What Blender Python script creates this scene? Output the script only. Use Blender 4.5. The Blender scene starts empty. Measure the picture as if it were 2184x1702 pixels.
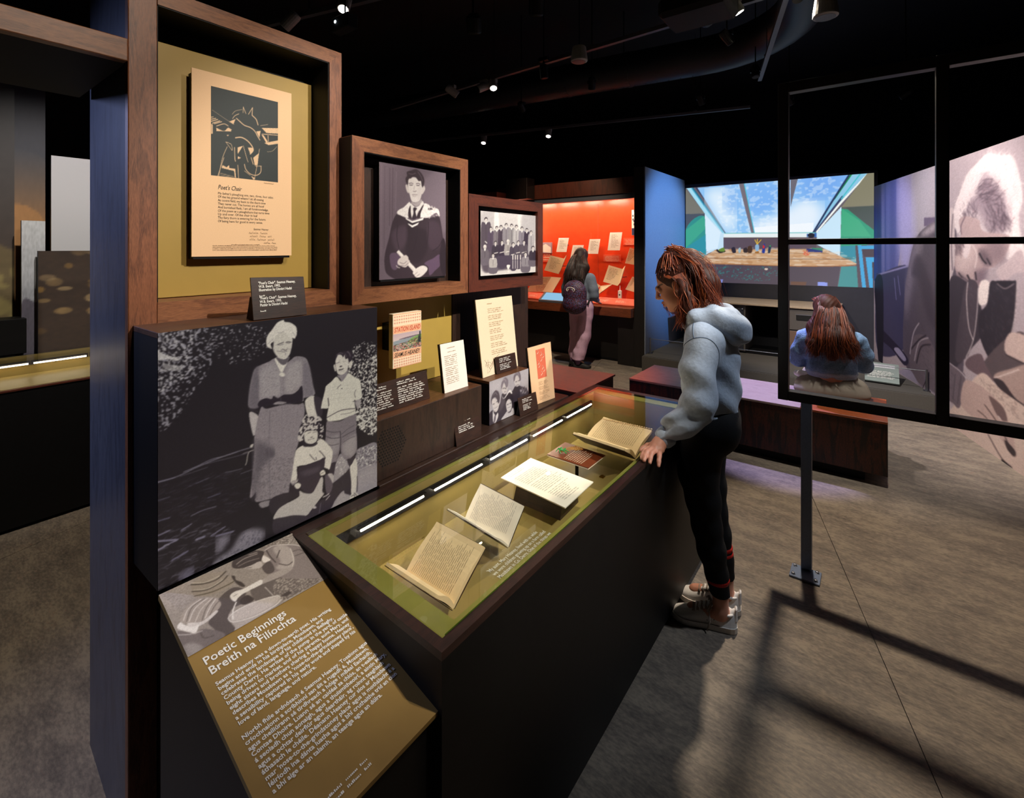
import bpy, bmesh, math, random
import numpy as np
from mathutils import Vector, Matrix
random.seed(7); np.random.seed(7)
SC = bpy.context.scene
COL = SC.collection

# ------------------------------------------------------------------ camera
cam_d = bpy.data.cameras.new('camera')
cam_d.sensor_width = 36.0
cam_d.lens = 36.0*1031.0/2184.0          # 17 mm shift lens
cam_d.shift_y = -323.0/2184.0            # levelled camera, lens shifted down
cam_d.clip_start = 0.05
cam = bpy.data.objects.new('camera', cam_d); COL.objects.link(cam)
cam.location = (0, 0, 1.6)
cam.rotation_euler = (math.pi/2, 0, math.atan2(776, 1031))
SC.camera = cam

# ------------------------------------------------------------------ world and exposure
w = bpy.data.worlds.new('world'); SC.world = w; w.use_nodes = True
w.node_tree.nodes['Background'].inputs[0].default_value = (0.35, 0.42, 0.62, 1)
w.node_tree.nodes['Background'].inputs[1].default_value = 0.010
SC.view_settings.view_transform = 'Standard'
SC.view_settings.look = 'None'
SC.view_settings.exposure = 0.0
SC.view_settings.gamma = 1.0
SC.view_settings.use_curve_mapping = False
WARM = (1.0, 0.86, 0.68); WHITE = (1.0, 0.94, 0.86); COOL = (0.75, 0.83, 1.0); BLUE = (0.12, 0.27, 1.0); VIOLET = (0.50, 0.45, 1.0)
# spots, some of them added as fill: name label, head position, aim, watts, cone degrees, blend, colour, lamp radius
SPOTS = [
 ('at the end of the long middle track above the window frame', (-0.40, 3.60, 3.20), (0.30, 2.20, 0), 330, 64, .35, (1.0, .84, .66), .055),
 ('aimed at the mounted wooden frames over the long case', (0.95, 1.40, 3.20), (-1.48, 1.32, 1.25), 310, 46, .45, (1, .93, .84), .02),
 ('aimed at the big framed print beside the doorway', (0.70, 0.55, 3.20), (-1.55, 0.64, 2.12), 130, 32, .5, (1, .90, .76), .03),
 ('aimed at the two smaller frames and the shelf', (0.95, 2.05, 3.20), (-1.45, 1.95, 1.30), 250, 34, .5, WHITE, .02),
 ('aimed at the photo mural from the left', (-0.90, 4.05, 3.20), (0.50, 5.90, 1.15), 560, 78, .7, (1,.92,.90), .04),
 ('added violet lamp aimed at the bench top', (-0.90, 5.00, 3.20), (-0.62, 4.38, 0.44), 620, 24, .5, VIOLET, .03),  # added lamp, stands in for the projector's spill on the seat
 ('added blue lamp washing the tall partition', (0.20, 6.60, 3.20), (-2.44, 7.00, 1.75), 700, 46, .7, (.16,.42,1.0), .05),  # added for the blue cast of the projected picture
 ('added blue lamp in the far left room', (-2.95, -0.95, 2.28), (-1.75, 0.42, 1.15), 110, 74, .8, (.46,.55,1.0), .05),  # invented lamp that turns the doorway jamb blue
 ('lighting the floor behind the showcase visitor', (-2.30, 4.40, 3.20), (-3.05, 5.6, 0.3), 260, 58, .6, WARM, .03),
 ('lighting the printed panels of the far left room', (-2.75, 0.85, 3.20), (-4.35, 0.75, 1.55), 150, 60, .7, WHITE, .03),
 ('lighting the floor of the far left room', (-2.9, 0.10, 3.20), (-2.7, 0.45, 0.0), 120, 70, .6, WARM, .04),
 ('added cool fill lamp aimed at the standing girl', (0.75, 2.55, 3.15), (-0.60, 2.10, 1.05), 110, 34, .6, (.78,.87,1.0), .06),  # added fill that brightens the girl
 ('aimed at the desk top and drawers', (-1.55, 5.60, 3.20), (-0.95, 7.15, 0.75), 210, 46, .6, WARM, .04),
 ('aimed at the seated visitor and platform', (0.05, 3.75, 3.20), (-0.20, 4.75, 0.55), 190, 52, .6, WHITE, .04),
 ('added red lamp over the low bench by the case end', (-2.35, 3.60, 3.10), (-2.30, 3.95, 0.44), 240, 40, .6, (1,.16,.08), .04),  # added lamp, stands in for red light thrown by the showcase
 ('added warm lamp grazing the showcase fascia', (-3.3, 4.60, 3.20), (-3.7, 6.20, 2.0), 90, 64, .7, (1,.62,.40), .04),  # added to bring up the dim fascia
 ('added violet lamp tinting the left edge of the mural', (-0.75, 6.20, 3.20), (0.10, 7.30, 1.5), 110, 50, .8, (.40,.45,1.0), .05),  # added in place of the projected picture's glow on the mural
 ('added soft fill lamp facing the standing girl', (-2.30, 2.62, 3.18), (-0.72, 2.15, 1.38), 55, 20, .7, (1, .93, .90), .06),  # added fill for the girl's face
 ('added to brighten the sloping text panel', (0.60, 1.35, 3.20), (-1.02, 0.52, 0.72), 85, 26, .6, WARM, .02),  # extra lamp put in where the panel stayed dark
]

# ------------------------------------------------------------------ helpers: tags and objects
def lin(c):
    c = np.asarray(c, float)
    return np.where(c <= .04045, c/12.92, ((c+.055)/1.055)**2.4)
def hx(h):
    return tuple(lin([int(h[i:i+2], 16)/255 for i in (0, 2, 4)])) + (1,)
def tag(o, label=None, cat=None, group=None, kind=None):
    if label: o['label'] = label
    if cat: o['category'] = cat
    if group: o['group'] = group
    if kind: o['kind'] = kind
    return o
def thing(name, loc, label, cat, group=None):
    o = bpy.data.objects.new(name, None); COL.objects.link(o)
    o.location = loc; o.empty_display_size = .05
    return tag(o, label, cat, group)
def worldloc(o):
    v = Vector((0, 0, 0))
    while o is not None:
        v = v+Vector(o.location); o = o.parent
    return v
def link(name, me, m, parent=None, base=None, smooth=False):
    """mesh authored in world coordinates -> object with its origin at its base"""
    o = bpy.data.objects.new(name, me)
    if m is not None:
        me.materials.clear(); me.materials.append(m)
    if base is None:
        if parent is not None:
            base = worldloc(parent)
        else:
            n = len(me.vertices); a = np.empty(n*3); me.vertices.foreach_get('co', a); a = a.reshape(-1, 3)
            lo = a.min(0); hi = a.max(0); base = Vector(((lo[0]+hi[0])/2, (lo[1]+hi[1])/2, lo[2]))
    base = Vector(base)
    me.transform(Matrix.Translation(-base))
    o.location = base-(worldloc(parent) if parent else Vector((0, 0, 0)))
    if parent: o.parent = parent
    if smooth:
        me.polygons.foreach_set('use_smooth', [True]*len(me.polygons))
    COL.objects.link(o)
    return o
def copy_tree(o, parent=None):
    c = o.copy(); COL.objects.link(c); c.parent = parent
    for ch in o.children: copy_tree(ch, c)
    return c
def mesh(verts, faces, name='m'):
    me = bpy.data.meshes.new(name); me.from_pydata([tuple(v) for v in verts], [], faces); me.update(); return me
def from_bm(bm):
    bmesh.ops.recalc_face_normals(bm, faces=bm.faces)
    me = bpy.data.meshes.new('m'); bm.to_mesh(me); bm.free(); return me
class MB:
    """collects shapes into one mesh (world coordinates)"""
    def __init__(s): s.bm = bmesh.new()
    def box(s, x0, x1, y0, y1, z0, z1, bev=0.0):
        pts = [(x, y, z) for x in (x0, x1) for y in (y0, y1) for z in (z0, z1)]
        return s.hexa([pts[i] for i in (0, 4, 6, 2, 1, 5, 7, 3)], bev)
    def hexa(s, p, bev=0.0):
        """8 corners: bottom loop then top loop"""
        t = bmesh.new() if bev else s.bm
        v = [t.verts.new(q) for q in p]
        for f in ((3, 2, 1, 0), (4, 5, 6, 7), (0, 1, 5, 4), (1, 2, 6, 5), (2, 3, 7, 6), (3, 0, 4, 7)):
            t.faces.new([v[i] for i in f])
        if bev:
            bmesh.ops.bevel(t, geom=list(t.edges), offset=bev, segments=1, affect='EDGES', profile=.5)
            me = bpy.data.meshes.new('t'); t.to_mesh(me); t.free(); s.bm.from_mesh(me); bpy.data.meshes.remove(me)
        return s
    def slab(s, q, th, bev=0.0):
        """quad q (counter-clockwise seen from the front) thickened backwards"""
        q = [Vector(a) for a in q]
        n = (q[1]-q[0]).cross(q[3]-q[0]).normalized()
        return s.hexa([a-n*th for a in q]+q, bev)
    def prism(s, poly, axis, a, b):
        """polygon in the plane across axis, extruded from a to b"""
        def P(u, v, w): return {'x': (w, u, v), 'y': (u, w, v), 'z': (u, v, w)}[axis]
        A = [s.bm.verts.new(P(u, v, a)) for u, v in poly]; B = [s.bm.verts.new(P(u, v, b)) for u, v in poly]
        n = len(poly); s.bm.faces.new(A); s.bm.faces.new(B[::-1])
        for i in range(n): s.bm.faces.new((A[i], B[i], B[(i+1) % n], A[(i+1) % n]))
        return s
    def tube(s, pts, r, n=8, cap=True):
        pts = [Vector(p) for p in pts]; rs = r if isinstance(r, (list, tuple)) else [r]*len(pts)
        up = None; rings = []
        for i, p in enumerate(pts):
            t = (pts[min(i+1, len(pts)-1)]-pts[max(i-1, 0)]).normalized()
            if up is None: up = t.orthogonal().normalized()
            a = (up-t*up.dot(t)); a = a.normalized() if a.length > 1e-6 else t.orthogonal().normalized(); up = a; b = t.cross(a)
            rings.append([s.bm.verts.new(p+(a*math.cos(2*math.pi*k/n)+b*math.sin(2*math.pi*k/n))*rs[i]) for k in range(n)])
        for i in range(len(pts)-1):
            for k in range(n):
                s.bm.faces.new((rings[i][k], rings[i][(k+1) % n], rings[i+1][(k+1) % n], rings[i+1][k]))
        if cap: s.bm.faces.new(rings[0][::-1]); s.bm.faces.new(rings[-1])
        return s
    def lathe(s, c, axis, prof, n=20):
        """profile [(radius, distance along axis)] turned about axis through c"""
        c = Vector(c); ax = Vector(axis).normalized(); a = ax.orthogonal().normalized(); b = ax.cross(a); rings = []
        for r, h in prof:
            rings.append([s.bm.verts.new(c+ax*h+(a*math.cos(2*math.pi*k/n)+b*math.sin(2*math.pi*k/n))*max(r, 1e-5)) for k in range(n)])
        for i in range(len(prof)-1):
            for k in range(n): s.bm.faces.new((rings[i][k], rings[i][(k+1) % n], rings[i+1][(k+1) % n], rings[i+1][k]))
        s.bm.faces.new(rings[0][::-1]); s.bm.faces.new(rings[-1])
        return s
    def quad(s, a, b, c, d):
        s.bm.faces.new([s.bm.verts.new(p) for p in (a, b, c, d)]); return s
    def done(s, name, m, parent=None, base=None, smooth=False):
        return link(name, from_bm(s.bm), m, parent, base, smooth)

# ------------------------------------------------------------------ helpers: materials
MATS = {}
def nmat(name):
    m = bpy.data.materials.new(name); m.use_nodes = True
    nt = m.node_tree; b = nt.nodes['Principled BSDF']; return m, nt, b
def N(nt, t, **kw):
    n = nt.nodes.new(t)
    for k, v in kw.items(): setattr(n, k, v)
    return n
def ramp(nt, stops):
    r = N(nt, 'ShaderNodeValToRGB'); e = r.color_ramp.elements
    while len(e) < len(stops): e.new(.5)
    for i, (p, c) in enumerate(stops): e[i].position = p; e[i].color = c
    return r
def coords(nt, scale, rot=(0, 0, 0)):
    t = N(nt, 'ShaderNodeTexCoord'); mp = N(nt, 'ShaderNodeMapping')
    mp.inputs['Scale'].default_value = scale; mp.inputs['Rotation'].default_value = rot
    nt.links.new(t.outputs['Object'], mp.inputs['Vector']); return mp
def plain(name, col, rough=.5, metal=0, spec=.5, var=.12, scale=30, bump=0.0, emit=None, es=0):
    """a procedural surface: noise-varied colour, optional fine relief"""
    m, nt, b = nmat(name)
    c = hx(col) if isinstance(col, str) else col
    mp = coords(nt, (scale,)*3); nz = N(nt, 'ShaderNodeTexNoise'); nz.inputs['Detail'].default_value = 4
    nt.links.new(mp.outputs[0], nz.inputs['Vector'])
    r = ramp(nt, [(.3, tuple(x*(1-var) for x in c[:3])+(1,)), (.7, tuple(min(1, x*(1+var)) for x in c[:3])+(1,))])
    nt.links.new(nz.outputs['Fac'], r.inputs[0]); nt.links.new(r.outputs[0], b.inputs['Base Color'])
    b.inputs['Roughness'].default_value = rough; b.inputs['Metallic'].default_value = metal; b.inputs['Specular IOR Level'].default_value = spec
    if bump:
        bp = N(nt, 'ShaderNodeBump'); bp.inputs['Strength'].default_value = bump; bp.inputs['Distance'].default_value = .002
        nt.links.new(nz.outputs['Fac'], bp.inputs['Height']); nt.links.new(bp.outputs[0], b.inputs['Normal'])
    if emit is not None:
        b.inputs['Emission Color'].default_value = hx(emit) if isinstance(emit, str) else emit; b.inputs['Emission Strength'].default_value = es
    MATS[name] = m; return m
def wood(name, dark, light, axis='z', rough=.45, fine=260, big=9, bump=.15, mid=.5):
    """stained timber: stretched noise for the pores over broad figure"""
    m, nt, b = nmat(name)
    k = {'x': 0, 'y': 1, 'z': 2}[axis]
    s1 = [fine]*3; s1[k] = fine/22; s2 = [big]*3; s2[k] = big/7
    m1 = coords(nt, s1); m2 = coords(nt, s2)
    n1 = N(nt, 'ShaderNodeTexNoise'); n1.inputs['Detail'].default_value = 3
    n2 = N(nt, 'ShaderNodeTexNoise'); n2.inputs['Detail'].default_value = 2; n2.inputs['Distortion'].default_value = 1.2
    nt.links.new(m1.outputs[0], n1.inputs['Vector']); nt.links.new(m2.outputs[0], n2.inputs['Vector'])
    mu = N(nt, 'ShaderNodeMath', operation='MULTIPLY'); mu.inputs[1].default_value = 14.0
    sn = N(nt, 'ShaderNodeMath', operation='SINE'); nt.links.new(n2.outputs['Fac'], mu.inputs[0]); nt.links.new(mu.outputs[0], sn.inputs[0])
    ma = N(nt, 'ShaderNodeMath', operation='MULTIPLY_ADD'); ma.inputs[1].default_value = .10; nt.links.new(sn.outputs[0], ma.inputs[0]); nt.links.new(n1.outputs['Fac'], ma.inputs[2])
    r = ramp(nt, [(mid-.22, hx(dark)), (mid+.22, hx(light))])
    nt.links.new(ma.outputs[0], r.inputs[0]); nt.links.new(r.outputs[0], b.inputs['Base Color'])
    b.inputs['Roughness'].default_value = rough
    bp = N(nt, 'ShaderNodeBump'); bp.inputs['Strength'].default_value = bump; bp.inputs['Distance'].default_value = .001
    nt.links.new(n1.outputs['Fac'], bp.inputs['Height']); nt.links.new(bp.outputs[0], b.inputs['Normal'])
    MATS[name] = m; return m
def emis(name, col, s):
    m, nt, b = nmat(name); nt.nodes.remove(b)
    e = N(nt, 'ShaderNodeEmission'); e.inputs[0].default_value = hx(col) if isinstance(col, str) else col; e.inputs[1].default_value = s
    nt.links.new(e.outputs[0], nt.nodes['Material Output'].inputs[0]); MATS[name] = m; return m
def glass(name, tint=(.93, .97, .93, 1), rough=0.0, ior=1.5):
    m, nt, b = nmat(name); nt.nodes.remove(b)
    t = N(nt, 'ShaderNodeBsdfTransparent'); t.inputs[0].default_value = tint
    g = N(nt, 'ShaderNodeBsdfGlossy'); g.inputs['Roughness'].default_value = rough
    f = N(nt, 'ShaderNodeFresnel'); f.inputs[0].default_value = ior; mx = N(nt, 'ShaderNodeMixShader')
    ge_ = N(nt, 'ShaderNodeNewGeometry'); iv = N(nt, 'ShaderNodeMath', operation='SUBTRACT'); iv.inputs[0].default_value = 1.0; mu_ = N(nt, 'ShaderNodeMath', operation='MULTIPLY')
    nt.links.new(ge_.outputs['Backfacing'], iv.inputs[1]); nt.links.new(f.outputs[0], mu_.inputs[0]); nt.links.new(iv.outputs[0], mu_.inputs[1])
    nt.links.new(mu_.outputs[0], mx.inputs[0]); nt.links.new(t.outputs[0], mx.inputs[1]); nt.links.new(g.outputs[0], mx.inputs[2])
    nt.links.new(mx.outputs[0], nt.nodes['Material Output'].inputs[0]); MATS[name] = m; return m
def printmat(name, rough=.45, emit=0.0):
    m, nt, b = nmat(name)
    a = N(nt, 'ShaderNodeVertexColor'); a.layer_name = 'ink'
    nt.links.new(a.outputs[0], b.inputs['Base Color']); b.inputs['Roughness'].default_value = rough
    if emit:
        b.inputs['Base Color'].default_value = (.02, .02, .02, 1); nt.links.remove(b.inputs['Base Color'].links[0])
        nt.links.new(a.outputs[0], b.inputs['Emission Color']); b.inputs['Emission Strength'].default_value = emit
    MATS[name] = m; return m
plain('black', '08080a', .55, spec=.25, var=.25, scale=60)
plain('black_matt', '070708', .75, var=.2)
plain('black_satin', '0a0a0b', .5, spec=.3, var=.3, scale=8)
plain('black_deep', '040405', .85, var=.2)
plain('ceiling_black', '0a0b10', .85)
plain('duct_grey', '15181f', .5, var=.2, scale=6)
plain('fixture_grey', '54545a', .5)
plain('fixture_white', '9a9a96', .5)
plain('track_grey', '4c4c52', .5)
plain('olive', 'a3843a', .5, var=.03, scale=3)
plain('olive_lit', 'b99a48', .5, var=.03, scale=3)  # same olive, lightened for the stronger lamplight behind the shelf
plain('olive_case', '8e7b46', .45, var=.04, scale=4)
plain('olive_panel', '97783e', .55, var=.05, scale=3)
plain('olive_frit', '83803c', .4, var=.05, scale=5)
plain('blue_panel', '7f8794', .5, var=.1, scale=14)
plain('paper_cream', 'f3dcba', .7, var=.02)
plain('paper_white', 'f7eee2', .7, var=.02)
plain('paper_peach', 'e9bf93', .7, var=.03, scale=70)
plain('paper_book', 'efd6ae', .7, var=.03)
plain('ink_black', '1c1712', .7)
plain('ink_brown', '6b4a2c', .7)
plain('ink_tan', 'a98560', .7)
plain('ink_grey', '4a3a2c', .7)
plain('ink_red', 'c8472f', .7)
plain('ink_white', 'f2efe6', .6, var=.02)
plain('ink_cream', 'e9d9c0', .6, var=.02)
plain('red_case', 'ea4f28', .26, var=.05, scale=3)
plain('red_label', 'e8603e', .5, var=.04)
plain('coral', 'd8684a', .7, var=.15, scale=160)
plain('steel', '8a8c90', .35, metal=1)
plain('navy_metal', '6a7892', .45, var=.08)
plain('grey_wall', '24242b', .7, var=.1, scale=4)
plain('grey_cabinet', '55504c', .5, var=.06)
plain('grey_carpet', '47433d', .9, var=.2, scale=300, bump=.3)
plain('brass', '8a6a26', .35, metal=1)
wood('walnut_y', '5a321e', '96603c', 'y', fine=340)
wood('walnut_z', '532c19', '90593a', 'z', fine=340)
wood('umber_y', '351811', '67301f', 'y', mid=.5)
wood('umber_z', '351811', '67301f', 'z', mid=.5)
wood('darkwood_y', '1a110d', '3d281e', 'y')
wood('darkwood_z', '1a110d', '3d281e', 'z')
wood('darkwood_x', '1a110d', '3d281e', 'x')
wood('blackwood_z', '0b0a0a', '1d1917', 'z')
wood('blackwood_x', '0b0a0a', '1d1917', 'x')
wood('burntwood_z', '080606', '6a2c10', 'z', mid=.66, big=5)
wood('bench_red', '480f0c', '6c1a14', 'x', rough=.4)
wood('bench_oak', '8a7470', 'a8948e', 'x')
wood('desk_wood', '8a7660', 'b3a28a', 'x')
wood('seat_warm_lit', '7c3a1c', 'a9562a', 'x')
wood('boxtop_lit_y', '3a2214', '6b4228', 'y')  # tops toned paler and warmer for the light falling on them
wood('labelwood', '22140f', '3c241a', 'y', fine=150)
glass('glass_lid', (.975, .985, .955, 1))
glass('glass_clear', (.96, .97, .97, 1))
glass('acrylic', (.92, .92, .88, 1))
glass('glass_edge', (.45, .62, .30, 1))
emis('led', (1.0, .87, .68, 1), 52)
emis('led_far', (1.0, .80, .55, 1), 14)
wood('rim_wood', '1c110e', '38211b', 'y')
emis('led_cool', (1.0, .80, .58, 1), 125)
emis('lens', (1.0, .93, .82, 1), 14)
printmat('photo_print', .4)
printmat('matt_print', .6)
printmat('projection', .6, emit=1.0)
# ------------------------------------------------------------------ helpers: lettering and prints
def text(body, org, right, up, size, m, parent, name='lettering', width=None, shear=0.0, bold=0.0, line=1.0, align='LEFT', lift=.0006):
    cu = bpy.data.curves.new('t', 'FONT'); cu.body = body; cu.size = size; cu.resolution_u = 2
    cu.shear = shear; cu.offset = bold; cu.space_line = line; cu.align_x = align
    o = bpy.data.objects.new('t', cu); me = bpy.data.meshes.new_from_object(o)
    bpy.data.objects.remove(o); bpy.data.curves.remove(cu)
    r = Vector(right).normalized(); u = Vector(up).normalized(); n = r.cross(u).normalized(); u = n.cross(r)
    sx = 1.0
    if width and len(me.vertices):
        xs = [v.co.x for v in me.vertices]; sx = width/(max(xs)-min(xs))
    o0 = Vector(org)+n*lift
    M = Matrix(((r.x*sx, u.x, n.x, o0.x), (r.y*sx, u.y, n.y, o0.y), (r.z*sx, u.z, n.z, o0.z), (0, 0, 0, 1)))
    me.transform(M)
    return link(name, me, m, parent)
def words(org, right, up, w, lines, pitch, m, parent, name='lettering', h=.55, fill=(.6, 1.0), wl=(.012, .05), gap=.008, seed=1, lift=.0006, scribble=False, justify='L'):
    """lines of print too small to read: one short bar (or pen stroke) per word"""
    rnd = random.Random(seed); r = Vector(right).normalized(); u = Vector(up).normalized(); n = r.cross(u).normalized(); u = n.cross(r)
    vs = []; fs = []; o0 = Vector(org)+n*lift
    for i in range(lines):
        L = w*rnd.uniform(*fill); x = 0.0 if justify == 'L' else (w-L)/2; y = -i*pitch; end = x+L
        while x < end-wl[0]*.5:
            ww = min(rnd.uniform(*wl), end-x)
            if scribble:
                k = max(2, int(ww/(pitch*.35))); hh = pitch*h
                for j in range(k):
                    xa = x+ww*j/k; xb = x+ww*(j+1)/k; s = hh*(.35+.65*rnd.random()); t = pitch*.07
                    for (p, q) in (((xa, 0), ((xa+xb)/2, s)), (((xa+xb)/2, s), (xb, 0))):
                        b = len(vs); vs += [o0+r*p[0]+u*(y+p[1]-t), o0+r*q[0]+u*(y+q[1]-t), o0+r*q[0]+u*(y+q[1]+t), o0+r*p[0]+u*(y+p[1]+t)]; fs.append((b, b+1, b+2, b+3))
            else:
                hh = pitch*h; xx = x; cw = hh*.62
                while xx < x+ww:
                    ch = hh*(.62 if rnd.random() < .68 else 1.0); c2 = cw*rnd.uniform(.6, .95)
                    b = len(vs); vs += [o0+r*xx+u*y, o0+r*(xx+c2)+u*y, o0+r*(xx+c2)+u*(y+ch), o0+r*xx+u*(y+ch)]; fs.append((b, b+1, b+2, b+3)); xx += cw*1.12
            x += ww+gap
    return link(name, mesh(vs, fs), m, parent)
_nz = {}
def vnoise(h, w, cell, seed=0, octaves=3):
    rng = np.random.RandomState(seed); out = np.zeros((h, w)); amp = 1.0; tot = 0
    cy, cx = cell if isinstance(cell, tuple) else (cell, cell)
    for o in range(octaves):
        gy = max(2, int(h/cy)+2); gx = max(2, int(w/cx)+2); g = rng.rand(gy, gx)
        y = np.linspace(0, gy-1.001, h); x = np.linspace(0, gx-1.001, w); y0 = y.astype(int); x0 = x.astype(int); fy = (y-y0)[:, None]; fx = (x-x0)[None]
        fy = fy*fy*(3-2*fy); fx = fx*fx*(3-2*fx)
        a = g[np.ix_(y0, x0)]; b = g[np.ix_(y0, x0+1)]; c = g[np.ix_(y0+1, x0)]; d = g[np.ix_(y0+1, x0+1)]
        out += amp*((a*(1-fx)+b*fx)*(1-fy)+(c*(1-fx)+d*fx)*fy); tot += amp; amp *= .55; cy = max(cy/2, 1.0); cx = max(cx/2, 1.0)
    return out/tot
def crom(P, closed, k=6):
    P = np.asarray(P, float); n = len(P)
    if n < 3: return P
    idx = range(n if closed else n-1); out = []
    for i in idx:
        if closed: a, b, c, d = P[i-1], P[i], P[(i+1) % n], P[(i+2) % n]
        else: a, b, c, d = P[max(i-1, 0)], P[i], P[i+1], P[min(i+2, n-1)]
        for t in np.arange(k)/k:
            out.append(.5*((2*b)+(-a+c)*t+(2*a-5*b+4*c-d)*t*t+(-a+3*b-3*c+d)*t**3))
    if not closed: out.append(P[-1])
    return np.array(out)
class Pic:
    """a small painter for flat prints; drawing units 0..1000 across and down the sheet"""
    def __init__(s, nx, ny, bg='808080', ss=2):
        s.ss = ss; s.w = nx*ss; s.h = ny*ss; s.a = np.empty((s.h, s.w, 3)); s.a[:] = s.c(bg)
    @staticmethod
    def c(h): return np.array([int(h[i:i+2], 16)/255 for i in (0, 2, 4)])
    def px(s, P): return np.asarray(P, float)*np.array([s.w/1000., s.h/1000.])
    def box(s, lo, hi):
        x0 = max(0, int(lo[0])-1); y0 = max(0, int(lo[1])-1); x1 = min(s.w, int(hi[0])+2); y1 = min(s.h, int(hi[1])+2)
        if x1 <= x0 or y1 <= y0: return None
        X, Y = np.meshgrid(np.arange(x0, x1)+.5, np.arange(y0, y1)+.5); return x0, y0, x1, y1, X, Y
    def put(s, b, m, col, al=1.0):
        x0, y0, x1, y1 = b[:4]; R = s.a[y0:y1, x0:x1]; k = (m*al)[..., None]; R[:] = R*(1-k)+col*k
    def pmask(s, P):
        b = s.box(P.min(0), P.max(0))
        if b is None: return None, None
        X, Y = b[4], b[5]; ins = np.zeros(X.shape, bool); n = len(P)
        for i in range(n):
            xa, ya = P[i]; xb, yb = P[i-1]
            if ya == yb: continue
            cond = ((ya > Y) != (yb > Y)) & (X < (xb-xa)*(Y-ya)/(yb-ya)+xa); ins ^= cond
        return b, ins.astype(float)
    def poly(s, pts, col, al=1.0, smooth=True, col2=None, d=None, soft=0):
        P = s.px(pts); P = crom(P, True) if smooth else P
        b, m = s.pmask(P)
        if b is None: return
        if soft:
            for _ in range(2): m = boxb(m, int(soft*s.w/1000)+1)
        c = s.c(col)
        if col2:
            dd = s.px([d])[0]; dd = dd/np.hypot(*dd); t = b[4]*dd[0]+b[5]*dd[1]; pr = P@dd; t = np.clip((t-pr.min())/(pr.max()-pr.min()+1e-6), 0, 1)[..., None]; c = c*(1-t)+s.c(col2)*t
        s.put(b, m, c, al)
    def line(s, pts, col, wd, al=1.0, smooth=True):
        P = s.px(pts); P = crom(P, False, 5) if smooth and len(P) > 2 else P; r = wd*s.w/2000.; b = s.box(P.min(0)-r-1, P.max(0)+r+1)
        if b is None: return
        X, Y = b[4], b[5]; D = np.full(X.shape, 1e9)
        for i in range(len(P)-1):
            ax, ay = P[i]; bx, by = P[i+1]; vx, vy = bx-ax, by-ay; t = np.clip(((X-ax)*vx+(Y-ay)*vy)/(vx*vx+vy*vy+1e-9), 0, 1); D = np.minimum(D, np.hypot(X-ax-t*vx, Y-ay-t*vy))
        s.put(b, np.clip(r-D+.5, 0, 1), s.c(col), al)
    def ell(s, cx, cy, rx, ry, col, al=1.0, rot=0.0, soft=0.0):
        c = s.px([(cx, cy)])[0]; rx = rx*s.w/1000.; ry = ry*s.h/1000.; R = max(rx, ry)*(1.05+soft); b = s.box(c-R, c+R)
        if b is None: return
        X, Y = b[4]-c[0], b[5]-c[1]; co, si = math.cos(rot), math.sin(rot); q = np.hypot((X*co+Y*si)/rx, (-X*si+Y*co)/ry)
        m = np.clip((1-q)/max(soft, 1.5/max(rx, ry, 1)), 0, 1) if soft else np.clip((1-q)*min(rx, ry)+.5, 0, 1); s.put(b, m, s.c(col), al)
    def noise(s, amt, cell, seed=1, octaves=3):
        s.a *= (1+amt*2*(vnoise(s.h, s.w, cell, seed, octaves)-.5))[..., None]
    def speck(s, pts, col, lo, cell, seed=1, al=1.0):
        """bright flecks inside an area: leaves in the sun, gravel"""
        P = crom(s.px(pts), True); b, m = s.pmask(P)
        if b is None: return
        v = vnoise(s.h, s.w, cell, seed, 2)[b[1]:b[3], b[0]:b[2]]; s.put(b, m*np.clip((v-lo)*14, 0, 1), s.c(col), al)
    def hatch(s, pts, col, al, n, ln, wd, d, jit):
        """short strokes scattered inside an area along a direction: hair, knit, grass"""
        P = np.asarray(pts, float); rg = np.random.RandomState(len(pts)*7+n); k = 0; a0 = math.atan2(d[1], d[0])
        for _ in range(n*6):
            q = P.min(0)+rg.rand(2)*(P.max(0)-P.min(0)); ins = False
            for i in range(len(P)):
                (xa, ya), (xb, yb) = P[i], P[i-1]
                if (ya > q[1]) != (yb > q[1]) and q[0] < (xb-xa)*(q[1]-ya)/(yb-ya)+xa: ins = not ins
            if not ins: continue
            a = a0+rg.randn()*jit; b = a+rg.randn()*jit; l = ln*rg.uniform(.5, 1.2); e1 = np.array([math.cos(a), math.sin(a)])*l*.5; e2 = np.array([math.cos(b), math.sin(b)])*l*.5
            s.line([q-e1, q, q+e2], col, wd, al*rg.uniform(.5, 1)); k += 1
            if k >= n: break
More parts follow.
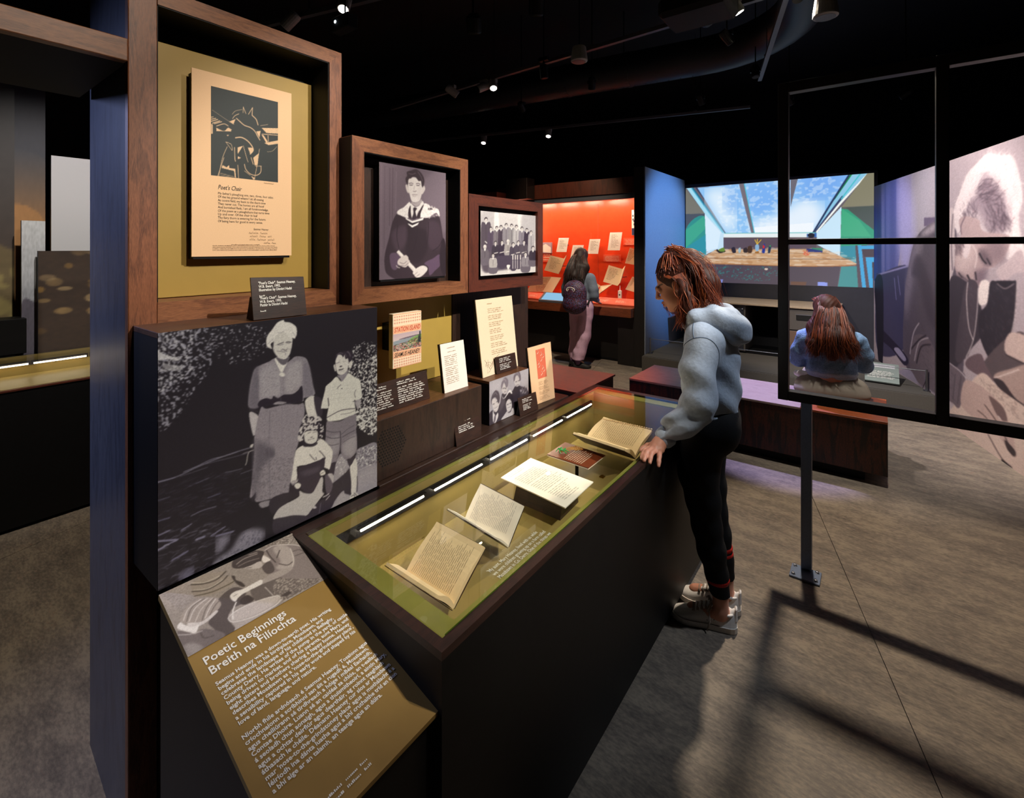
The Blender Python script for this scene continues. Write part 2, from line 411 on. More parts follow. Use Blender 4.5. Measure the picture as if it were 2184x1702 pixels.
    def draw(s, src):
        for ln in src.strip().split('\n'):
            t = ln.split()
            if not t: continue
            op = t[0]
            pts = [tuple(float(q) for q in x.split(',')) for x in t[1:] if ',' in x]; o = [x for x in t[1:] if ',' not in x]
            if op == 'P': s.poly(pts, o[0], float(o[1]) if len(o) > 1 else 1, False)
            elif op == 'S': s.poly(pts, o[0], float(o[1]) if len(o) > 1 else 1, True, soft=float(o[2]) if len(o) > 2 else 0)
            elif op == 'G': s.poly(pts[1:], o[0], 1, True, o[1], pts[0])
            elif op == 'L': s.line(pts, o[0], float(o[1]), float(o[2]) if len(o) > 2 else 1)
            elif op == 'E': s.ell(pts[0][0], pts[0][1], pts[1][0], pts[1][1], o[0], float(o[1]) if len(o) > 1 else 1, float(o[2]) if len(o) > 2 else 0, float(o[3]) if len(o) > 3 else 0)
            elif op == 'F': s.speck(pts, o[0], float(o[1]), (float(o[2]), float(o[3])), int(o[4]), float(o[5]) if len(o) > 5 else 1)
            elif op == 'H': s.hatch(pts[1:], o[0], float(o[1]), int(o[2]), float(o[3]), float(o[4]), pts[0], float(o[5]) if len(o) > 5 else .35)
            elif op == 'N': s.noise(float(o[0]), float(o[1]), int(o[2]))
            elif op == 'B': s.blur(float(o[0]))
        return s
    def blur(s, r):
        k = max(1, int(r*s.w/1000))
        for _ in range(2): s.a = np.dstack([boxb(s.a[..., i], k) for i in range(3)])
    def out(s):
        a = s.a.reshape(s.h//s.ss, s.ss, s.w//s.ss, s.ss, 3).mean((1, 3)); return np.clip(a, 0, 1)
def boxb(m, k):
    for ax in (0, 1):
        p = np.pad(m, [(k, k) if i == ax else (0, 0) for i in range(2)], mode='edge'); c = np.cumsum(p, ax); z = np.zeros_like(np.take(c, [0], ax)); c = np.concatenate([z, c], ax)
        n = m.shape[ax]; w = 2*k+1
        m = (np.take(c, range(w, w+n), ax)-np.take(c, range(0, n), ax))/w
    return m
def sheet(name, quad, img, m, parent=None, lift=.0012, curve=None):
    """printed face: quad = bottom-left, bottom-right, top-right, top-left; img sRGB rows from the top"""
    ny, nx = img.shape[:2]; q = [np.array(p, float) for p in quad]
    u = np.linspace(0, 1, nx); v = np.linspace(1, 0, ny); U, V = np.meshgrid(u, v); U = U[..., None]; V = V[..., None]
    co = q[0]*(1-U)*(1-V)+q[1]*U*(1-V)+q[2]*U*V+q[3]*(1-U)*V
    n = np.cross(q[1]-q[0], q[3]-q[0]); n /= np.linalg.norm(n); co = co+n*lift
    if curve is not None: co = co+n*curve(U, V)
    idx = np.arange(nx*ny).reshape(ny, nx)
    f = np.stack([idx[1:, :-1], idx[1:, 1:], idx[:-1, 1:], idx[:-1, :-1]], -1).reshape(-1, 4)
    me = bpy.data.meshes.new('p'); me.vertices.add(nx*ny); me.vertices.foreach_set('co', co.reshape(-1).astype(np.float32))
    me.loops.add(f.size); me.loops.foreach_set('vertex_index', f.reshape(-1).astype(np.int32))
    me.polygons.add(len(f)); me.polygons.foreach_set('loop_start', np.arange(0, f.size, 4, dtype=np.int32))
    me.update(calc_edges=True)
    ca = me.color_attributes.new('ink', 'FLOAT_COLOR', 'POINT')
    rgba = np.ones((nx*ny, 4), np.float32); rgba[:, :3] = lin(img.reshape(-1, 3)); ca.data.foreach_set('color', rgba.reshape(-1))
    return link(name, me, m, parent)
# ------------------------------------------------------------------ floor, walls, ceiling
def floor_mat():
    m, nt, b = nmat('concrete_vinyl')
    a1 = coords(nt, (1.1, 3.0, 1), (0, 0, .27)); a2 = coords(nt, (9, 22, 9), (0, 0, .27)); a3 = coords(nt, (55, 120, 55), (0, 0, .27))
    ns = []
    for a, d in ((a1, 6), (a2, 5), (a3, 3)):
        n = N(nt, 'ShaderNodeTexNoise'); n.inputs['Detail'].default_value = d; n.inputs['Roughness'].default_value = .62; nt.links.new(a.outputs[0], n.inputs['Vector']); ns.append(n)
    m1 = N(nt, 'ShaderNodeMath', operation='MULTIPLY_ADD'); m1.inputs[1].default_value = .55; nt.links.new(ns[1].outputs['Fac'], m1.inputs[0])
    m2 = N(nt, 'ShaderNodeMath', operation='MULTIPLY_ADD'); m2.inputs[1].default_value = .13; nt.links.new(ns[2].outputs['Fac'], m2.inputs[0])
    m0 = N(nt, 'ShaderNodeMath', operation='MULTIPLY'); m0.inputs[1].default_value = .55; nt.links.new(ns[0].outputs['Fac'], m0.inputs[0])
    nt.links.new(m0.outputs[0], m1.inputs[2]); nt.links.new(m1.outputs[0], m2.inputs[2])
    r = ramp(nt, [(.42, hx('524b45')), (.58, hx('70665c')), (.72, hx('8c8070'))])
    nt.links.new(m2.outputs[0], r.inputs[0]); nt.links.new(r.outputs[0], b.inputs['Base Color']); b.inputs['Roughness'].default_value = .5; b.inputs['Specular IOR Level'].default_value = .35
    bp = N(nt, 'ShaderNodeBump'); bp.inputs['Strength'].default_value = .12; bp.inputs['Distance'].default_value = .001; nt.links.new(ns[2].outputs['Fac'], bp.inputs['Height']); nt.links.new(bp.outputs[0], b.inputs['Normal'])
    MATS['concrete_vinyl'] = m
floor_mat()
fl = MB().box(-9, 4.5, -3.5, 9.4, -.06, -.006).done('floor', MATS['black_matt']); tag(fl, kind='structure')
fu = Vector((-.2635, .9647, 0)); fv = Vector((.9647, .2635, 0)); f0 = Vector((-.47, 4.164, 0))
def clip_poly(P, box):
    for ax, lim, sg in ((0, box[0], 1), (0, box[1], -1), (1, box[2], 1), (1, box[3], -1)):
        out = []
        for i in range(len(P)):
            a, b = P[i-1], P[i]; da, db = sg*(a[ax]-lim), sg*(b[ax]-lim)
            if (da >= 0) != (db >= 0): t = da/(da-db); out.append((a[0]+(b[0]-a[0])*t, a[1]+(b[1]-a[1])*t))
            if db >= 0: out.append(b)
        P = out
        if not P: return P
    return P
for k in range(-6, 4):
    q = [f0+fv*(2.0*k+.0015)-fu*12, f0+fv*(2.0*k+1.9985)-fu*12, f0+fv*(2.0*k+1.9985)+fu*12, f0+fv*(2.0*k+.0015)+fu*12]
    P = clip_poly([(p.x, p.y) for p in q], (-9, 4.5, -3.5, 9.4))
    if len(P) > 2: MB().prism(P, 'z', -.006, 0).done('vinyl_sheet', MATS['concrete_vinyl'], fl)
for nm, b in (('wall_back', (-9, 4.5, 9.4, 9.55, 0, 4.3)), ('wall_left', (-9.15, -9, -3.5, 9.4, 0, 4.3)), ('wall_right', (4.5, 4.65, -3.5, 9.4, 0, 4.3)), ('wall_front', (-9, 4.5, -3.65, -3.5, 0, 4.3))):
    tag(MB().box(*b).done(nm, MATS['ceiling_black']), kind='structure')
tag(MB().box(-9, 4.5, -3.5, 9.4, 4.3, 4.4).done('ceiling', MATS['ceiling_black']), kind='structure')
# wall carrying the projected picture, and the partition beside it
tag(MB().box(-2.44, 0.02, 7.82, 7.96, 0, 2.60).done('wall_screen', MATS['grey_wall']), kind='structure')
pt = thing('partition', (-2.51, 7.0, 0), 'tall dark timber partition with a blue-lit side face', 'partition')
MB().box(-2.59, -2.445, 6.16, 7.82, 0, 2.675, .003).done('core', MATS['blackwood_z'], pt)
MB().box(-2.445, -2.435, 6.165, 7.82, 0.02, 2.67).done('side_panel', MATS['blue_panel'], pt)
# photo mural wall: runs obliquely to the right
ma, mb_ = Vector((-.015, 7.80, 0)), Vector((1.40, 2.87, 0)); md = (mb_-ma).normalized(); mn = Vector((-md.y, md.x, 0))
if mn.x > 0: mn = -mn
w3 = MB(); w3.prism([(ma.x-mn.x*.002, ma.y-mn.y*.002), (mb_.x-mn.x*.002, mb_.y-mn.y*.002), (mb_.x-mn.x*.15, mb_.y-mn.y*.15), (ma.x-mn.x*.15, ma.y-mn.y*.15)], 'z', 0, 2.39)
tag(w3.done('wall_mural', MATS['black_deep']), kind='structure')

# ------------------------------------------------------------------ ceiling fittings
def track(pts, label):
    t = thing('lighting_track', pts[0], label, 'lighting track')
    a, b = Vector(pts[0]), Vector(pts[1]); d = (b-a).normalized(); s = d.cross(Vector((0, 0, 1)))*.018
    MB().hexa([a-s-Vector((0, 0, .016)), a+s-Vector((0, 0, .016)), b+s-Vector((0, 0, .016)), b-s-Vector((0, 0, .016)), a-s+Vector((0, 0, .016)), a+s+Vector((0, 0, .016)), b+s+Vector((0, 0, .016)), b-s+Vector((0, 0, .016))]).done('rail', MATS['track_grey'], t)
    n = max(2, int((b-a).length/1.4)+1)
    for i in range(n):
        p = a.lerp(b, (i+.5)/n); MB().tube([p+Vector((0, 0, .016)), Vector((p.x, p.y, 4.3))], .003, 5).done('hanger_wire', MATS['black'], t)
        MB().box(p.x-.02, p.x+.02, p.y-.012, p.y+.012, p.z+.016, p.z+.03).done('clip', MATS['track_grey'], t)
    return t
TZ = 3.30
track([(-4.74, 3.843, TZ), (-.25, 3.625, TZ)], 'long light grey lighting track passing behind the hanging speaker')
track([(-6.08, 5.262, TZ), (-1.213, 6.399, TZ)], 'far lighting track above the red showcase')
track([(-5.0, 1.50, TZ), (-1.6, 2.35, TZ)], 'lighting track over the top corner of the big framed print')
track([(-.30, 3.05, TZ), (-.94, 5.42, TZ)], 'lighting track running away between the speakers on the right')
track([(1.05, -.2, TZ), (1.05, 4.2, TZ)], 'lighting track on the right outside the view')
track([(-2.85, -1.6, TZ), (-2.85, 1.3, TZ)], 'lighting track in the room beyond the doorway')
def spot_head(pos, aim, label, mat='fixture_grey', lit=True, sc=1.0, top=TZ, stem=False):
    p = Vector(pos); d = (Vector(aim)-p).normalized(); r = .036*sc
    t = thing('track_spotlight', p, 'track spotlight '+label, 'spotlight', 'ceiling track spotlights')
    MB().lathe(p, -d, [(r*.9, 0), (r, .004), (r, .10*sc), (r*.86, .118*sc), (r*.3, .122*sc)], 16).done('housing', MATS[mat], t, smooth=False)
    e = p-d*(.06*sc); c = Vector((e.x, e.y, top-.016))
    MB().tube([e+Vector((0, 0, r*.6)), c-Vector((0, 0, .03))], .009, 6).done('arm', MATS[mat], t)
    MB().box(c.x-.045, c.x+.045, c.y-.017, c.y+.017, c.z-.032, c.z).done('track_adapter', MATS[mat], t)
    if stem: MB().tube([c, Vector((c.x, c.y, 4.3))], .006, 6).done('stem', MATS['black'], t)
    MB().lathe(p+d*.0005, d, [(r*.78, 0), (r*.78, .001)], 16).done('lens', MATS['lens'] if lit else MATS['black'], t)
    return t
def add_spot(t, pos, aim, W, deg, blend, col, rad):
    L = bpy.data.lights.new('lamp', 'SPOT'); L.energy = W; L.spot_size = math.radians(deg); L.spot_blend = blend; L.color = col; L.shadow_soft_size = rad
    o = bpy.data.objects.new('lamp', L); COL.objects.link(o); o.parent = t
    d = (Vector(aim)-Vector(pos)).normalized(); o.location = d*.012; o.rotation_euler = d.to_track_quat('-Z', 'Y').to_euler()
for (lab, pos, aim, W, deg, bl, col, rad) in SPOTS:
    t = spot_head(pos, aim, lab, 'black', False, 1.0, TZ, True); add_spot(t, pos, aim, W, deg, bl, col, rad)
vis = [((-.737, 3.52, 3.18), (.15, 4.2, 1.2), 'with a bright lens at the top right of the picture', 'fixture_white', True),
       ((-3.05, 3.745, 3.19), (-2.2, 2.9, 1.2), 'the bright one of a cluster of three on the long track', 'fixture_white', True),
       ((-3.19, 3.67, 3.19), (-4.2, 2.4, 2.4), 'the middle one of a cluster of three, facing away', 'fixture_white', False),
       ((-3.49, 3.69, 3.19), (-2.6, 4.9, 2.2), 'the leftmost of a cluster of three on the long track', 'fixture_white', False),
       ((-4.74, 5.58, 3.18), (-4.2, 4.4, .4), 'the left one of two on the far track', 'fixture_white', True),
       ((-3.72, 5.80, 3.18), (-3.3, 4.6, .2), 'the right one of two on the far track', 'fixture_white', True),
       ((-2.84, 1.90, 3.19), (-2.2, 1.0, 1.0), 'with a bright lens above the big wooden frame', 'fixture_white', True),
       ((-3.42, 1.80, 3.19), (-4.6, 1.0, 1.8), 'grey one just behind the top of the big wooden frame', 'fixture_white', False)]
for pos, aim, lab, mt, lit in vis: spot_head(pos, aim, lab, mt, lit, 1.15)
def pendant_speaker(p, s, label):
    t = thing('pendant_speaker', p, label, 'speaker', 'hanging loudspeakers'); p = Vector(p)
    MB().lathe(p, (0, 0, 1), [(s*.80, 0), (s*.98, .006), (s, .012), (s*.97, s*.5), (s*.80, s*1.75), (s*.70, s*1.85), (s*.2, s*1.88)], 24).done('housing', MATS['fixture_white'], t, smooth=False)
    MB().lathe(p-Vector((0, 0, .001)), (0, 0, 1), [(s*.78, 0), (s*.78, .002)], 20).done('grille', MATS['fixture_grey'], t)
    MB().tube([p+Vector((0, 0, s*1.85)), Vector((p.x, p.y, 4.3))], .004, 5).done('cable', MATS['black'], t)
pendant_speaker((-1.70, 3.06, 2.93), .060, 'grey conical speaker hanging in front of the long track')
pendant_speaker((-.245, 3.50, 3.00), .070, 'pale conical speaker hanging at the top right')
def pendant_spot(p, label):
    t = thing('pendant_spotlight', p, label, 'spotlight', 'small dark hanging spotlights'); p = Vector(p)
    MB().lathe(p, (.3, -.4, 1), [(.045, 0), (.05, .01), (.05, .10), (.03, .13)], 16).done('housing', MATS['black_satin'], t)
    MB().tube([p+Vector((.01, -.02, .11)), Vector((p.x, p.y, 4.3))], .004, 5).done('cable', MATS['black'], t)
    MB().lathe(p, (-.3, .4, -1), [(.038, 0), (.038, .002)], 14).done('lens', MATS['brass'], t)
pendant_spot((-2.25, 2.55, 3.10), 'small dark hanging spotlight nearest the big wooden frame with a brass lens')
pendant_spot((-1.83, 2.70, 3.16), 'small dark hanging spotlight in the middle of three above the frames')
pendant_spot((-1.42, 2.86, 3.25), 'small dark hanging spotlight highest of three above the frames')
pj = thing('projector', (-.95, 3.30, 3.20), 'black ceiling projector hanging above the girl', 'projector')
MB().box(-1.17, -.73, 3.16, 3.50, 3.13, 3.27, .03).done('body', MATS['black_deep'], pj)
MB().lathe((-.95, 3.50, 3.20), (0, 1, 0), [(.05, 0), (.05, .05), (.04, .055)], 18).done('lens_barrel', MATS['black_satin'], pj)
MB().tube([(-.95, 3.33, 3.27), (-.95, 3.33, 4.3)], .02, 8).done('mount_pole', MATS['black'], pj)
sp = thing('media_player', (-2.70, 1.76, 3.02), 'small dark box with a white indicator beside the upper left spotlight', 'equipment')
MB().box(-2.80, -2.62, 1.78, 1.86, 2.98, 3.07, .006).done('body', MATS['black_deep'], sp)
MB().lathe((-2.745, 1.779, 3.035), (0, -1, 0), [(.010, 0), (.009, .003)], 10).done('indicator', emis('indicator_white', (.75, .88, 1, 1), 6), sp)
MB().tube([(-2.70, 1.82, 3.07), (-2.70, 1.82, 4.3)], .005, 5).done('hanger', MATS['black'], sp)
# ventilation duct with a bend
dp = [Vector(p) for p in ((-8.9, 4.27, 3.62), (-6.8, 4.56, 3.62), (-4.5, 4.88, 3.62), (-2.3, 5.18, 3.62), (-1.5, 5.29, 3.62))]
for a in range(1, 9):
    th = math.radians(a*11.0); dp.append(Vector((-1.5, 5.29, 3.62))+Vector((math.sin(th)*.95+ .10*(1-math.cos(th)), -(1-math.cos(th))*.95+.13*math.sin(th), 0)))
dp += [Vector((-.25, 3.2, 3.62)), Vector((-.05, 1.0, 3.62))]
du = thing('ventilation_duct', (-8.9, 4.27, 3.62), 'large round dark ventilation duct bending under the ceiling', 'duct')
MB().tube(dp, .19, 28).done('pipe', MATS['duct_grey'], du, smooth=True)
for i in range(1, 10):
    p = dp[0].lerp(dp[4], i/10.); MB().tube([p-Vector((.02, .003, 0)), p+Vector((.02, .003, 0))], .196, 28).done('seam_band', MATS['duct_grey'], du, smooth=False)
for p in (dp[1], dp[3], dp[-2]): MB().tube([p+Vector((0, 0, .18)), Vector((p.x, p.y, 4.3))], .006, 5).done('hanger_rod', MATS['black'], du)
hs = MB()
for i in range(60):
    p = dp[0].lerp(dp[4], (i+.5)/60.)
    for a in (-150, -118, -92):
        d = Vector((math.cos(math.radians(a))*.14, math.cos(math.radians(a))*-.98, math.sin(math.radians(a)))).normalized()
        hs.lathe(p+d*.186, d, [(.007, 0), (.007, .0055)], 6)
tag(hs.done('vent_holes', MATS['black_deep'], du), kind='stuff')
# ------------------------------------------------------------------ doorway portal on the left
po = thing('doorway_portal', (-1.78, .42, 0), 'tall dark doorway surround with timber facing on the left', 'doorway')
MB().box(-1.56, -1.535, .399, .4625, 0, 2.60, .002).done('post_facing', MATS['walnut_z'], po)
MB().prism([(-1.56, .401), (-1.56, .445), (-2.02, .47), (-2.02, .426)], 'z', 0, 2.60).done('jamb', wood('jamb_wood', '3a3d48', '555a68', 'z', rough=.35, big=6), po)
MB().box(-1.565, -1.535, -1.6, .399, 2.079, 2.137, .002).done('beam_facing', MATS['walnut_y'], po)
MB().prism([(-1.565, 2.079), (-1.565, 2.13), (-2.02, 2.13), (-2.02, 2.076)], 'y', -1.6, .40).done('soffit', MATS['black_matt'], po)
MB().box(-1.60, -1.561, .445, .464, 0, 1.40).done('side_lining', MATS['black'], po)

# ------------------------------------------------------------------ timber frames
def mitred(root, X, dep, y0, y1, z0, z1, wl, wr, wt, wb, my, mz, skip=''):
    """four mitred rails, front in the plane x = X"""
    A = [(y0, z0), (y1, z0), (y1, z1), (y0, z1)]; B = [(y0+wl, z0+wb), (y1-wr, z0+wb), (y1-wr, z1-wt), (y0+wl, z1-wt)]
    g = .0006
    for i, (nm, m) in enumerate((('bottom_rail', my), ('right_stile', mz), ('top_rail', my), ('left_stile', mz))):
        if nm in skip: continue
        j = (i+1) % 4; P = [A[i], A[j], B[j], B[i]]; c = (sum(p[0] for p in P)/4, sum(p[1] for p in P)/4)
        P = [(p[0]+(c[0]-p[0])*g*6, p[1]+(c[1]-p[1])*g*6) if k < 2 else p for k, p in enumerate(P)]
        MB().prism([A[i], A[j], B[j], B[i]], 'x', X-dep, X).done(nm, m, root)
# big frame with the printed poem
pf = thing('picture_frame', (-1.6, .74, 1.40), 'largest walnut frame holding a printed poem on an olive board', 'frame')
mitred(pf, -1.535, .12, .4630, 1.020, 1.398, 2.298, .0004, .047, .047, .055, MATS['walnut_y'], MATS['walnut_z'], skip='left_stile')
MB().box(-1.70, -1.66, .464, 1.02, 1.40, 2.298).done('backboard', MATS['black'], pf)
MB().box(-1.66, -1.54, .4635, .4655, 1.45, 2.25).done('inner_lining', MATS['black'], pf)
MB().box(-1.66, -1.54, .970, .973, 1.453, 2.25).done('inner_lining', MATS['black'], pf)
MB().box(-1.66, -1.537, .4655, .970, 2.2475, 2.2505).done('inner_lining', MATS['black'], pf)
MB().box(-1.655, -1.64, .466, .966, 1.455, 2.190, .001).done('mount_board', MATS['olive'], pf)
ps = thing('poem_print', (-1.60, .72, 1.573), 'tall peach sheet with a dark woodcut and a printed poem', 'print')
MB().box(-1.639, -1.604, .572, .864, 1.566, 2.118).done('standoff', MATS['black'], ps)
MB().box(-1.604, -1.600, .5665, .869, 1.573, 2.1275).done('paper', MATS['paper_peach'], ps)
# portrait frame
f2 = thing('picture_frame', (-1.5, 1.32, 1.40), 'middle walnut frame around the graduation portrait', 'frame')
mitred(f2, -1.46, .11, 1.012, 1.612, 1.398, 1.993, .050, .050, .050, .054, MATS['walnut_y'], MATS['walnut_z'])
MB().box(-1.60, -1.534, 1.060, 1.564, 1.45, 1.945).done('backboard', MATS['darkwood_z'], f2)
MB().box(-1.57, -1.464, 1.010, 1.0118, 1.40, 1.99).done('side_skin', MATS['black'], f2)
for a, b, c, d in ((1.0615, 1.0635, 1.452, 1.943), (1.5595, 1.5622, 1.452, 1.943)): MB().box(-1.534, -1.462, a, b, c, d).done('inner_lining', MATS['black'], f2)
MB().box(-1.534, -1.462, 1.0635, 1.5595, 1.940, 1.9432).done('inner_lining', MATS['black'], f2)
# school group frame
f3 = thing('picture_frame', (-1.5, 1.92, 1.40), 'smallest reddish timber frame around the school group photograph', 'frame')
mitred(f3, -1.46, .11, 1.618, 2.222, 1.398, 1.843, .066, .050, .050, .050, MATS['umber_y'], MATS['umber_z'])
MB().box(-1.57, -1.50, 1.684, 2.172, 1.448, 1.793).done('backboard', MATS['black'], f3)
MB().box(-1.50, -1.462, 1.684, 1.6855, 1.45, 1.79).done('inner_lining', MATS['black'], f3)
# ------------------------------------------------------------------ exhibit wall behind the shelf
ew = thing('exhibit_wall', (-1.68, 1.7, 0), 'dark display wall with an olive board behind the shelf', 'display wall')
MB().box(-1.78, -1.66, 1.02, 2.307, 0, 1.80).done('core', MATS['black'], ew)
MB().box(-1.66, -1.625, 1.045, 1.676, 1.002, 1.60).done('olive_board', MATS['olive_lit'], ew)
MB().box(-1.66, -1.62, 1.679, 2.307, .79, 1.79).done('timber_cladding', MATS['darkwood_z'], ew)
MB().box(-1.78, -1.70, .464, 1.02, 0, 2.298).done('core', MATS['black'], ew)
MB().box(-1.66, -1.37, .464, 1.03, 0, .785).done('core', MATS['black'], ew)
MB().box(-1.66, -1.347, 1.03, 2.307, 0, .765).done('core', MATS['black'], ew)
sh = MB().box(-1.66, -1.3475, 1.042, 2.307, .765, .789, .002).done('shelf_ledge', MATS['darkwood_y'], ew)
# photo box with the family photograph
bx = thing('photo_box', (-1.50, .725, .79), 'dark timber box faced with a large photograph of a woman and two children', 'photo display')
MB().box(-1.655, -1.357, .409, 1.038, .787, 1.384).done('core', MATS['black'], bx)
MB().box(-1.655, -1.3555, .409, 1.039, 1.384, 1.398, .001).done('top_board', MATS['boxtop_lit_y'], bx)
# plinth with loudspeaker holes
pl = thing('display_plinth', (-1.5, 1.33, .79), 'low dark timber plinth with a round speaker grille', 'plinth')
MB().box(-1.62, -1.373, 1.045, 1.604, .79, 1.000, .0015).done('body', MATS['darkwood_z'], pl)
MB().box(-1.62, -1.3745, 1.0455, 1.6035, 1.000, 1.0015).done('lit_top', MATS['boxtop_lit_y'], pl)
gr = MB(); gc = (1.108, .898)
for i in range(-6, 7):
    for j in range(-7, 8):
        y = gc[0]+(i+.5*(j % 2))*.0115; z = gc[1]+j*.0100
        if abs(y-gc[0])*.87+abs(z-gc[1])*.5 < .062 and abs(z-gc[1]) < .064 and y > 1.047: gr.lathe((-1.3729, y, z), (1, 0, 0), [(.0037, 0), (.0037, .0004)], 7)
tag(gr.done('speaker_holes', MATS['black_deep'], pl), kind='stuff')
# block with the children's photograph
bl = thing('photo_block', (-1.5, 1.85, .79), 'dark block faced with a photograph of four smiling children', 'photo display')
MB().box(-1.60, -1.405, 1.693, 2.003, .79, .978).done('core', MATS['black'], bl)
MB().box(-1.60, -1.4035, 1.693, 2.003, .978, .990, .001).done('top_board', MATS['boxtop_lit_y'], bl)

# ------------------------------------------------------------------ leaning cards and captions
def lean(name, BL, BR, TR, TL, th, m, label, cat, group=None, edge=None):
    t = thing(name, (Vector(BL)+Vector(BR))/2, label, cat, group)
    MB().slab([BL, BR, TR, TL], th, .0006).done('board', MATS[m], t)
    if edge:
        q = [Vector(p) for p in (BL, BR, TR, TL)]; n = (q[1]-q[0]).cross(q[3]-q[0]).normalized()
        MB().slab([p-n*(th+.0002) for p in q], .012).done('backing', MATS[edge], t)
    return t
def wedge(root, BL, BR, h, d):
    bl, br = Vector(BL), Vector(BR); k = Vector((-d, 0, 0)); up = Vector((0, 0, h)); b = Vector((-.010, 0, 0))
    MB().hexa([bl+b, br+b, br+k, bl+k, bl+b*1.6+up*.9, br+b*1.6+up*.9, br+k*.6+up*.9, bl+k*.6+up*.9]).done('prop', MATS['black'], root)
RT = (0, 1, 0)
c1 = lean('text_card', (-1.410, 1.416, 1.002), (-1.406, 1.554, 1.002), (-1.434, 1.554, 1.199), (-1.438, 1.416, 1.199), .004, 'paper_white', 'small white typed card leaning on the plinth top', 'card', edge='black')
c2 = lean('text_card', (-1.462, 1.719, .991), (-1.470, 2.005, .991), (-1.516, 2.012, 1.350), (-1.510, 1.719, 1.352), .005, 'paper_cream', 'tall cream typed sheet standing on the photograph block', 'card', edge='black')
c3 = lean('text_card', (-1.400, 2.039, .790), (-1.382, 2.222, .790), (-1.412, 2.225, 1.088), (-1.434, 2.039, 1.081), .004, 'paper_peach', 'peach card with a coral print beside the photograph block', 'card', edge='black')
l1 = lean('caption_card', (-1.364, .633, 1.400), (-1.357, .785, 1.400), (-1.376, .785, 1.513), (-1.383, .633, 1.517), .004, 'labelwood', 'dark timber caption propped under the framed poem', 'caption'); wedge(l1, (-1.364, .637, 1.3995), (-1.357, .781, 1.3995), .07, .05)
l2 = lean('caption_card', (-1.415, 1.05, 1.002), (-1.413, 1.337, 1.002), (-1.434, 1.337, 1.111), (-1.437, 1.05, 1.106), .004, 'labelwood', 'wide dark caption below the red-lettered book', 'caption'); wedge(l2, (-1.415, 1.06, 1.002), (-1.413, 1.33, 1.002), .07, .05)
l3 = lean('caption_card', (-1.359, 1.433, .790), (-1.357, 1.585, .790), (-1.379, 1.585, .904), (-1.381, 1.433, .907), .004, 'labelwood', 'dark caption on the ledge in front of the plinth', 'caption')
l4 = lean('caption_card', (-1.450, 1.808, .991), (-1.448, 1.968, .991), (-1.462, 1.968, 1.069), (-1.463, 1.808, 1.071), .004, 'labelwood', 'small dark caption standing on the photograph block', 'caption'); wedge(l4, (-1.450, 1.812, .991), (-1.448, 1.964, .991), .06, .03)
l5 = lean('caption_card', (-1.362, 1.876, .790), (-1.354, 2.020, .790), (-1.370, 2.020, .873), (-1.377, 1.876, .874), .004, 'labelwood', 'dark caption standing before the photograph block', 'caption'); wedge(l5, (-1.362, 1.88, .790), (-1.354, 2.016, .790), .055, .03)
# book cover mounted in front of the olive board
si = thing('poetry_book', (-1.5, 1.296, 1.126), 'thin book with red and black title lettering and a coloured picture', 'book')
MB().box(-1.525, -1.500, 1.223, 1.3705, 1.126, 1.340, .001).done('cover', MATS['paper_cream'], si)
MB().box(-1.625, -1.525, 1.27, 1.32, 1.18, 1.29).done('bracket', MATS['black'], si)
def X_up(b, t): return Vector(t)-Vector(b)
text("STATION ISLAND", (-1.500, 1.229, 1.268), RT, (0, 0, 1), .026, MATS['ink_red'], si, width=.134, shear=.25, bold=.0004)
text("SEAMUS HEANEY", (-1.500, 1.229, 1.170), RT, (0, 0, 1), .024, MATS['ink_black'], si, width=.134, shear=.25, bold=.0004)
pat = MB()
for z0, z1 in ((1.300, 1.330), (1.133, 1.160)):
    for i in range(12):
        for j in range(3):
            y = 1.232+i*.0117; z = z0+.004+j*(z1-z0-.006)/2.; s = .0042
            pat.quad((-1.4994, y-s, z), (-1.4994, y-s*.5, z-s*.5), (-1.4994, y, z+s*.35), (-1.4994, y-s*.35, z+s*.6)); pat.quad((-1.4994, y, z+s*.35), (-1.4994, y+s*.5, z-s*.5), (-1.4994, y+s, z), (-1.4994, y+s*.35, z+s*.6))
            pat.quad((-1.4994, y-s*.3, z-s), (-1.4994, y, z-s*1.3), (-1.4994, y+s*.3, z-s), (-1.4994, y, z-s*.6))
pat.done('cover_pattern', MATS['coral'], si)
bands = MB()
for z0, z1 in ((1.262, 1.291), (1.165, 1.192), (1.335, 1.339), (1.127, 1.131)): bands.quad((-1.4997, 1.2235, z0), (-1.4997, 1.370, z0), (-1.4997, 1.370, z1), (-1.4997, 1.2235, z1))
bands.done('cover_band', plain('band_peach', 'f0b48c', .6), si)
# lettering on the cards
def up_of(BL, TL): return Vector(TL)-Vector(BL)
class Card:
    """point on a leaning card by fractions across and up"""
    def __init__(s, *q): s.q = [Vector(p) for p in q]; s.r = s.q[1]-s.q[0]; s.u = s.q[3]-s.q[0]; s.n = s.r.cross(s.u).normalized()
    def __call__(s, a, b): return s.q[0]*(1-a)*(1-b)+s.q[1]*a*(1-b)+s.q[2]*a*b+s.q[3]*(1-a)*b+s.n*.0008
K1 = Card((-1.364, .633, 1.400), (-1.357, .785, 1.400), (-1.376, .785, 1.513), (-1.383, .633, 1.517))
text('"Poet\'s Chair". Seamus Heaney,\nW.B. Ewart, 1993.\nIllustration by Dimitri Hadzi', K1(.13, .83), K1.r, K1.u, .0105, MATS['ink_white'], l1, bold=.0003, line=.92, width=.105)
text('"Poet\'s Chair". Seamus Heaney,\nW.B. Ewart, 1993.\nPictiúr le Dimitri Hadzi', K1(.13, .47), K1.r, K1.u, .0105, MATS['ink_white'], l1, bold=.0003, line=.92, width=.105)
for b in (.54, .18): words(K1(.13, b), K1.r, K1.u, .022, 1, .007, MATS['ink_white'], l1)
W_ = MATS['ink_white']
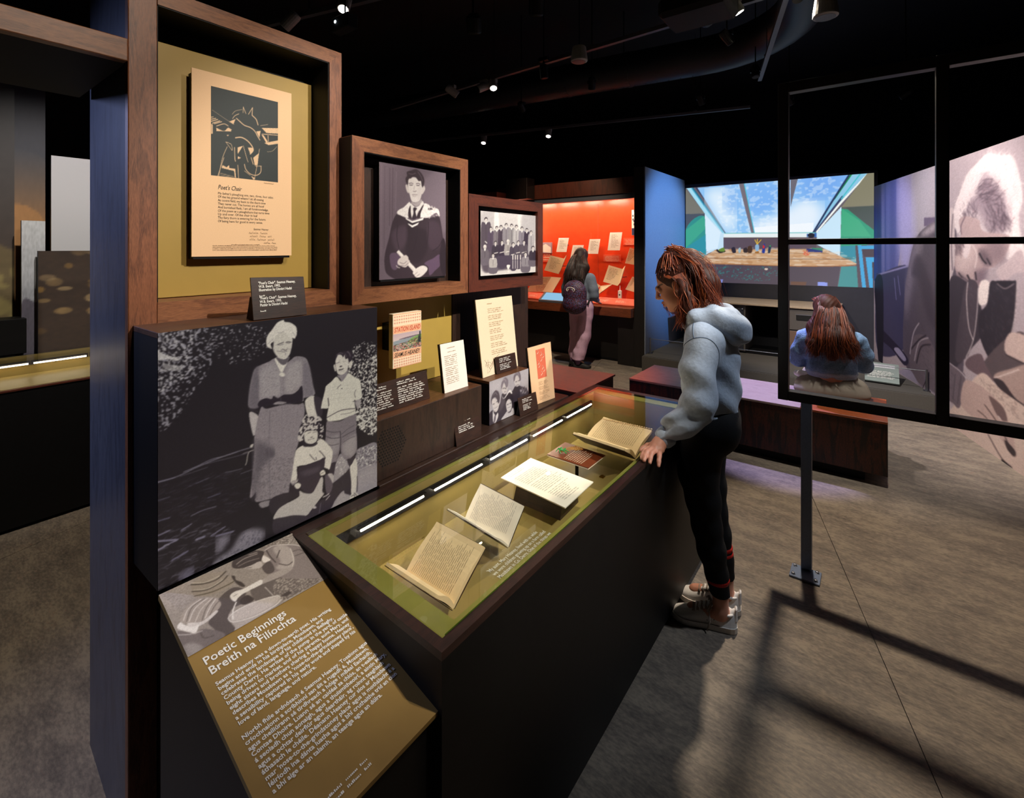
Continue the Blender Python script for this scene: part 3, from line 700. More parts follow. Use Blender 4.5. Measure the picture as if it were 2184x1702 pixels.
K2 = Card((-1.415, 1.05, 1.002), (-1.413, 1.337, 1.002), (-1.434, 1.337, 1.111), (-1.437, 1.05, 1.106))
for a, w0, w1, sd in ((.47, .095, .135, 3), (.02, .085, .112, 5)):
    words(K2(a, .86), K2.r, K2.u, w0, 2, .0078, W_, l2, fill=(.85, 1), seed=sd); words(K2(a, .67), K2.r, K2.u, w1, 8, .0078, W_, l2, fill=(.8, 1), seed=sd+1)
K3_ = Card((-1.359, 1.433, .790), (-1.357, 1.585, .790), (-1.379, 1.585, .904), (-1.381, 1.433, .907))
words(K3_(.14, .86), K3_.r, K3_.u, .10, 3, .0075, W_, l3, seed=7); words(K3_(.14, .60), K3_.r, K3_.u, .10, 4, .0075, W_, l3, seed=8)
K4 = Card((-1.450, 1.808, .991), (-1.448, 1.968, .991), (-1.462, 1.968, 1.069), (-1.463, 1.808, 1.071))
words(K4(.17, .82), K4.r, K4.u, .108, 3, .0075, W_, l4, seed=9); words(K4(.17, .48), K4.r, K4.u, .108, 4, .0075, W_, l4, seed=10)
K5 = Card((-1.362, 1.876, .790), (-1.354, 2.020, .790), (-1.370, 2.020, .873), (-1.377, 1.876, .874))
words(K5(.2, .82), K5.r, K5.u, .088, 3, .0070, W_, l5, seed=11); words(K5(.2, .5), K5.r, K5.u, .088, 4, .0070, W_, l5, seed=12)
ub = (-.142, 0, 1)
words((-1.4325, 1.452, 1.178), RT, ub, .05, 1, .008, MATS['ink_tan'], c1, fill=(1, 1), seed=1, h=.4); words((-1.430, 1.452, 1.162), RT, ub, .06, 1, .006, MATS['ink_tan'], c1, fill=(1, 1), seed=2, h=.45)
for k, (z, n) in enumerate(((1.146, 6), (1.098, 5), (1.058, 4))): words((-1.4285+(1.146-z)*.142, 1.432, z), RT, ub, .105, n, .0075, MATS['ink_tan'], c1, fill=(.7, 1), seed=20+k, h=.4)
words((-1.5065, 1.80, 1.325), RT, (-.13, 0, 1), .05, 1, .010, MATS['ink_tan'], c2, fill=(1, 1), seed=33, h=.4)
for k in range(7): words((-1.5045+(k*.033)*.133, 1.80, 1.300-k*.033), RT, (-.13, 0, 1), .125, 3, .0085, MATS['ink_tan'], c2, fill=(.72, 1), seed=40+k, h=.38, wl=(.014, .034), lift=.0012)
dr = MB()
for k in range(16):
    rnd = random.Random(k); y = 1.735+rnd.random()*.09; z = 1.0+rnd.random()*.055; x = -1.4628-(z-.991)*.133
    dr.tube([(x+.0006, y, z), (x+.0006-.002, y+rnd.uniform(-.02, .03), z+rnd.uniform(.005, .02)), (x+.0006-.0035, y+rnd.uniform(0, .04), z+rnd.uniform(.01, .032))], .0006, 4)
dr.done('pen_drawing', MATS['ink_brown'], c2)
n3 = Vector((-.109, 1, 0)).normalized()
b3 = Vector((-1.400, 2.039, .790)); r3 = Vector((.018, .183, 0)); u3 = Vector((-.033, .0, .293))
c3q = [Vector(p) for p in ((-1.400, 2.039, .790), (-1.382, 2.222, .790), (-1.412, 2.225, 1.088), (-1.434, 2.039, 1.081))]; c3n = (c3q[1]-c3q[0]).cross(c3q[3]-c3q[0]).normalized()
def c3p(a, b, l=.0012): return c3q[0]*(1-a)*(1-b)+c3q[1]*a*(1-b)+c3q[2]*a*b+c3q[3]*(1-a)*b+c3n*l
MB().quad(c3p(.31, .42), c3p(.70, .42), c3p(.70, .93), c3p(.31, .93)).done('coral_print', MATS['coral'], c3)
vn = MB()
for k in range(9):
    a = .45+.12*math.sin(k*1.3); b = .47+k*.048; vn.tube([c3p(a, b, .002), c3p(a+.07, b+.03, .002), c3p(a+.03, b+.07, .002)], .0011, 4)
vn.done('print_lines', MATS['ink_cream'], c3)
for k in range(4): words(c3p(.31, .36-k*.085), r3, u3, .085, 3, .0068, MATS['ink_tan'], c3, fill=(.7, 1), seed=60+k, h=.45)

# ------------------------------------------------------------------ sloped text panel
lp = thing('text_panel', (-1.03, .55, 0), 'sloping olive text panel with white bilingual writing in front of the photo box', 'information panel')
PA, PB, PC, PD = Vector((-1.345, .4075, .7835)), Vector((-1.335, .7265, .7815)), Vector((-.711, .6995, .6575)), Vector((-.711, .3785, .6575))
MB().slab([PD, PC, PB, PA], .012).done('board', MATS['olive_panel'], lp)
MB().hexa([(-1.34, .410, 0), (-.73, .383, 0), (-.73, .697, 0), (-1.34, .722, 0), (-1.34, .410, .768), (-.73, .383, .648), (-.73, .697, .648), (-1.34, .722, .768)]).done('base', MATS['black_satin'], lp)
pu = (PA-PD).normalized(); pr = (PC-PD).normalized()
def PT(x, y):  # point on the panel by its x, y
    return Vector((x, y, .658-.1995*(x+.711)))
pr = Vector((0, 1, 0)); pu = Vector((-1, 0, .1995))
text("Poetic Beginnings\nBreith na Filíochta", PT(-1.106, .4165), pr, pu, .0285, MATS['ink_white'], lp, 'title_lettering', bold=.0004, line=.98, width=.180)
EN = "Seamus Heaney was a down-to-earth poet. His writing\nbegins and ends in his birthplace, Mossbawn, and\ncelebrates the landscape of his childhood in Bellaghy,\nCounty Derry. He writes of the pump in the yard, of cattle\nbeing driven to market, and of his parents, aunt Mary, and\neight sisters and brothers sharing a happy home. Heaney\ndescribes Mossbawn as a 'nose-to-the-grindstoney place',\na sensibility captured in his early work and shaped by his\nlove of land, language, and nature."
GA = "Níorbh fhile ardnósach é Seamus Heaney. Tosaíonn agus\ncríochnaíonn a scríbhinní san áit a rugadh é, Mossbawn,\nagus cheiliúrann sé tírdhreach a hóige i mBéal Eachaidh,\nContae Dhoire. Luann sé an caidéal sa chlós, an t-eallach\ná seoladh chun aonaigh, agus a thuismitheoirí, a aintín Mary,\nagus a ochtar deirfiúr agus deartháir, ag roinnt teaghlach\náthasach le chéile. Déanann Heaney cur síos ar Mossbawn\nmar 'nose-to-the-grindstoney place' agus is mothálacht é a\nléiríodh ina dánta luatha agus a bhí cruthaithe tríd an cion\na bhí aige ar an talamh, an teanga agus an dúlra."
text(EN, PT(-1.050, .4155), pr, pu, .0124, MATS['ink_white'], lp, bold=.0003, line=1.02, width=.274)
text(GA, PT(-.923, .4095), pr, pu, .0124, MATS['ink_white'], lp, bold=.0003, line=1.02, width=.284)
for k in range(2): words(PT(-.742+k*.011, .462), pr, pu, .085, 1, .008, MATS['ink_white'], lp, seed=80+k, fill=(1, 1))

# ------------------------------------------------------------------ long display case
dc = thing('display_case', (-1.03, 1.65, 0), 'long black display case with a glass lid and green edges', 'display case')
yn = lambda x: .7245+(x+1.343)*(.6945-.7245)/(.643)     # slightly skewed near end
FX, BX, YE = -.700, -1.3455, 2.61
base = MB(); base.prism([(BX, yn(BX)), (FX, yn(FX)), (FX, YE), (BX, YE)], 'z', .035, .54); base.done('base', MATS['black_satin'], dc)
MB().prism([(BX, yn(BX)+.02), (FX-.03, yn(FX)+.02), (FX-.03, YE-.02), (BX, YE-.02)], 'z', 0, .035).done('kick_recess', MATS['black_deep'], dc)
T = .022
def ring(z0, z1, o, i, m, nm):
    """ring between outer and inner (x0, x1, ynear0, yfar) rectangles, four pieces"""
    (ox0, ox1, oy, oY), (ix0, ix1, iy, iY) = o, i
    oyn = lambda x: oy+yn(x)-yn(-1.0); iyn = lambda x: iy+yn(x)-yn(-1.0)
    for P in ([(ox0, oyn(ox0)), (ox1, oyn(ox1)), (ix1, iyn(ix1)), (ix0, iyn(ix0))], [(ox1, oyn(ox1)), (ox1, oY), (ix1, iY), (ix1, iyn(ix1))], [(ox1, oY), (ox0, oY), (ix0, iY), (ix1, iY)], [(ox0, oY), (ox0, oyn(ox0)), (ix0, iyn(ix0)), (ix0, iY)]):
        MB().prism(P, 'z', z0, z1).done(nm, MATS[m], dc)
y0 = yn(-1.0)
ring(.54, .764, (BX, FX, y0, YE), (BX+.05, FX-.05, y0+.085, YE-.11), 'black_satin', 'wall')
ring(.764, .782, (BX, FX, y0, YE), (-1.303, -.7255, y0+.0255, 2.567), 'rim_wood', 'timber_rim')
ring(.764, .7715, (-1.303, -.7255, y0+.0255, 2.567), (BX+.05, FX-.05, y0+.085, YE-.11), 'olive_frit', 'green_border')
for nm, P in (('lining', [(BX+.05, yn(BX)+.085), (BX+.052, yn(BX)+.085), (BX+.052, YE-.11), (BX+.05, YE-.11)]), ('lining', [(FX-.052, yn(FX)+.085), (FX-.05, yn(FX)+.085), (FX-.05, YE-.11), (FX-.052, YE-.11)]),
              ('lining', [(BX+.052, YE-.112), (FX-.052, YE-.112), (FX-.052, YE-.11), (BX+.052, YE-.11)]), ('lining', [(BX+.052, yn(BX)+.085), (FX-.052, yn(FX)+.085), (FX-.052, yn(FX)+.087), (BX+.052, yn(BX)+.087)])):
    MB().prism(P, 'z', .54, .7638).done(nm, MATS['olive_case'], dc)
MB().prism([(BX+.052, yn(BX)+.087), (FX-.052, yn(FX)+.087), (FX-.052, YE-.112), (BX+.052, YE-.112)], 'z', .5405, .560).done('floor_board', MATS['olive_case'], dc)
gl = MB(); gl.prism([(-1.3015, yn(-1.30)+.027), (-.727, yn(-.727)+.027), (-.727, 2.5655), (-1.3015, 2.5655)], 'z', .773, .7845); g_ = gl.done('glass_lid', MATS['glass_lid'], dc)
ge = MB(); ge.box(-.7268, -.7258, .73, 2.5655, .7735, .7842); ge.done('glass_edge', MATS['glass_edge'], dc)
MB().box(-1.2935, -1.284, .83, 2.46, .700, .735).done('light_channel', MATS['black'], dc)
for i, (a, b) in enumerate(((.916, 1.176), (1.231, 1.492), (1.549, 1.808), (1.862, 2.119), (2.171, 2.434))):
    t = thing('led_bar', (-1.276, (a+b)/2, .708), ('first', 'second', 'third', 'fourth', 'fifth')[i]+' glowing light bar from the near end inside the long case', 'light bar', 'light bars in the long case')
    MB().box(-1.284, -1.272, a-.012, b+.012, .7285, .7315).done('hood', MATS['black'], t)
    MB().tube([(-1.276, a, .7215), (-1.276, b, .7215)], .0032, 8).done('tube', MATS['led'], t, smooth=True)
text("'My aunt, Mary Heaney, lived with us while\nwe were children growing up on a farm called\nMossbawn in Co. Derry. One of the things we", (-.985, 1.190, .5605), (0, 1, 0), (-1, 0, 0), .0215, MATS['ink_white'], dc, 'floor_lettering', bold=.0001, width=.30)

# ------------------------------------------------------------------ exhibits in the case
def openbook(name, label, sb, sf, rw, lw, ra, la, th=.008, m='paper_book', bulge=.010, group='open books in the long case', seed=1, lines=15, cover='darkwood_y', tilt=0):
    """spine from sb (back) to sf (front); right leaf rises at ra degrees, left leaf at la degrees"""
    sb, sf = Vector(sb), Vector(sf); t = thing(name, (sb+sf)/2, label, 'book', group); Ld = (sb-sf)
    res = []
    for side, wd, an in ((1, rw, ra), (-1, lw, la)):
        d = Vector((0, side*math.cos(math.radians(an)), math.sin(math.radians(an)))); n = Ld.normalized().cross(d)*1.0
        if n.z < 0: n = -n
        K = 10; bm = bmesh.new(); rows = []
        for k in range(K+1):
            s = k/K; h = bulge*(math.sin(math.pi*min(1, s*1.15))*.9+.1*(1-s))*(1 if wd > .08 else .5)
            rows.append([bm.verts.new(p+d*(wd*s)+n*(h+th*.5)) for p in (sf, sb)]+[bm.verts.new(p+d*(wd*s)+n*(h*.3-th*.5)) for p in (sb, sf)])
        for k in range(K):
            for j in range(4): bm.faces.new((rows[k][j], rows[k][(j+1) % 4], rows[k+1][(j+1) % 4], rows[k+1][j]))
        bm.faces.new(rows[0]); bm.faces.new(rows[-1][::-1])
        link('page_block', from_bm(bm), MATS[m], t)
        MB().slab([sf+d*(wd+.003)-n*(th*.5+.0015), sb+d*(wd+.003)-n*(th*.5+.0015), sb-n*(th*.5+.0015), sf-n*(th*.5+.0015)] if side > 0 else [sf-n*(th*.5+.0015), sb-n*(th*.5+.0015), sb+d*(wd+.003)-n*(th*.5+.0015), sf+d*(wd+.003)-n*(th*.5+.0015)], .002).done('cover', MATS[cover], t)
        res.append((d, n))
    d, n = res[0]; H = Ld.length
    rows_ = max(3, int(rw*.82/.0088))
    org = sb-Ld.normalized()*0; o0 = sf+Ld*.88+d*(rw*.10)+n*(th*.5+bulge+.0008)
    words(o0, d, Ld, rw*.80, lines, H*.80/lines, MATS['ink_grey'], t, 'handwriting', h=.36, fill=(.75, 1.0), wl=(.012, .04), gap=.004, seed=seed, scribble=True)
    return t
openbook('open_notebook', 'large open notebook nearest in the long case', (-1.132, .968, .612), (-.934, .972, .602), .168, .10, 37, 47, seed=5, lines=24)
def stand(y, x0, x1, z0, z1, t):
    MB().box(x0, x1, y-.003, y+.003, z0, z1).done('stand_leaf', MATS['acrylic'], t); MB().box(x0, x1, y-.03, y+.03, z0, z0+.003).done('stand_foot', MATS['acrylic'], t)
b2 = openbook('open_booklet', 'slim open booklet on a clear stand, second in the long case', (-1.180, 1.285, .622), (-.965, 1.262, .617), .130, .115, 47, 42, th=.004, m='paper_white', bulge=.004, seed=9, lines=24)
stand(1.275, -1.13, -1.02, .5605, .612, b2)
mt = thing('manuscript_sheet', (-1.07, 1.65, .63), 'white manuscript page lying on a dark support in the case middle', 'manuscript')
MS = [(-.908, 1.530, .648), (-.917, 1.768, .648), (-1.232, 1.776, .660), (-1.225, 1.552, .660)]
MB().slab(MS, .004).done('paper', MATS['paper_white'], mt)
MB().slab([Vector(p)-Vector((0, 0, .0045)) for p in MS], .002).done('acrylic_sheet', MATS['acrylic'], mt)
MB().hexa([(-.96, 1.58, .5605), (-.97, 1.74, .5605), (-1.19, 1.74, .5605), (-1.19, 1.59, .5605), (-.96, 1.60, .640), (-.97, 1.72, .640), (-1.18, 1.72, .650), (-1.18, 1.61, .650)]).done('support', MATS['darkwood_x'], mt)
for k, (n, fl_) in enumerate(((2, (.5, .9)), (5, (.8, 1)), (5, (.8, 1)), (6, (.5, .9)))): words((-1.205+(0, .035, .115, .195)[k], 1.575-(0.0), .6606-(0, .0013, .0043, .0073)[k]), (0, 1, 0), (-1, 0, .038), .17, int(n*1.4), .0105, MATS['ink_black'], mt, 'handwriting', h=.4, fill=fl_, wl=(.01, .04), gap=.005, seed=90+k, scribble=True)
pq = thing('wheat_plaque', (-1.10, 1.95, .655), 'brown plaque with printed text and a twist of wheat tied with green ribbon', 'plaque')
PQ = [(-.988, 1.858, .652), (-.988, 2.020, .652), (-1.205, 2.029, .656), (-1.200, 1.860, .656)]
MB().slab(PQ, .003).done('plate', plain('plaque_brown', '6b3018', .4, var=.08, scale=9), pq)
MB().slab([Vector(p)-Vector((0, 0, .0032)) for p in PQ], .004).done('edge', MATS['paper_white'], pq)
MB().tube([(-1.09, 1.94, .5605), (-1.09, 1.94, .648)], .008, 10).done('stem', MATS['black'], pq)
words((-1.115, 1.872, .6548), (0, 1, 0), (-1, 0, .02), .135, 9, .0105, MATS['ink_cream'], pq, seed=101, fill=(.8, 1), h=.4, wl=(.01, .03), gap=.004)
wh = MB()
for k in range(3):
    a = Vector((-1.165+.006*k, 1.905, .662)); b = Vector((-1.120+.02*k, 1.995-.01*k, .663+.003*k)); wh.tube([a, a.lerp(b, .5)+Vector((0, 0, .006)), b], [.0016, .0016, .001], 5)
    for j in range(9):
        p = a.lerp(b, .55+.05*j); s = (.0045 if j % 2 else -.0045); wh.lathe(p+Vector((s, 0, .003)), (b-a).normalized()+Vector((s*40, 0, .2)), [(.0003, 0), (.0026, .003), (.0022, .006), (.0003, .010)], 6)
wt = wh.done('wheat_twist', plain('straw', 'a8742e', .6, var=.3, scale=200), pq)
rb = MB()
for k in range(6): rb.tube([(-1.152, 1.915, .668), (-1.152+.018*math.cos(k*1.1), 1.915+.016*math.sin(k*1.1), .674), (-1.152+.030*math.cos(k*1.1+.5), 1.915+.028*math.sin(k*1.1+.5), .662)], [.0022, .0028, .0016], 6)
rb.done('ribbon', plain('ribbon_green', '0f9a4a', .45), pq)
b5 = openbook('spiral_notebook', 'open notebook with perforated edge at the far end of the case', (-1.145, 2.118, .648), (-.874, 2.092, .646), .215, .135, 15, 33, th=.010, bulge=.014, seed=13, lines=22)
sprl = MB()
for k in range(22):
    p = Vector((-.880-.0121*k, 2.303, .709)); sprl.box(p.x-.0035, p.x+.0035, p.y, p.y+.006, p.z-.001, p.z+.002)
sprl.done('torn_perforation', MATS['paper_cream'], b5)
MB().box(-1.07, -.93, 2.10, 2.20, .5605, .638).done('stand', MATS['acrylic'], b5)
cp = thing('brass_clip', (-.985, 1.98, .56), 'tiny brass catch on the olive case floor', 'clip')
MB().box(-1.000, -.980, 1.985, 2.005, .5605, .566).done('plate', MATS['brass'], cp); MB().box(-.994, -.986, 1.990, 2.000, .566, .571).done('tab', MATS['brass'], cp)
# ------------------------------------------------------------------ standing window frame on a post
wf = thing('window_frame_screen', (-.275, 2.79, 0), 'black free-standing timber window frame on a steel post', 'frame')
Y0, Y1 = 2.767, 2.822
xs = [(-.397, -.351), (.208, .251), (.767, .813)]
for a, b in xs: MB().box(a, b, Y0, Y1, .833, 2.429, .002).done('stile' if a != .208 else 'mullion', MATS['blackwood_z'], wf)
for (z0, z1, nm) in ((2.378, 2.429, 'top_rail'), (.833, .880, 'bottom_rail'), (1.615, 1.643, 'glazing_bar')):
    for i in range(2): MB().box(xs[i][1], xs[i+1][0], Y0+.001, Y1-.001, z0, z1, .0015).done(nm, MATS['blackwood_x'], wf)
MB().box(-.297, -.252, 2.772, 2.817, .012, .833, .002).done('post', MATS['navy_metal'], wf)
MB().box(-.338, -.211, 2.690, 2.800, 0, .010, .002).done('base_plate', MATS['navy_metal'], wf)
for x in (-.322, -.228):
    for y in (2.708, 2.782): MB().lathe((x, y, .010), (0, 0, 1), [(.010, 0), (.010, .002), (.0075, .003), (.0075, .009), (.004, .010)], 6).done('bolt', MATS['steel'], wf)
MB().box(.66, .705, 2.772, 2.817, .012, .833, .002).done('post', MATS['navy_metal'], wf)

# ------------------------------------------------------------------ benches
bb = thing('bench', (-.84, 4.36, 0), 'long dark timber bench with the girl seated on it', 'bench')
MB().box(-1.75, .064, 4.06, 4.66, .075, .425, .002).done('body', MATS['burntwood_z'], bb)
MB().box(-1.75, -.44, 4.055, 4.665, .425, .441, .0015).done('seat_board', MATS['bench_oak'], bb)
MB().box(-.4385, .064, 4.055, 4.665, .425, .441, .0015).done('seat_board', MATS['seat_warm_lit'], bb)  # orange colour stands in for warm spotlight on this end
MB().box(-1.65, -.06, 4.12, 4.60, 0, .075).done('recessed_plinth', MATS['black'], bb)
ba = thing('bench', (-2.6, 4.0, 0), 'low red-topped bench beyond the far end of the long case', 'bench')
MB().box(-3.30, -1.905, 3.40, 4.06, .075, .425, .002).done('body', MATS['blackwood_z'], ba)
MB().box(-3.30, -1.903, 3.395, 4.10, .425, .441, .0015).done('seat_board', MATS['bench_red'], ba)
MB().box(-3.22, -1.98, 3.46, 4.0, 0, .075).done('recessed_plinth', MATS['black'], ba)

# ------------------------------------------------------------------ red showcase
sc = thing('red_showcase', (-3.6, 6.4, 0), 'large wall showcase with a glowing red interior', 'showcase')
MB().box(-5.0, -2.83, 6.34, 6.80, .03, .66).done('base', MATS['blackwood_x'], sc)
MB().box(-2.83, -2.592, 6.17, 6.80, 0, .665, .002).done('base_end', MATS['blackwood_z'], sc)
MB().box(-5.0, -2.592, 6.06, 6.80, .665, .785, .002).done('counter', MATS['umber_y'] if False else wood('counter_wood', '44200f', '7c3f22', 'x'), sc)
MB().box(-5.0, -2.592, 6.32, 6.80, 0, .03).done('kick', MATS['black'], sc)
MB().box(-5.0, -2.592, 6.20, 6.80, 2.345, 2.565, .002).done('fascia', wood('fascia_wood', '2a140c', '55291a', 'z', big=4), sc)
MB().box(-5.0, -2.592, 6.23, 6.32, 2.275, 2.345).done('light_box', plain('slate_metal', '4a5866', .4), sc)
MB().box(-5.0, -2.592, 6.75, 6.80, .785, 2.345).done('back_panel', MATS['red_case'], sc)
MB().box(-4.95, -4.45, 6.30, 6.75, .785, 2.275).done('side_panel', MATS['red_case'], sc) if False else MB().box(-5.0, -4.95, 6.25, 6.75, .785, 2.275).done('side_panel', MATS['red_case'], sc)
MB().box(-2.62, -2.592, 6.25, 6.75, .785, 2.275).done('side_panel', MATS['red_case'], sc)
MB().box(-4.95, -2.62, 6.27, 6.75, .785, .80).done('inner_floor', MATS['red_case'], sc)
for a, b in ((-4.95, -4.082), (-4.078, -3.272), (-3.268, -2.62)): MB().box(a, b, 6.232, 6.240, .786, 2.274).done('glass_pane', MATS['glass_clear'], sc)
MB().hexa([(-4.95, 6.262, .80), (-2.62, 6.262, .80), (-2.62, 6.36, .80), (-4.95, 6.36, .80), (-4.95, 6.270, .812), (-2.62, 6.270, .812), (-2.62, 6.355, .885), (-4.95, 6.355, .885)]).done('label_rail', MATS['red_label'], sc)
for k in range(9): words((-4.86+k*.245, 6.278, .868-.02), (1, 0, 0), (0, .76, .65), .17, 4, .011, MATS['ink_cream'], sc, seed=200+k, fill=(.6, 1), h=.5, lift=.014)
for k in range(5):
    x = -4.70+k*.44; MB().box(x, x+.30, 6.40, 6.43, 2.325, 2.337).done('light_bar', MATS['led_cool'], sc)
MB().tube([(-4.93, 6.45, 1.75), (-4.93, 6.45, 2.15)], .012, 8).done('light_bar', MATS['led_cool'], sc)
for k, x in enumerate((-3.42,)): MB().box(x, x+.004, 6.745, 6.75, .80, 2.275).done('panel_joint', MATS['ink_red'], sc)
# neighbouring tall wooden cabinet behind the small frame
nb = thing('timber_cabinet', (-5.0, 6.0, 0), 'dark reddish timber cabinet top rising behind the smallest frame', 'cabinet')
MB().box(-5.6, -4.62, 5.75, 6.19, 0, 2.45, .003).done('body', MATS['umber_z'], nb)
MB().box(-4.62, -4.22, 5.98, 6.19, 2.34, 2.66, .003).done('upper_box', MATS['blackwood_z'], nb)
def exq(name, label, q, th, m, cat='manuscript', group='white sheets in the red showcase', pins=True, seed=0, rows=9, ink='ink_brown'):
    """sheet held off the back wall: q = x left, x right (top), z top, z bottom, x shift of the bottom"""
    xl, xr, zt, zb, sh_, y = q; BL, BR, TR, TL = (xl+sh_, y-.03, zb), (xr+sh_, y-.03, zb), (xr, y, zt), (xl, y, zt)
    t = thing(name, ((xl+xr)/2, y, zb), label, cat, group)
    MB().slab([BL, BR, TR, TL], th).done('paper', MATS[m], t)
    MB().tube([((xl+xr)/2, y+.002, (zt+zb)/2), ((xl+xr)/2, 6.75, (zt+zb)/2)], .006, 6).done('mount_rod', MATS['steel'], t)
    w_ = xr-xl; up_ = Vector(TL)-Vector(BL)
    words(Vector(TL)+Vector((w_*.15, 0, 0))-up_*.16, (1, 0, 0), up_, w_*.7, rows, (zt-zb)*.075, MATS[ink], t, seed=seed, fill=(.5, 1), h=.4, wl=(.02, .06), gap=.008, lift=.001)
    return t
exq('manuscript_sheet', 'white sheet highest at the left above the open book in the red showcase', (-4.036, -3.850, 1.753, 1.531, -.028, 6.60), .004, 'paper_white', seed=1)
exq('manuscript_sheet', 'white sheet partly hidden by the visitor with the backpack', (-3.778, -3.588, 1.638, 1.416, -.033, 6.60), .004, 'paper_white', seed=2)
exq('manuscript_sheet', 'white sheet just right of the visitor\'s head in the red showcase', (-3.485, -3.308, 1.728, 1.506, -.023, 6.60), .004, 'paper_white', seed=3)
exq('manuscript_sheet', 'largest white sheet, topmost at the right in the red showcase', (-3.149, -2.956, 1.824, 1.560, -.025, 6.60), .004, 'paper_white', seed=4, rows=10)
def wallabel(label, x0, x1, z0, z1, seed, rows):
    t = thing('wall_label', ((x0+x1)/2, 6.74, z0), label, 'label', 'red wall labels in the showcase'); MB().box(x0, x1, 6.738, 6.7495, z0, z1, .001).done('plate', MATS['red_label'], t)
    words((x0+.02, 6.738, z1-.03), (1, 0, 0), (0, 0, 1), x1-x0-.04, rows, (z1-z0-.02)/rows, MATS['ink_cream'], t, seed=seed, fill=(.75, 1), h=.5, wl=(.02, .06), gap=.008, justify='C')
wallabel('red text label above the floating open book at the right', -3.324, -3.042, 1.386, 1.494, 301, 5)
wallabel('red text label beside the tall dark photograph', -2.999, -2.70, 1.635, 1.743, 302, 5)
wallabel('red text label under the pale folded-paper picture at the left', -4.45, -4.25, 1.36, 1.50, 303, 3)
tp = thing('tower_photo', (-2.80, 6.73, 1.78), 'narrow dark and white photograph high at the right of the showcase', 'photograph'); MB().box(-2.867, -2.70, 6.735, 6.749, 1.78, 2.152).done('board', MATS['paper_white'], tp)
rnd = random.Random(4); tw = MB()
for k in range(26):
    x = -2.865+rnd.random()*.15; z = 1.90+rnd.random()*.24; tw.box(x, x+.02, 6.7345, 6.735, z, z+.03)
tw.box(-2.866, -2.702, 6.7344, 6.735, 1.782, 1.885); tw.done('print', plain('tower_ink', '23305a', .5, var=.4, scale=40), tp)
pp = thing('paper_photo', (-4.33, 6.73, 1.5), 'pale picture of folded paper at the left of the showcase', 'photograph'); MB().box(-4.45, -4.25, 6.72, 6.749, 1.508, 1.686).done('board', plain('mauve_print', 'b9a3ae', .5, var=.15, scale=12), pp)
MB().prism([(-4.45, 1.53), (-4.26, 1.515), (-4.26, 1.60), (-4.36, 1.66), (-4.45, 1.62)], 'y', 6.7185, 6.72).done('folded_paper', MATS['paper_white'], pp)
def exbook(label, L, R, seed):
    """floating open book: L, R leaves as (TL, TR, BR, BL) in x, z with the spine pushed back"""
    t = thing('open_book', (L[1][0], 6.5, L[2][1]), label, 'book', 'open books in the red showcase')
    def leaf(q, ys, nm, mt):
        P = [Vector((x, y, z)) for (x, z), y in zip(q, ys)]; MB().slab([P[3], P[2], P[1], P[0]], .008).done(nm, MATS[mt], t)
        n = (P[2]-P[3]).cross(P[0]-P[3]).normalized(); MB().slab([p-n*.0082 for p in (P[3], P[2], P[1], P[0])], .003).done('cover', MATS['darkwood_x'], t)
        return P
    P = leaf(L, (6.47, 6.54, 6.50, 6.43), 'left_leaf', 'paper_book'); Q = leaf(R, (6.54, 6.44, 6.40, 6.50), 'right_leaf', 'paper_book')
    up_ = P[0]-P[3]; words(P[0]+(P[1]-P[0])*.12-up_*.15, P[1]-P[0], up_, (P[1]-P[0]).length*.75, 9, up_.length*.08, MATS['ink_brown'], t, seed=seed, fill=(.6, 1), h=.4, wl=(.02, .05), gap=.008, lift=.001)
    MB().tube([(P[1]+P[2])/2+Vector((0, .01, 0)), Vector(((P[1].x+P[2].x)/2, 6.75, (P[1].z+P[2].z)/2))], .006, 6).done('mount_rod', MATS['steel'], t)
exbook('floating open book at the left beside the long-haired visitor', [(-4.112, 1.477), (-3.902, 1.428), (-3.981, 1.186), (-4.201, 1.241)], [(-3.902, 1.428), (-3.805, 1.480), (-3.895, 1.239), (-3.981, 1.186)], 11)
exbook('floating open book at the right above the white spiked object', [(-3.107, 1.345), (-2.924, 1.290), (-2.984, 1.046), (-3.178, 1.102)], [(-2.924, 1.290), (-2.843, 1.341), (-2.906, 1.095), (-2.984, 1.046)], 12)
exbook('open book half hidden by the partition, upper one', [(-2.780, 1.60), (-2.68, 1.565), (-2.727, 1.355), (-2.835, 1.378)], [(-2.68, 1.565), (-2.64, 1.585), (-2.69, 1.38), (-2.727, 1.355)], 13)
exbook('open book half hidden by the partition, lower one', [(-2.744, 1.190), (-2.66, 1.162), (-2.706, .965), (-2.832, 1.008)], [(-2.66, 1.162), (-2.635, 1.18), (-2.67, .98), (-2.706, .965)], 14)
exbook('large pale open book lying low at the left of the showcase', [(-4.40, 1.129), (-4.135, 1.133), (-4.284, .888), (-4.55, .878)], [(-4.135, 1.133), (-3.899, 1.135), (-4.044, .888), (-4.284, .888)], 15)
exbook('open book mostly hidden behind the visitor with the backpack', [(-3.42, 1.14), (-3.273, 1.03), (-3.40, .90), (-3.52, 1.0)], [(-3.273, 1.03), (-3.041, 1.072), (-3.186, .96), (-3.311, .885)], 16)
wm = thing('white_figurine', (-2.90, 6.40, .80), 'small white spiked object with dark dots in the showcase', 'figurine')
MB().box(-2.925, -2.875, 6.385, 6.415, .80, .990, .003).done('body', MATS['paper_white'], wm); MB().lathe((-2.90, 6.40, .990), (0, 0, 1), [(.012, 0), (.006, .01), (.004, .06), (.001, .075)], 8).done('spike', MATS['paper_white'], wm)
for z in (.85, .93): MB().lathe((-2.90, 6.3851, z), (0, -1, 0), [(.012, 0), (.012, .001)], 10).done('dot', MATS['ink_black'], wm)
tb = thing('touch_screen', (-3.85, 6.18, .785), 'tilted tablet screen on the showcase counter', 'screen')
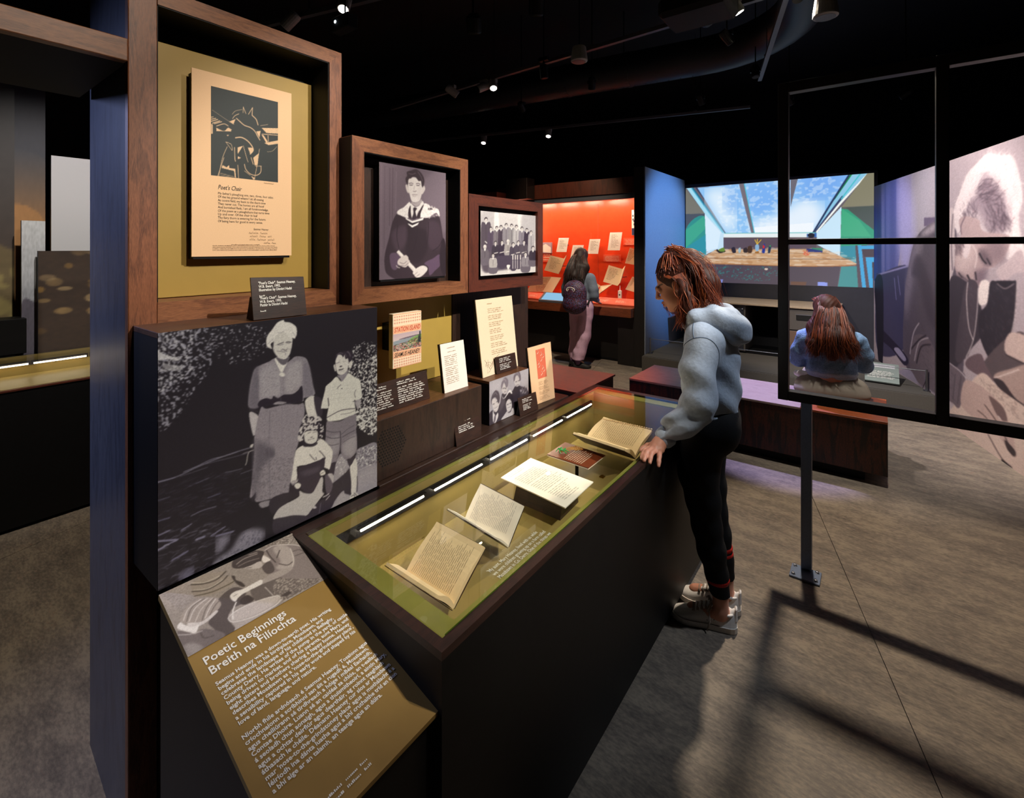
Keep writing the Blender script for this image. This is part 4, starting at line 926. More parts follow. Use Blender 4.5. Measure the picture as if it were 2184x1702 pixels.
MB().hexa([(-4.06, 6.06, .785), (-3.55, 6.06, .785), (-3.55, 6.23, .785), (-4.06, 6.23, .785), (-4.06, 6.055, .815), (-3.55, 6.055, .815), (-3.55, 6.225, .92), (-4.06, 6.225, .92)]).done('housing', MATS['fixture_grey'], tb)
MB().slab([(-4.02, 6.0675, .8245), (-3.59, 6.0675, .8245), (-3.59, 6.214, .915), (-4.02, 6.214, .915)], .001).done('display', emis('tablet_glow', (.35, .66, .95, 1), .8), tb)

# ------------------------------------------------------------------ desk alcove
pf_ = thing('platform', (-1.0, 6.9, 0), 'low grey carpeted platform below the projected window', 'platform')
MB().prism([(-2.43, 6.06), (.465, 6.06), (.165, 7.05), (-.035, 7.79), (-2.43, 7.79)], 'z', 0, .19).done('body', MATS['grey_carpet'], pf_)
MB().prism([(-2.43, 6.035), (.47, 6.035), (.465, 6.059), (-2.43, 6.059)], 'z', 0, .185).done('front_board', plain('platform_front', '4a4640', .6), pf_)
rl = thing('barrier_rail', (-.95, 6.25, .19), 'thin steel barrier wire stretched along the platform', 'barrier')
MB().tube([(-2.40, 6.25, .385), (.40, 6.25, .385)], .005, 8).done('wire', MATS['steel'], rl)
for x in (-2.40, .40): MB().tube([(x, 6.25, .19), (x, 6.25, .40)], .010, 10).done('stanchion', MATS['steel'], rl); MB().lathe((x, 6.25, .19), (0, 0, 1), [(.03, 0), (.03, .006), (.011, .008)], 14).done('foot', MATS['steel'], rl)
dk = thing('writing_desk', (-1.3, 7.4, .19), 'plain wooden desk with grey drawer units under the projection', 'desk')
MB().box(-2.15, -.35, 6.98, 7.78, .835, .858, .003).done('desk_top', MATS['desk_wood'], dk)
MB().box(-1.95, -1.39, 7.02, 7.70, .215, .835, .002).done('cupboard', MATS['grey_cabinet'], dk)
MB().box(-1.93, -1.41, 7.008, 7.02, .24, .80, .002).done('cupboard_door', MATS['grey_wall'], dk)
MB().lathe((-1.425, 7.008, .775), (0, -1, 0), [(.012, 0), (.012, .006), (.008, .008)], 12).done('lock', MATS['steel'], dk)
MB().box(-.98, -.40, 7.02, 7.70, .215, .835, .002).done('drawer_unit', MATS['grey_cabinet'], dk)
for z0, z1 in ((.565, .815), (.225, .545)):
    d_ = MB().box(-.965, -.415, 7.005, 7.02, z0, z1, .002).done('drawer', MATS['grey_cabinet'] if z0 > .5 else plain('drawer_warm_lit', '6d5648', .5, var=.06), dk)  # lower drawer coloured with the orange light that falls on it
    MB().box(-.80, -.60, 6.998, 7.0049, z1-.125, z1-.06).done('handle_recess', MATS['black_deep'], d_)
    MB().box(-.805, -.595, 6.994, 7.0048, z1-.062, z1-.052).done('handle_lip', MATS['fixture_grey'], d_)
MB().box(-1.39, -.98, 7.60, 7.70, .215, .835).done('modesty_panel', MATS['black_deep'], dk)
MB().box(-2.0, -.40, 7.05, 7.68, .19, .215).done('kick', MATS['black'], dk)
ip = thing('reading_rail_panel', (.05, 6.4, .19), 'small tilted text panel on the platform beside the seated girl', 'information panel')
IP = [(-.093, 6.29, .215), (.192, 6.27, .215), (.192, 6.53, .36), (-.095, 6.55, .36)]
MB().slab(IP, .012).done('board', plain('panel_sage', '7f8a84', .5, var=.04), ip)
MB().slab([Vector(p)-Vector((0, -.004, .013)) for p in IP], .02).done('backing', MATS['black'], ip)
MB().hexa([(-.09, 6.30, .19), (.19, 6.28, .19), (.19, 6.52, .19), (-.09, 6.54, .19), (-.09, 6.31, .195), (.19, 6.29, .195), (.19, 6.52, .325), (-.09, 6.54, .325)]).done('foot', MATS['black'], ip)
words((-.07, 6.42, .290), (1, -.07, 0), (0, .87, .48), .24, 7, .0165, MATS['ink_white'], ip, seed=400, fill=(.8, 1), h=.5, wl=(.015, .04), lift=.003)
MB().quad((-.03, 6.475, .3235), (.16, 6.462, .3235), (.16, 6.505, .348), (-.03, 6.518, .348)).done('photo', plain('grey_photo', 'b8b8bc', .5, var=.6, scale=60), ip)
sk = thing('storage_chair', (.33, 7.2, .19), 'folded dark chair leaning by the mural edge', 'chair') if False else None

# ------------------------------------------------------------------ room beyond the doorway
lc = thing('display_case', (-4.1, .8, 0), 'black display case glowing in the room beyond the doorway', 'display case')
MB().box(-4.30, -3.88, -1.6, 1.6, .02, .79).done('base', MATS['black_satin'], lc)
MB().box(-4.30, -3.875, -1.6, 1.6, .79, .80).done('timber_rim', MATS['umber_y'], lc)
MB().box(-4.30, -4.28, -1.6, 1.6, .80, .92).done('back_wall', MATS['olive_case'], lc)
MB().box(-4.28, -3.895, -1.6, 1.6, .80, .802).done('floor_board', MATS['olive_case'], lc)
MB().box(-3.886, -3.880, -1.6, 1.6, .801, .92).done('glass_front', MATS['glass_clear'], lc)
MB().box(-4.30, -3.880, -1.6, 1.6, .92, .926).done('glass_lid', MATS['glass_clear'], lc)
for i, (a, b) in enumerate(((-.20, .27), (.32, .60), (.625, .88), (.91, 1.2))):
    t = thing('led_bar', (-4.27, (a+b)/2, .86), 'glowing light bar in the case beyond the doorway, '+('leftmost', 'second from the left', 'third from the left', 'rightmost')[i], 'light bar', 'light bars beyond the doorway')
    MB().tube([(-4.262, a, .868), (-4.262, b, .868)], .005, 8).done('tube', MATS['led_far'], t, smooth=True); MB().box(-4.279, -4.268, a-.01, b+.01, .862, .885).done('channel', MATS['black'], t)
# ------------------------------------------------------------------ drawings for the flat prints
ART = {}
ART['aunt'] = (330, 400, '262229', '''
F c4c4cc .56 5 4 3 .9 -5,-1 72,-7 137,16 107,94 124,180 72,203 -6,218
F a9a9b8 .60 6 5 4 .8 -5,-1 174,7 192,94 173,190 124,249 71,338 -7,365
S d8d8da .8 0,70 19,85 38,95 72,113 63,120 38,109 5,107 -1,101
S c8c8cc .6 19,122 38,129 72,142 80,157 43,156 19,138
F b8b8c4 .66 5 5 5 .7 174,14 392,20 399,144 257,171 174,84
L 6a6878 5.2 0,578 60,580 132,568 205,560 282,557 334,558
L 8886a0 2.7 0,576 57,580
L 7c7a8c 3.3 85,570 132,564 185,555 240,559 286,558
L 6a6878 2.3 158,566 212,570 268,575 327,578
L 6a6878 2.1 75,583 129,583 171,582
L 6e6c7c 2.7 236,629 275,636 304,638
L 6e6c7c 2.8 297,659 344,658
L 5e5c70 3.0 1,648 39,650
L 5e5c70 3.3 129,633 174,628
L 6e6c80 4.4 112,758 151,754 201,759
L 62607a 3.8 171,710 218,711
L 62607a 4.8 1,728 39,732
L 74728a 5.7 78,801 112,791
L 74728a 6.8 1,784 38,782
L 82809a 7.7 0,805 65,831
L 82809a 6.3 23,833 62,833
L 72708a 6.2 183,874 235,861
L 72708a 7.9 204,884 267,896
L 8886a0 8.8 0,840 21,837
L 6a6882 7.9 47,904 99,895
L 7a7890 11.1 131,863 157,865
H 8c8aa0 .55 150 29 2.6 .25 100,0 1,763 204,823 274,895 203,1014 105,997 0,994
H 6a6880 .5 120 33 1.8 .2 100,-2 1,589 342,646 334,803 204,823 1,763
S 8f8d9c .95 10 292,928 325,916 379,940 399,976 379,991 383,1005 203,1006 210,979 259,970
F 5a5868 .6 4 4 10 .8 292,928 325,916 379,940 399,976 379,991 383,1005 203,1006 210,979 259,970
S 8f8da0 .8 12 200,928 210,895 249,899 249,930 210,964
S 8684a0 .8 14 74,972 111,964 121,984 105,1004 74,996
L 9a98a8 3.4 21,833 38,837
F d6d6d2 .52 5 4 21 1 829,307 860,291 886,291 945,290 999,286 998,685 898,654 866,588 872,548 901,471 889,381 860,361 823,328
F b4b4b4 .60 5 5 22 1 842,210 899,180 1000,208 999,312 899,299 848,305
F d6d6d2 .52 6 6 23 1 868,542 999,563 999,682 919,661 864,640
S 8a8690 1 872,753 910,748 1003,771 1002,1010 726,1009 746,968 789,937 813,961 838,971 830,837 785,853 734,875 731,849 746,792 774,738 806,785 830,793 867,778
F d8d8d8 .56 5 5 24 .9 872,757 1003,775 1003,864 880,841
F 504c58 .60 5 4 25 .9 872,757 1003,775 1003,864 880,841
S a09ca4 .9 8 884,880 1003,887 1002,1010 883,1002
L c8c6c8 2.1 880,867 931,864 958,866
L b8b6ba 2.1 897,907 940,905 971,909
S a8a4a8 .9 6 757,959 793,942 813,968 838,982 829,1001 730,1004
S 9a969c .9 6 746,795 774,752 810,786 826,836 785,856 742,868
F d0ced0 .6 4 5 26 .8 746,795 774,752 810,786 826,836 785,856
S 352f39 1 734,875 785,860 830,837 838,880 838,968 801,956 793,937 750,956 726,974 719,1006 696,1010 696,909
S 8f8a92 1 443,183 418,191 375,202 354,215 342,252 333,303 330,375 372,387 374,368 473,403 573,414 581,400 635,397 626,346 607,250 588,207 541,191 515,204 478,220
S 6c6772 .9 4 375,203 354,215 340,271 332,315 332,377 371,387 372,313 375,264 369,228
S a9a5ab .8 8 382,228 428,200 458,231 471,259 470,351 428,351 382,355 377,314
S b2aeb2 .7 8 499,239 525,219 568,222 568,320 551,350 504,357 488,315
S 7c7782 .9 4 576,268 585,230 607,250 626,352 629,393 581,397 576,361
S 2b2530 1 374,363 403,355 428,366 438,354 457,369 483,360 525,367 551,356 571,339 576,399 565,414 514,409 437,394 374,388
S a19da3 .9 437,389 457,385 488,395 498,401 478,401 442,395
L 6a6570 1.6 471,272 470,336 470,387
F 4a4650 .62 2 2 31 .3 375,205 515,204 588,207 629,393 551,356 374,363
P dcdad4 441,182 448,204 468,249 478,253 496,221 512,190 489,176 458,175
S 57525c .9 446,175 458,198 473,216 494,218 512,185 489,194 468,187
S d8d6d0 1 463,258 473,252 488,263 487,273 473,273 465,266
S d0cec8 1 438,116 437,91 459,71 494,68 523,98 524,122 520,150 510,177 489,191 473,187 456,177 443,160 435,138
S dedcd6 1 438,101 424,114 431,135 419,130 407,118 405,91 412,69 429,49 446,26 459,15 482,9 489,19 513,25 539,45 546,65 544,91 534,105 523,98 520,108 507,91 484,69 459,71 444,84
L 8a858c 1.8 454,65 469,67 484,62
L 8a858c 2.0 411,112 424,99 434,95
L 9a959a 1.9 526,75 539,95 536,108
L 9a959a 1.5 429,84 438,106 433,125
L 241f28 3.1 455,120 469,117 483,114
L 241f28 3.4 494,116 507,116 518,119
L 5c5660 2.6 458,123 471,124 481,122
L 5c5660 2.4 497,120 512,123
L 4a4450 2.6 471,154 484,159 499,158
L 4a4450 2.1 453,149 468,154 479,143
L 3a3440 3.1 481,147 491,153 499,149
L 8a858c 1.8 499,141 510,153 515,149
L e8e6e0 2.3 471,152 489,158
L 8c8790 3.6 491,166 493,176
L 8e8990 1.5 438,136 446,163 458,178
L 9c979e 2.1 518,152 512,175 499,188
S 8d8790 1 383,391 405,404 460,405 507,411 555,424 580,427 583,480 562,536 554,609 537,651 530,720 519,784 512,829 485,831 448,831 419,822 360,808 360,769 336,781 342,714 352,606 354,511 365,450
S 5a5560 .85 14 355,528 380,552 395,553 417,577 440,614 436,636 420,637 404,657 382,665 373,710 360,795 348,786 345,731 349,605
S 47424e .7 10 404,583 427,597 443,622 427,636 408,610
F 3a3640 .58 3 3 41 .4 361,657 526,668 519,829 360,801
F 4a4650 .62 2 2 42 .3 355,512 383,391 583,431 554,609 519,784 360,801
L 6a6570 3.0 421,418 417,564 421,821
L 7a7580 2.1 476,410 476,583
S b5b1b5 1 333,400 368,423 365,450 352,511 340,469
L 47424e 2.9 333,389 369,407
S cfcdc8 1 587,415 631,402 642,443 648,509 627,506 601,492
S 3a343e 1 631,412 657,415 676,438 676,506 649,506
S c6c4c0 .9 337,547 349,545 348,554 342,561 336,556
L d0cec8 2.8 350,574 334,574 326,588 322,614 317,628
L a09ca4 2.5 306,574 322,573 340,575
S 8a868e 1 375,821 419,827 424,848 397,850 382,843
S 332d37 1 423,825 508,828 512,866 432,895
S 302a34 1 507,833 514,784 524,798 554,826 561,862 507,862
S b7b4b4 1 437,921 456,888 488,877 554,869 559,842 581,861 623,878 649,838 671,819 680,836 676,893 685,908 659,928 637,946 598,976 571,966 527,946 488,935
S 39333d 1 437,927 488,935 537,949 598,982 598,1006 487,999 440,989
S 362f3b 1 598,982 637,946 674,934 711,943 727,904 742,945 734,984 696,1010 602,1014
L 6e6876 3.3 667,948 659,996
L c8c4c6 6.0 681,923 696,923 711,919
L b8b4b8 5.3 696,944 715,931
S c0bcc0 1 630,959 645,962 637,949 627,951
S 7d7780 1 701,549 743,564 782,569 860,551 866,630 872,705 869,756 838,782 806,781 782,747 774,695 770,722 750,772 723,773 690,680 694,619
S a8a4a8 .7 8 798,688 863,666 867,748 838,775 802,754 786,713
S 9a969c .7 8 705,644 766,635 770,693 743,734 705,685
L 39333e 4.6 774,623 776,667 774,716
L 403a45 3.4 697,624 728,644 770,654
L 403a45 3.0 697,596 735,615 770,622
L 403a45 3.0 693,654 720,677 766,685
L 403a45 3.5 786,656 814,650 859,643
L 4a444f 2.8 790,686 826,676 859,676
L 4a444f 2.7 782,640 814,625 855,616
S 39323c 1 719,771 750,772 746,792 742,815 734,851 731,874 712,821 716,794
S b2aeb0 1 704,818 727,823 738,845 731,874 715,850
S 3b343e 1 814,784 838,784 863,776 859,804 838,822 830,833
S cfcdc8 1 830,833 842,816 863,794 873,835 873,890 867,954 862,982 838,971 838,913
S d0cec8 1 833,981 850,973 875,987 879,1007 854,1006 831,1001
L 2c2630 3.3 837,986 854,986 858,998
L 2c2630 2.9 854,975 867,991 875,1005
L 39333d 4.1 873,894 875,935 873,975
S d4d4cc 1 753,335 721,355 695,370 689,392 669,468 680,478 706,484 709,468 707,489 700,522 700,540 714,552 773,564 822,559 859,556 863,529 856,482 866,485 901,480 898,428 889,381 860,361 823,331 804,346 780,365
L 38323c 4.1 700,530 726,524 773,515 822,520 859,528
L 5a545c 2.4 776,535 822,542 859,539
L 8e8a8e 1.7 700,551 749,565 779,568
S a4a0a4 1 856,488 892,486 895,512 885,526 875,535 860,497
L 302a34 2.6 756,397 768,387 777,381
L 302a34 3.9 706,433 710,464 709,474
L 4a444c 2.7 866,429 857,446 863,470
L 302a34 3.0 847,486 866,493
S 302a34 1 786,403 786,405 784,405 782,405 781,404 780,402 781,400 782,400 784,400 786,402
L aaa8a4 1.2 709,397 780,406 860,419
L aaa8a4 1.2 709,418 780,427 853,440
L aaa8a4 1.2 715,443 779,449 853,465
L b4b2ae 1.2 724,382 780,387 854,398
S 8d8890 1 756,330 774,350 783,366 804,349 819,324 816,310 798,328 774,331
S d3d1cb 1 749,243 747,269 753,303 762,323 780,331 801,326 816,310 823,281 821,251 804,231 774,223 756,228
S c8c6c0 1 736,275 744,271 750,302 744,304
S cfcdc6 1 826,273 840,269 846,283 838,301 823,303
S 332c37 1 745,229 756,215 780,211 804,212 829,213 845,233 845,260 832,272 823,273 818,253 804,253 798,230 791,242 780,228 762,224 753,238 747,248
L 8e8890 2.3 756,223 774,216 789,223
L 9a949a 2.4 814,216 826,227 832,244
L 7e7880 1.8 801,225 811,243
L 40384a 2.6 750,266 759,265 770,264
L 7a747c 1.7 789,264 801,266 807,264
L 8a848a 1.7 762,257 771,258
S 352e38 1 771,285 777,283 786,287 778,290 772,289
S 2c2630 1 764,301 774,300 794,301 786,306 771,306
L dcdad4 1.7 774,301 789,303
L 7c767e 1.7 762,307 780,314 798,312
S d2d0cb 1 579,629 545,638 535,667 524,739 517,785 534,795 551,789 548,725 596,729 653,730 682,730 693,730 682,768 704,790 716,794 731,730 727,700 697,655 668,628 631,640 600,643
S 9a949a .8 521,780 551,785 541,798 524,801
S 3a323e 1 551,732 596,732 653,733 682,726 689,750 682,782 660,794 663,823 641,859 623,878 595,868 568,838 558,811 551,779
S 57505c .7 8 565,754 624,760 660,760 653,784 589,780
L 241e28 4.1 548,721 551,752 547,784
L 302a34 3.3 660,684 678,708 690,729
L 3a343e 2.9 610,684 624,706 638,723
L 3a343e 2.9 642,709 645,723
S d4d2cc 1 534,805 551,800 566,815 559,828 544,825
S d0cec8 1 663,792 682,787 693,807 685,814 667,810
L 302a34 2.2 667,802 682,799
S 5a525e 1 689,826 704,821 731,874 727,904 715,917 696,905
S 2a242e 1 552,591 575,628 589,640 624,645 653,627 682,609 686,589 675,551 653,521 618,500 590,506 565,525 555,562
F c2bfbe .46 7 6 51 1 550,580 562,538 583,487 618,490 668,522 683,585 675,624 653,627 650,585 589,563 575,615 558,603
S cbc9c4 1 581,577 582,571 600,566 632,574 650,585 651,613 644,631 624,636 603,629 586,612
L 6a646c 3.5 600,578 614,577
L 6a646c 3.2 628,581 644,585
L 39333d 3.5 603,611 617,612 631,613
L 39333d 3.2 614,602 624,604
L dcdad4 1.8 607,611 626,613
S 302a34 .9 582,611 596,632 624,645 644,634 649,646 624,651 589,636
B 1
N .22 1.2 77
''')
ART['grad'] = (150, 210, '6a5c66', '''
S 786a74 .8 20 638,95 1002,2 1012,504 933,565 870,364 637,320
L 5a4c56 11.9 142,42 139,535
L 564852 10.3 184,37 175,534
L 7a6a76 8.7 232,66 219,399
L 5c4e58 8.3 75,29 65,733
L 74656f 9.9 34,21 30,797
S 3a2e36 1 240,431 176,507 133,634 81,765 70,863 120,961 378,1029 777,1014 994,984 996,763 945,616 883,429 757,442 636,454 460,489 337,454
S 2c2229 .7 14 381,526 541,542 707,586 681,764 538,868 379,798
S 544450 .6 18 164,600 359,527 380,662 248,758
S 4e3e4a .6 16 708,479 895,508 932,690 779,749 694,657
L 2a2028 9.6 708,486 707,586 682,693
L 2a2028 8.3 541,542 517,660 470,764
L 2a2028 7.0 250,531 238,631 270,731
L 2a2028 10.0 932,653 880,712 779,756
S 5c4a5c 1 142,791 206,768 280,798 269,865 226,918 163,897
S 604c62 1 892,792 779,828 693,849 644,876 705,905 728,984 815,943 904,887
S 2f252d 1 945,638 997,711 994,991 917,945 892,799
S ece6e2 1 240,425 261,397 338,366 416,317 433,347 404,417 404,457 348,453 294,442
S ece6e2 1 637,320 709,323 758,349 858,354 889,392 883,429 832,395 708,444 636,447 576,443 588,400
S 43373f 1 696,366 733,350 782,362 733,371
F cfc6c4 .55 4 4 3 .8 240,425 338,366 416,317 404,457 294,442
F cfc6c4 .55 4 4 4 .8 637,320 858,354 883,429 636,447
S e0dad6 1 439,326 473,344 507,356 565,339 613,294 636,334 553,395 518,452 461,462 438,415 427,354
S 34282f 1 433,347 405,389 404,451 449,466 438,408
S 34282f 1 636,327 601,351 553,409 524,452 576,450 588,407
S 362a33 1 473,372 496,360 530,369 507,398 524,452 483,471 455,462 478,413
P ece8e4 359,459 460,486 636,447 624,469 460,503 370,473
P ece8e4 392,506 460,524 564,492 541,517 458,544 404,519
P 2c2229 376,476 460,504 624,470 564,492 460,520 393,504
S d8d0cc 1 395,172 406,116 475,89 567,94 608,126 608,189 595,253 566,297 496,315 450,304 422,251 406,212
S c4bab8 .6 8 543,187 602,168 589,267 542,298
S ccc2be 1 361,175 384,166 411,232 383,227
S ccc2be 1 614,167 644,154 656,185 625,223 604,231
S b0a6a6 .9 439,312 496,319 566,300 601,280 601,309 530,348 473,337
S 3c3036 1 395,165 367,140 362,107 384,84 379,51 441,31 521,12 591,36 638,81 644,123 620,167 602,154 591,113 555,116 509,86 463,87 440,103 406,109
L 6a5a62 7.3 407,61 463,63 509,48
L 70606a 6.6 544,34 591,71 614,111
L 5a4c54 8.2 412,151 446,143 472,148
L 5a4c54 8.4 520,144 555,137 579,144
L 3c3038 8.2 423,164 463,161
L 3c3038 8.4 526,159 567,156
L a89c9c 6.4 491,164 485,199
L 7a6a6e 8.3 474,215 497,217 520,210
L 8e7e82 9.2 459,249 496,244 533,243
L a09494 6.5 468,262 519,257
P e4dcd6 232,765 265,745 520,920 474,940
L b8aca8 5.5 248,770 480,929
S cabfba 1 248,845 280,818 357,791 396,805 407,832 424,846 401,880 356,900 291,885 253,871
L 6e6064 6.2 280,855 335,866 379,846
L 6e6064 5.4 302,879 356,886 401,860
S dcd4cf 1 468,950 515,916 609,890 680,905 692,934 632,975 572,997 526,1000 485,971
L 86787a 5.6 491,971 538,948
L 86787a 5.6 520,989 573,966
L dcd4cc 7.8 231,881 247,895 280,902
B 1.5
N .10 1.2 5
''')
